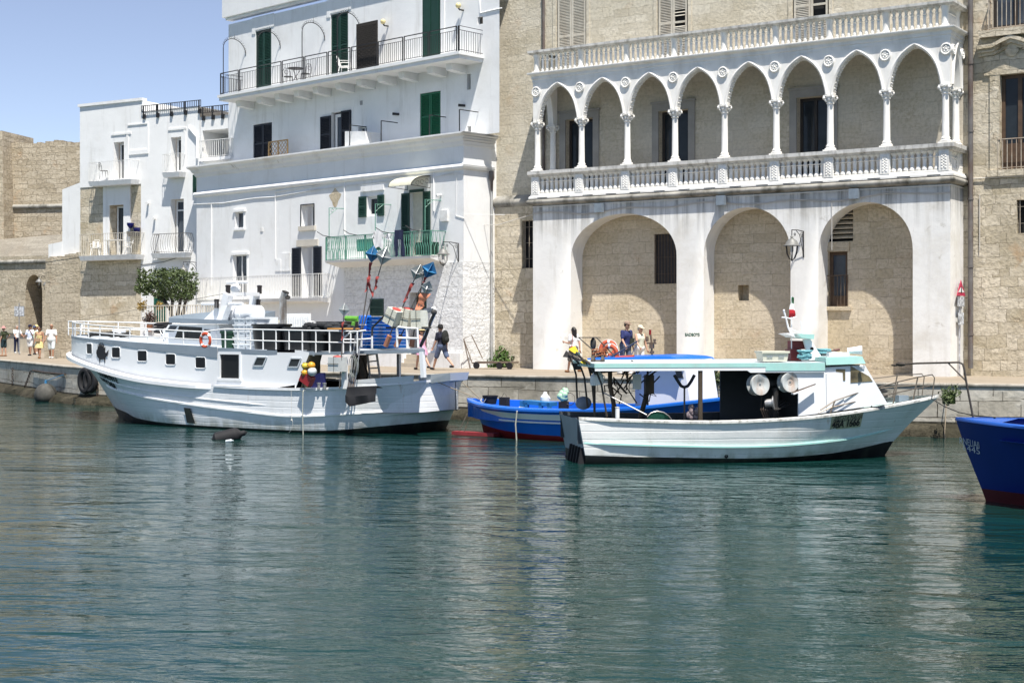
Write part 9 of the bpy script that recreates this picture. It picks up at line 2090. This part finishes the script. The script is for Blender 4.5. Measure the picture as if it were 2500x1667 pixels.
def bicycle(p,rot,label):
 M = Matrix.Translation(p) @ Matrix.Rotation(rot,4,'Z');t = thing('bicycle',label,'bicycle',None,M=M)
 for x in (-.52,.52):
  w_ = MB(M).tube([(x+.33*math.cos(a),0,.34+.33*math.sin(a)) for a in [2*math.pi*i/24 for i in range(24)]],.022,6,closed=True).build('wheel',RUBBER,t);s = MB(M)
  for i in range(10): a = i*.628;s.tube([(x,0,.34),(x+.32*math.cos(a),0,.34+.32*math.sin(a))],.004,3)
  s.build('spokes',STEEL,w_)
 MB(M).tube([(-.52,0,.34),(-.1,0,.3),(.42,0,.8),(-.18,0,.78),(-.1,0,.3)],.02,6).tube([(-.52,0,.34),(-.18,0,.75)],.014,5).tube([(.52,0,.34),(.4,0,.9)],.018,5).build('frame',IRON,t)
 MB(M).tube([(.36,-.28,1.0),(.4,-.1,.98),(.4,.1,.98),(.36,.28,1.0)],.015,5).build('handlebar',IRON,t);MB(M).ball((-.22,0,.88),.08,8,6,(1.6,.8,.5)).build('saddle',IRON,t)
p = gp(E1,365,650);bicycle(p,YAW+.15,'dark bicycle standing between the white shirt and the navy cap')
p = gp(C3,365,472);M = Matrix.Translation(p) @ Matrix.Rotation(R(3),4,'Z');t = thing('hand_trolley','rusty flat hand trolley with an upright frame against the rough white corner','trolley',None,M=M);RU = paint('rusty_cart',(.16,.12,.09),.85,.35,7)
m = MB(M);m.bar((-.75,0,.22),(1.05,0,.26),.05).bar((-.75,.5,.22),(1.05,.5,.26),.05)
for i in range(5): m.bar((-.6+.4*i,0,.25),(-.6+.4*i,.5,.25),.05)
m.box(-.5,1.0,.02,.48,.262,.285).build('platform',RU,t,smooth=0);MB(M).tube([(-.75,0,.2),(-1.15,0,1.15),(-1.1,.5,1.3),(-.6,.5,.4)],.022,5).tube([(-1.15,0,1.15),(-.85,0,-.02)],.022,5).build('upright_frame',RU,t)
for x in (-.55,.5,.95): MB(M).lathe([(.05,-.04),(.13,-.04),(.13,.04),(.05,.04)],(x,-.02,.13),14,ax=(0,1,0)).build('wheel',RUBBER,t)
def shrub(p,r,n_,mat,label,sz=.09,sq=(1,1,.9)):
 rg = random.Random(int(p.x*10));t = thing('shrub',label,'shrub',p);m = MB()
 for i in range(8): leaves(m,p+Vector((rg.uniform(-.7,.7)*r*sq[0],rg.uniform(-.5,.5)*r,r*rg.uniform(.2,1.1)*sq[2])),r*.45,n_//8,sz,rg)
 for i in range(40): a = p+Vector((rg.uniform(-.5,.5)*r*sq[0],rg.uniform(-.4,.4)*r,0));b_ = a+Vector((rg.uniform(-.5,.5)*r,rg.uniform(-.3,.3)*r,r*rg.uniform(.8,1.7)*sq[2]));nn = Vector((.018,0,0));m.face([a-nn,a+nn,b_])
 m.build('foliage',mat,t,smooth=0);MB().tube([p,p+Vector((.05,0,r*.5))],[.03,.012],5).build('stem',plain('stem_brown',(.08,.06,.04)),t);return t
p = gp(C3,372,462);shrub(p+Vector((0,.9,0)),.62,900,GRN,'feathery green shrub growing behind the hand trolley',.07,(1.2,1,.9))
p = gp(B4,1425,1330);shrub(p,.3,260,GRN,'small green weed at the foot of the dark drainpipe',.06)
p = ground(1733,931,1.45);shrub(p+Vector((0,.1,-.2)),.5,700,OLV,'dark green weed on the quay edge behind the brown canopy post',.07,(1,.6,.8))
for x,y,r,lb in ((2320,985,.42,'straggling green weed hanging on the quay wall by the bow davit'),(2405,968,.16,'small green tuft in the quay wall right of the bow davit')): p = ground(x,y-45,1.5);shrub(Vector((p.x,p.y-.12,3.1-(y-800)/3610*(p.x*-SA+p.y*CA))),r,260,OLV,lb,.05,(.8,.3,.9))
f = Fr(PAL.w(SR+.10,.75,0).to_2d(),R(88));zt_ = f.z(E8(447,292));zb_ = f.z(E8(447,470));t = thing('warning_sign','triangular red edged warning sign on a sticker covered post beside the white loggia','road sign',f.w(0,0,1.5),f.a)
MB(f).tube([(0,.03,1.5),(0,.03,zt_-.1)],.03,7).build('post',paint('stickered_post',(.45,.45,.47),.5,.7,5),t);SR_ = plain('sign_red',(.45,.03,.08),.5);SW_ = plain('sign_white',(.75,.75,.74),.5)
hw_ = .42;MB(f).prism([(-hw_,zb_),(hw_,zb_),(0,zt_)],-.03,-.01).build('sign_plate',SR_,t,smooth=0);MB(f).prism([(-hw_*.68,zb_+.12),(hw_*.68,zb_+.12),(0,zt_-.22)],-.036,-.031).build('sign_face',SW_,t,smooth=0);MB(f).prism([(-.03,zb_+.3),(.03,zb_+.3),(.045,zt_-.42),(-.045,zt_-.42)],-.041,-.037).prism([(-.035,zb_+.17),(.035,zb_+.17),(.035,zb_+.24),(-.035,zb_+.24)],-.041,-.037).build('exclamation_mark',BLK,t,smooth=0)
MB(f).box(-.3,.3,-.03,-.01,zb_-.35,zb_-.03).build('lower_plate',paint('printed_notice',(.50,.52,.55),.6),t,smooth=0);MB(f).box(-.26,.26,-.03,-.01,zb_-.95,zb_-.55).build('lower_plate',paint('printed_notice',(.50,.52,.55),.6),t,smooth=0)
q = ground(212,1013,0);ey = (E[7]-E[6]).normalized();nq = Vector((ey.y,-ey.x,0))
def wallpt(x,y,out=.12):
 best = None
 for a,b in zip(E,E[1:]):
  tt = (b-a);L = tt.length;tt.normalize();nn = Vector((tt.y,-tt.x,0));r = ray(x,y);c = Vector((0,0,CAMZ));k = ((a+nn*out)-c).dot(nn)/r.dot(nn);p = c+r*k;u = (p-a).dot(tt)
  if -.01 <= u <= L+.01 and k > 0 and (best is None or k < best[0]): best = (k,p,nn)
 return best[1],best[2]
p,nn = wallpt(*A2(720,1120));t = tag(MB().tube([p+Vector((-nn.y,nn.x,0))*(.3*math.cos(a))+Vector((0,0,.42*math.sin(a)))+nn*.05 for a in [2*math.pi*i/24 for i in range(24)]],.13,9,closed=True).build('tyre_fender',RUBBER),'black tyre fender hanging on the quay wall beside the trawler bow','tyre')
p,nn = wallpt(*A2(760,1120));tag(MB().tube([p+Vector((-nn.y,nn.x,0))*(.28*math.cos(a))+Vector((0,0,.38*math.sin(a)))+nn*.05 for a in [2*math.pi*i/24 for i in range(24)]],.12,9,closed=True).build('tyre_fender',RUBBER),'second black tyre fender, overlapped by the trawler bow','tyre')
CHN = paint('rusty_chain',(.06,.04,.028),.9,.4,9)
def chain(pts,label):
 m = MB();P = [wallpt(*q,.1)[0] for q in pts]
 for a,b in zip(P,P[1:]):
  n_ = max(2,int((b-a).length/.13));u = (b-a).normalized();s1 = u.cross(Vector((0,1,0))).normalized();s2 = u.cross(s1)
  for i in range(n_): c = a.lerp(b,(i+.5)/n_);s = s1 if i % 2 else s2;m.tube([c+u*(.085*math.cos(w_))+s*(.045*math.sin(w_)) for w_ in [k*1.047 for k in range(6)]],.018,4,closed=True)
 return tag(m.build('chain',CHN),label,'chain')
chain([E1(490,950),E1(430,1120),E1(370,1260),E1(285,1400)],'rusty chain slanting down the left quay wall into the water');chain([E1(200,900),E1(200,1080),E1(190,1240)],'rusty chain hanging straight down near the pale green bow');chain([C1(385,1000),C1(385,1100),C1(390,1200)],'rusty chain hanging below the tyre fenders')
p,nn = wallpt(*E1(905,1370));t = thing('mooring_float','large grey weathered mooring float against the left quay wall','float',p);r = .48;MB().ball(p+nn*.45+Vector((0,0,.1)),r,18,12,(1,1,1.05)).build('float_body',paint('weathered_float',(.085,.082,.072),.7,.5,2.5,dirt=(.03,.03,.024),damt=.7),t);MB().lathe([(.06,0),(.05,.14),(0,.16)],p+nn*.45+Vector((0,0,.1+r)),8).tube([p+nn*.45+Vector((0,0,.7)),wallpt(*E1(1010,1010))[0]],.014,4).build('float_line',BLUER,t)
m = MB();m.tube([wallpt(*E1(520,940),.07)[0],wallpt(*E1(700,975),.07)[0],wallpt(*E1(870,990),.07)[0],wallpt(*E1(1040,1005),.07)[0]],.035,6);tag(m.build('rusty_bar',CHN),'dark rusty bar running along the upper left quay wall','bar')
a3 = TB.M @ Vector(HT.pt(5,.995));b3,nn = wallpt(1190,925,.05);tag(MB().tube([a3,a3.lerp(b3,.5)-Vector((0,0,.08)),BL.M @ Vector((.3,-.3,.95))],.012,5).tube([a3,BL.M @ Vector((.5,-.4,.93))],.012,5).build('mooring_line',paint('tan_rope',(.30,.24,.17),.9)),'pair of tan mooring lines from the trawler stern to the blue boat','rope')
p,nn = wallpt(2315,1000,.1);tag(MB().tube([wallpt(2312,960,.1)[0],wallpt(2306,1060,.5)[0],wallpt(2308,1080,.6)[0]+Vector((.02,0,0))],.015,5).ball(wallpt(2308,1082,.6)[0],.06,7,5,(.8,.8,1.6)).build('hanging_rope',paint('tan_rope',(.30,.24,.17),.9)),'knotted tan rope hanging on the quay wall left of the deep blue bow','rope')
q = ground(556,1078,0);tag(MB().lathe([(.045,-.09),(.05,.06),(.02,.1),(.02,.13),(0,.13)],(q.x+.15,q.y-.1,.03),10,ax=(1,.3,.15)).build('plastic_bottle',paint('clear_plastic',(.55,.6,.62),.1,.2,12)),'clear plastic bottle floating beside the rubber fender','bottle')
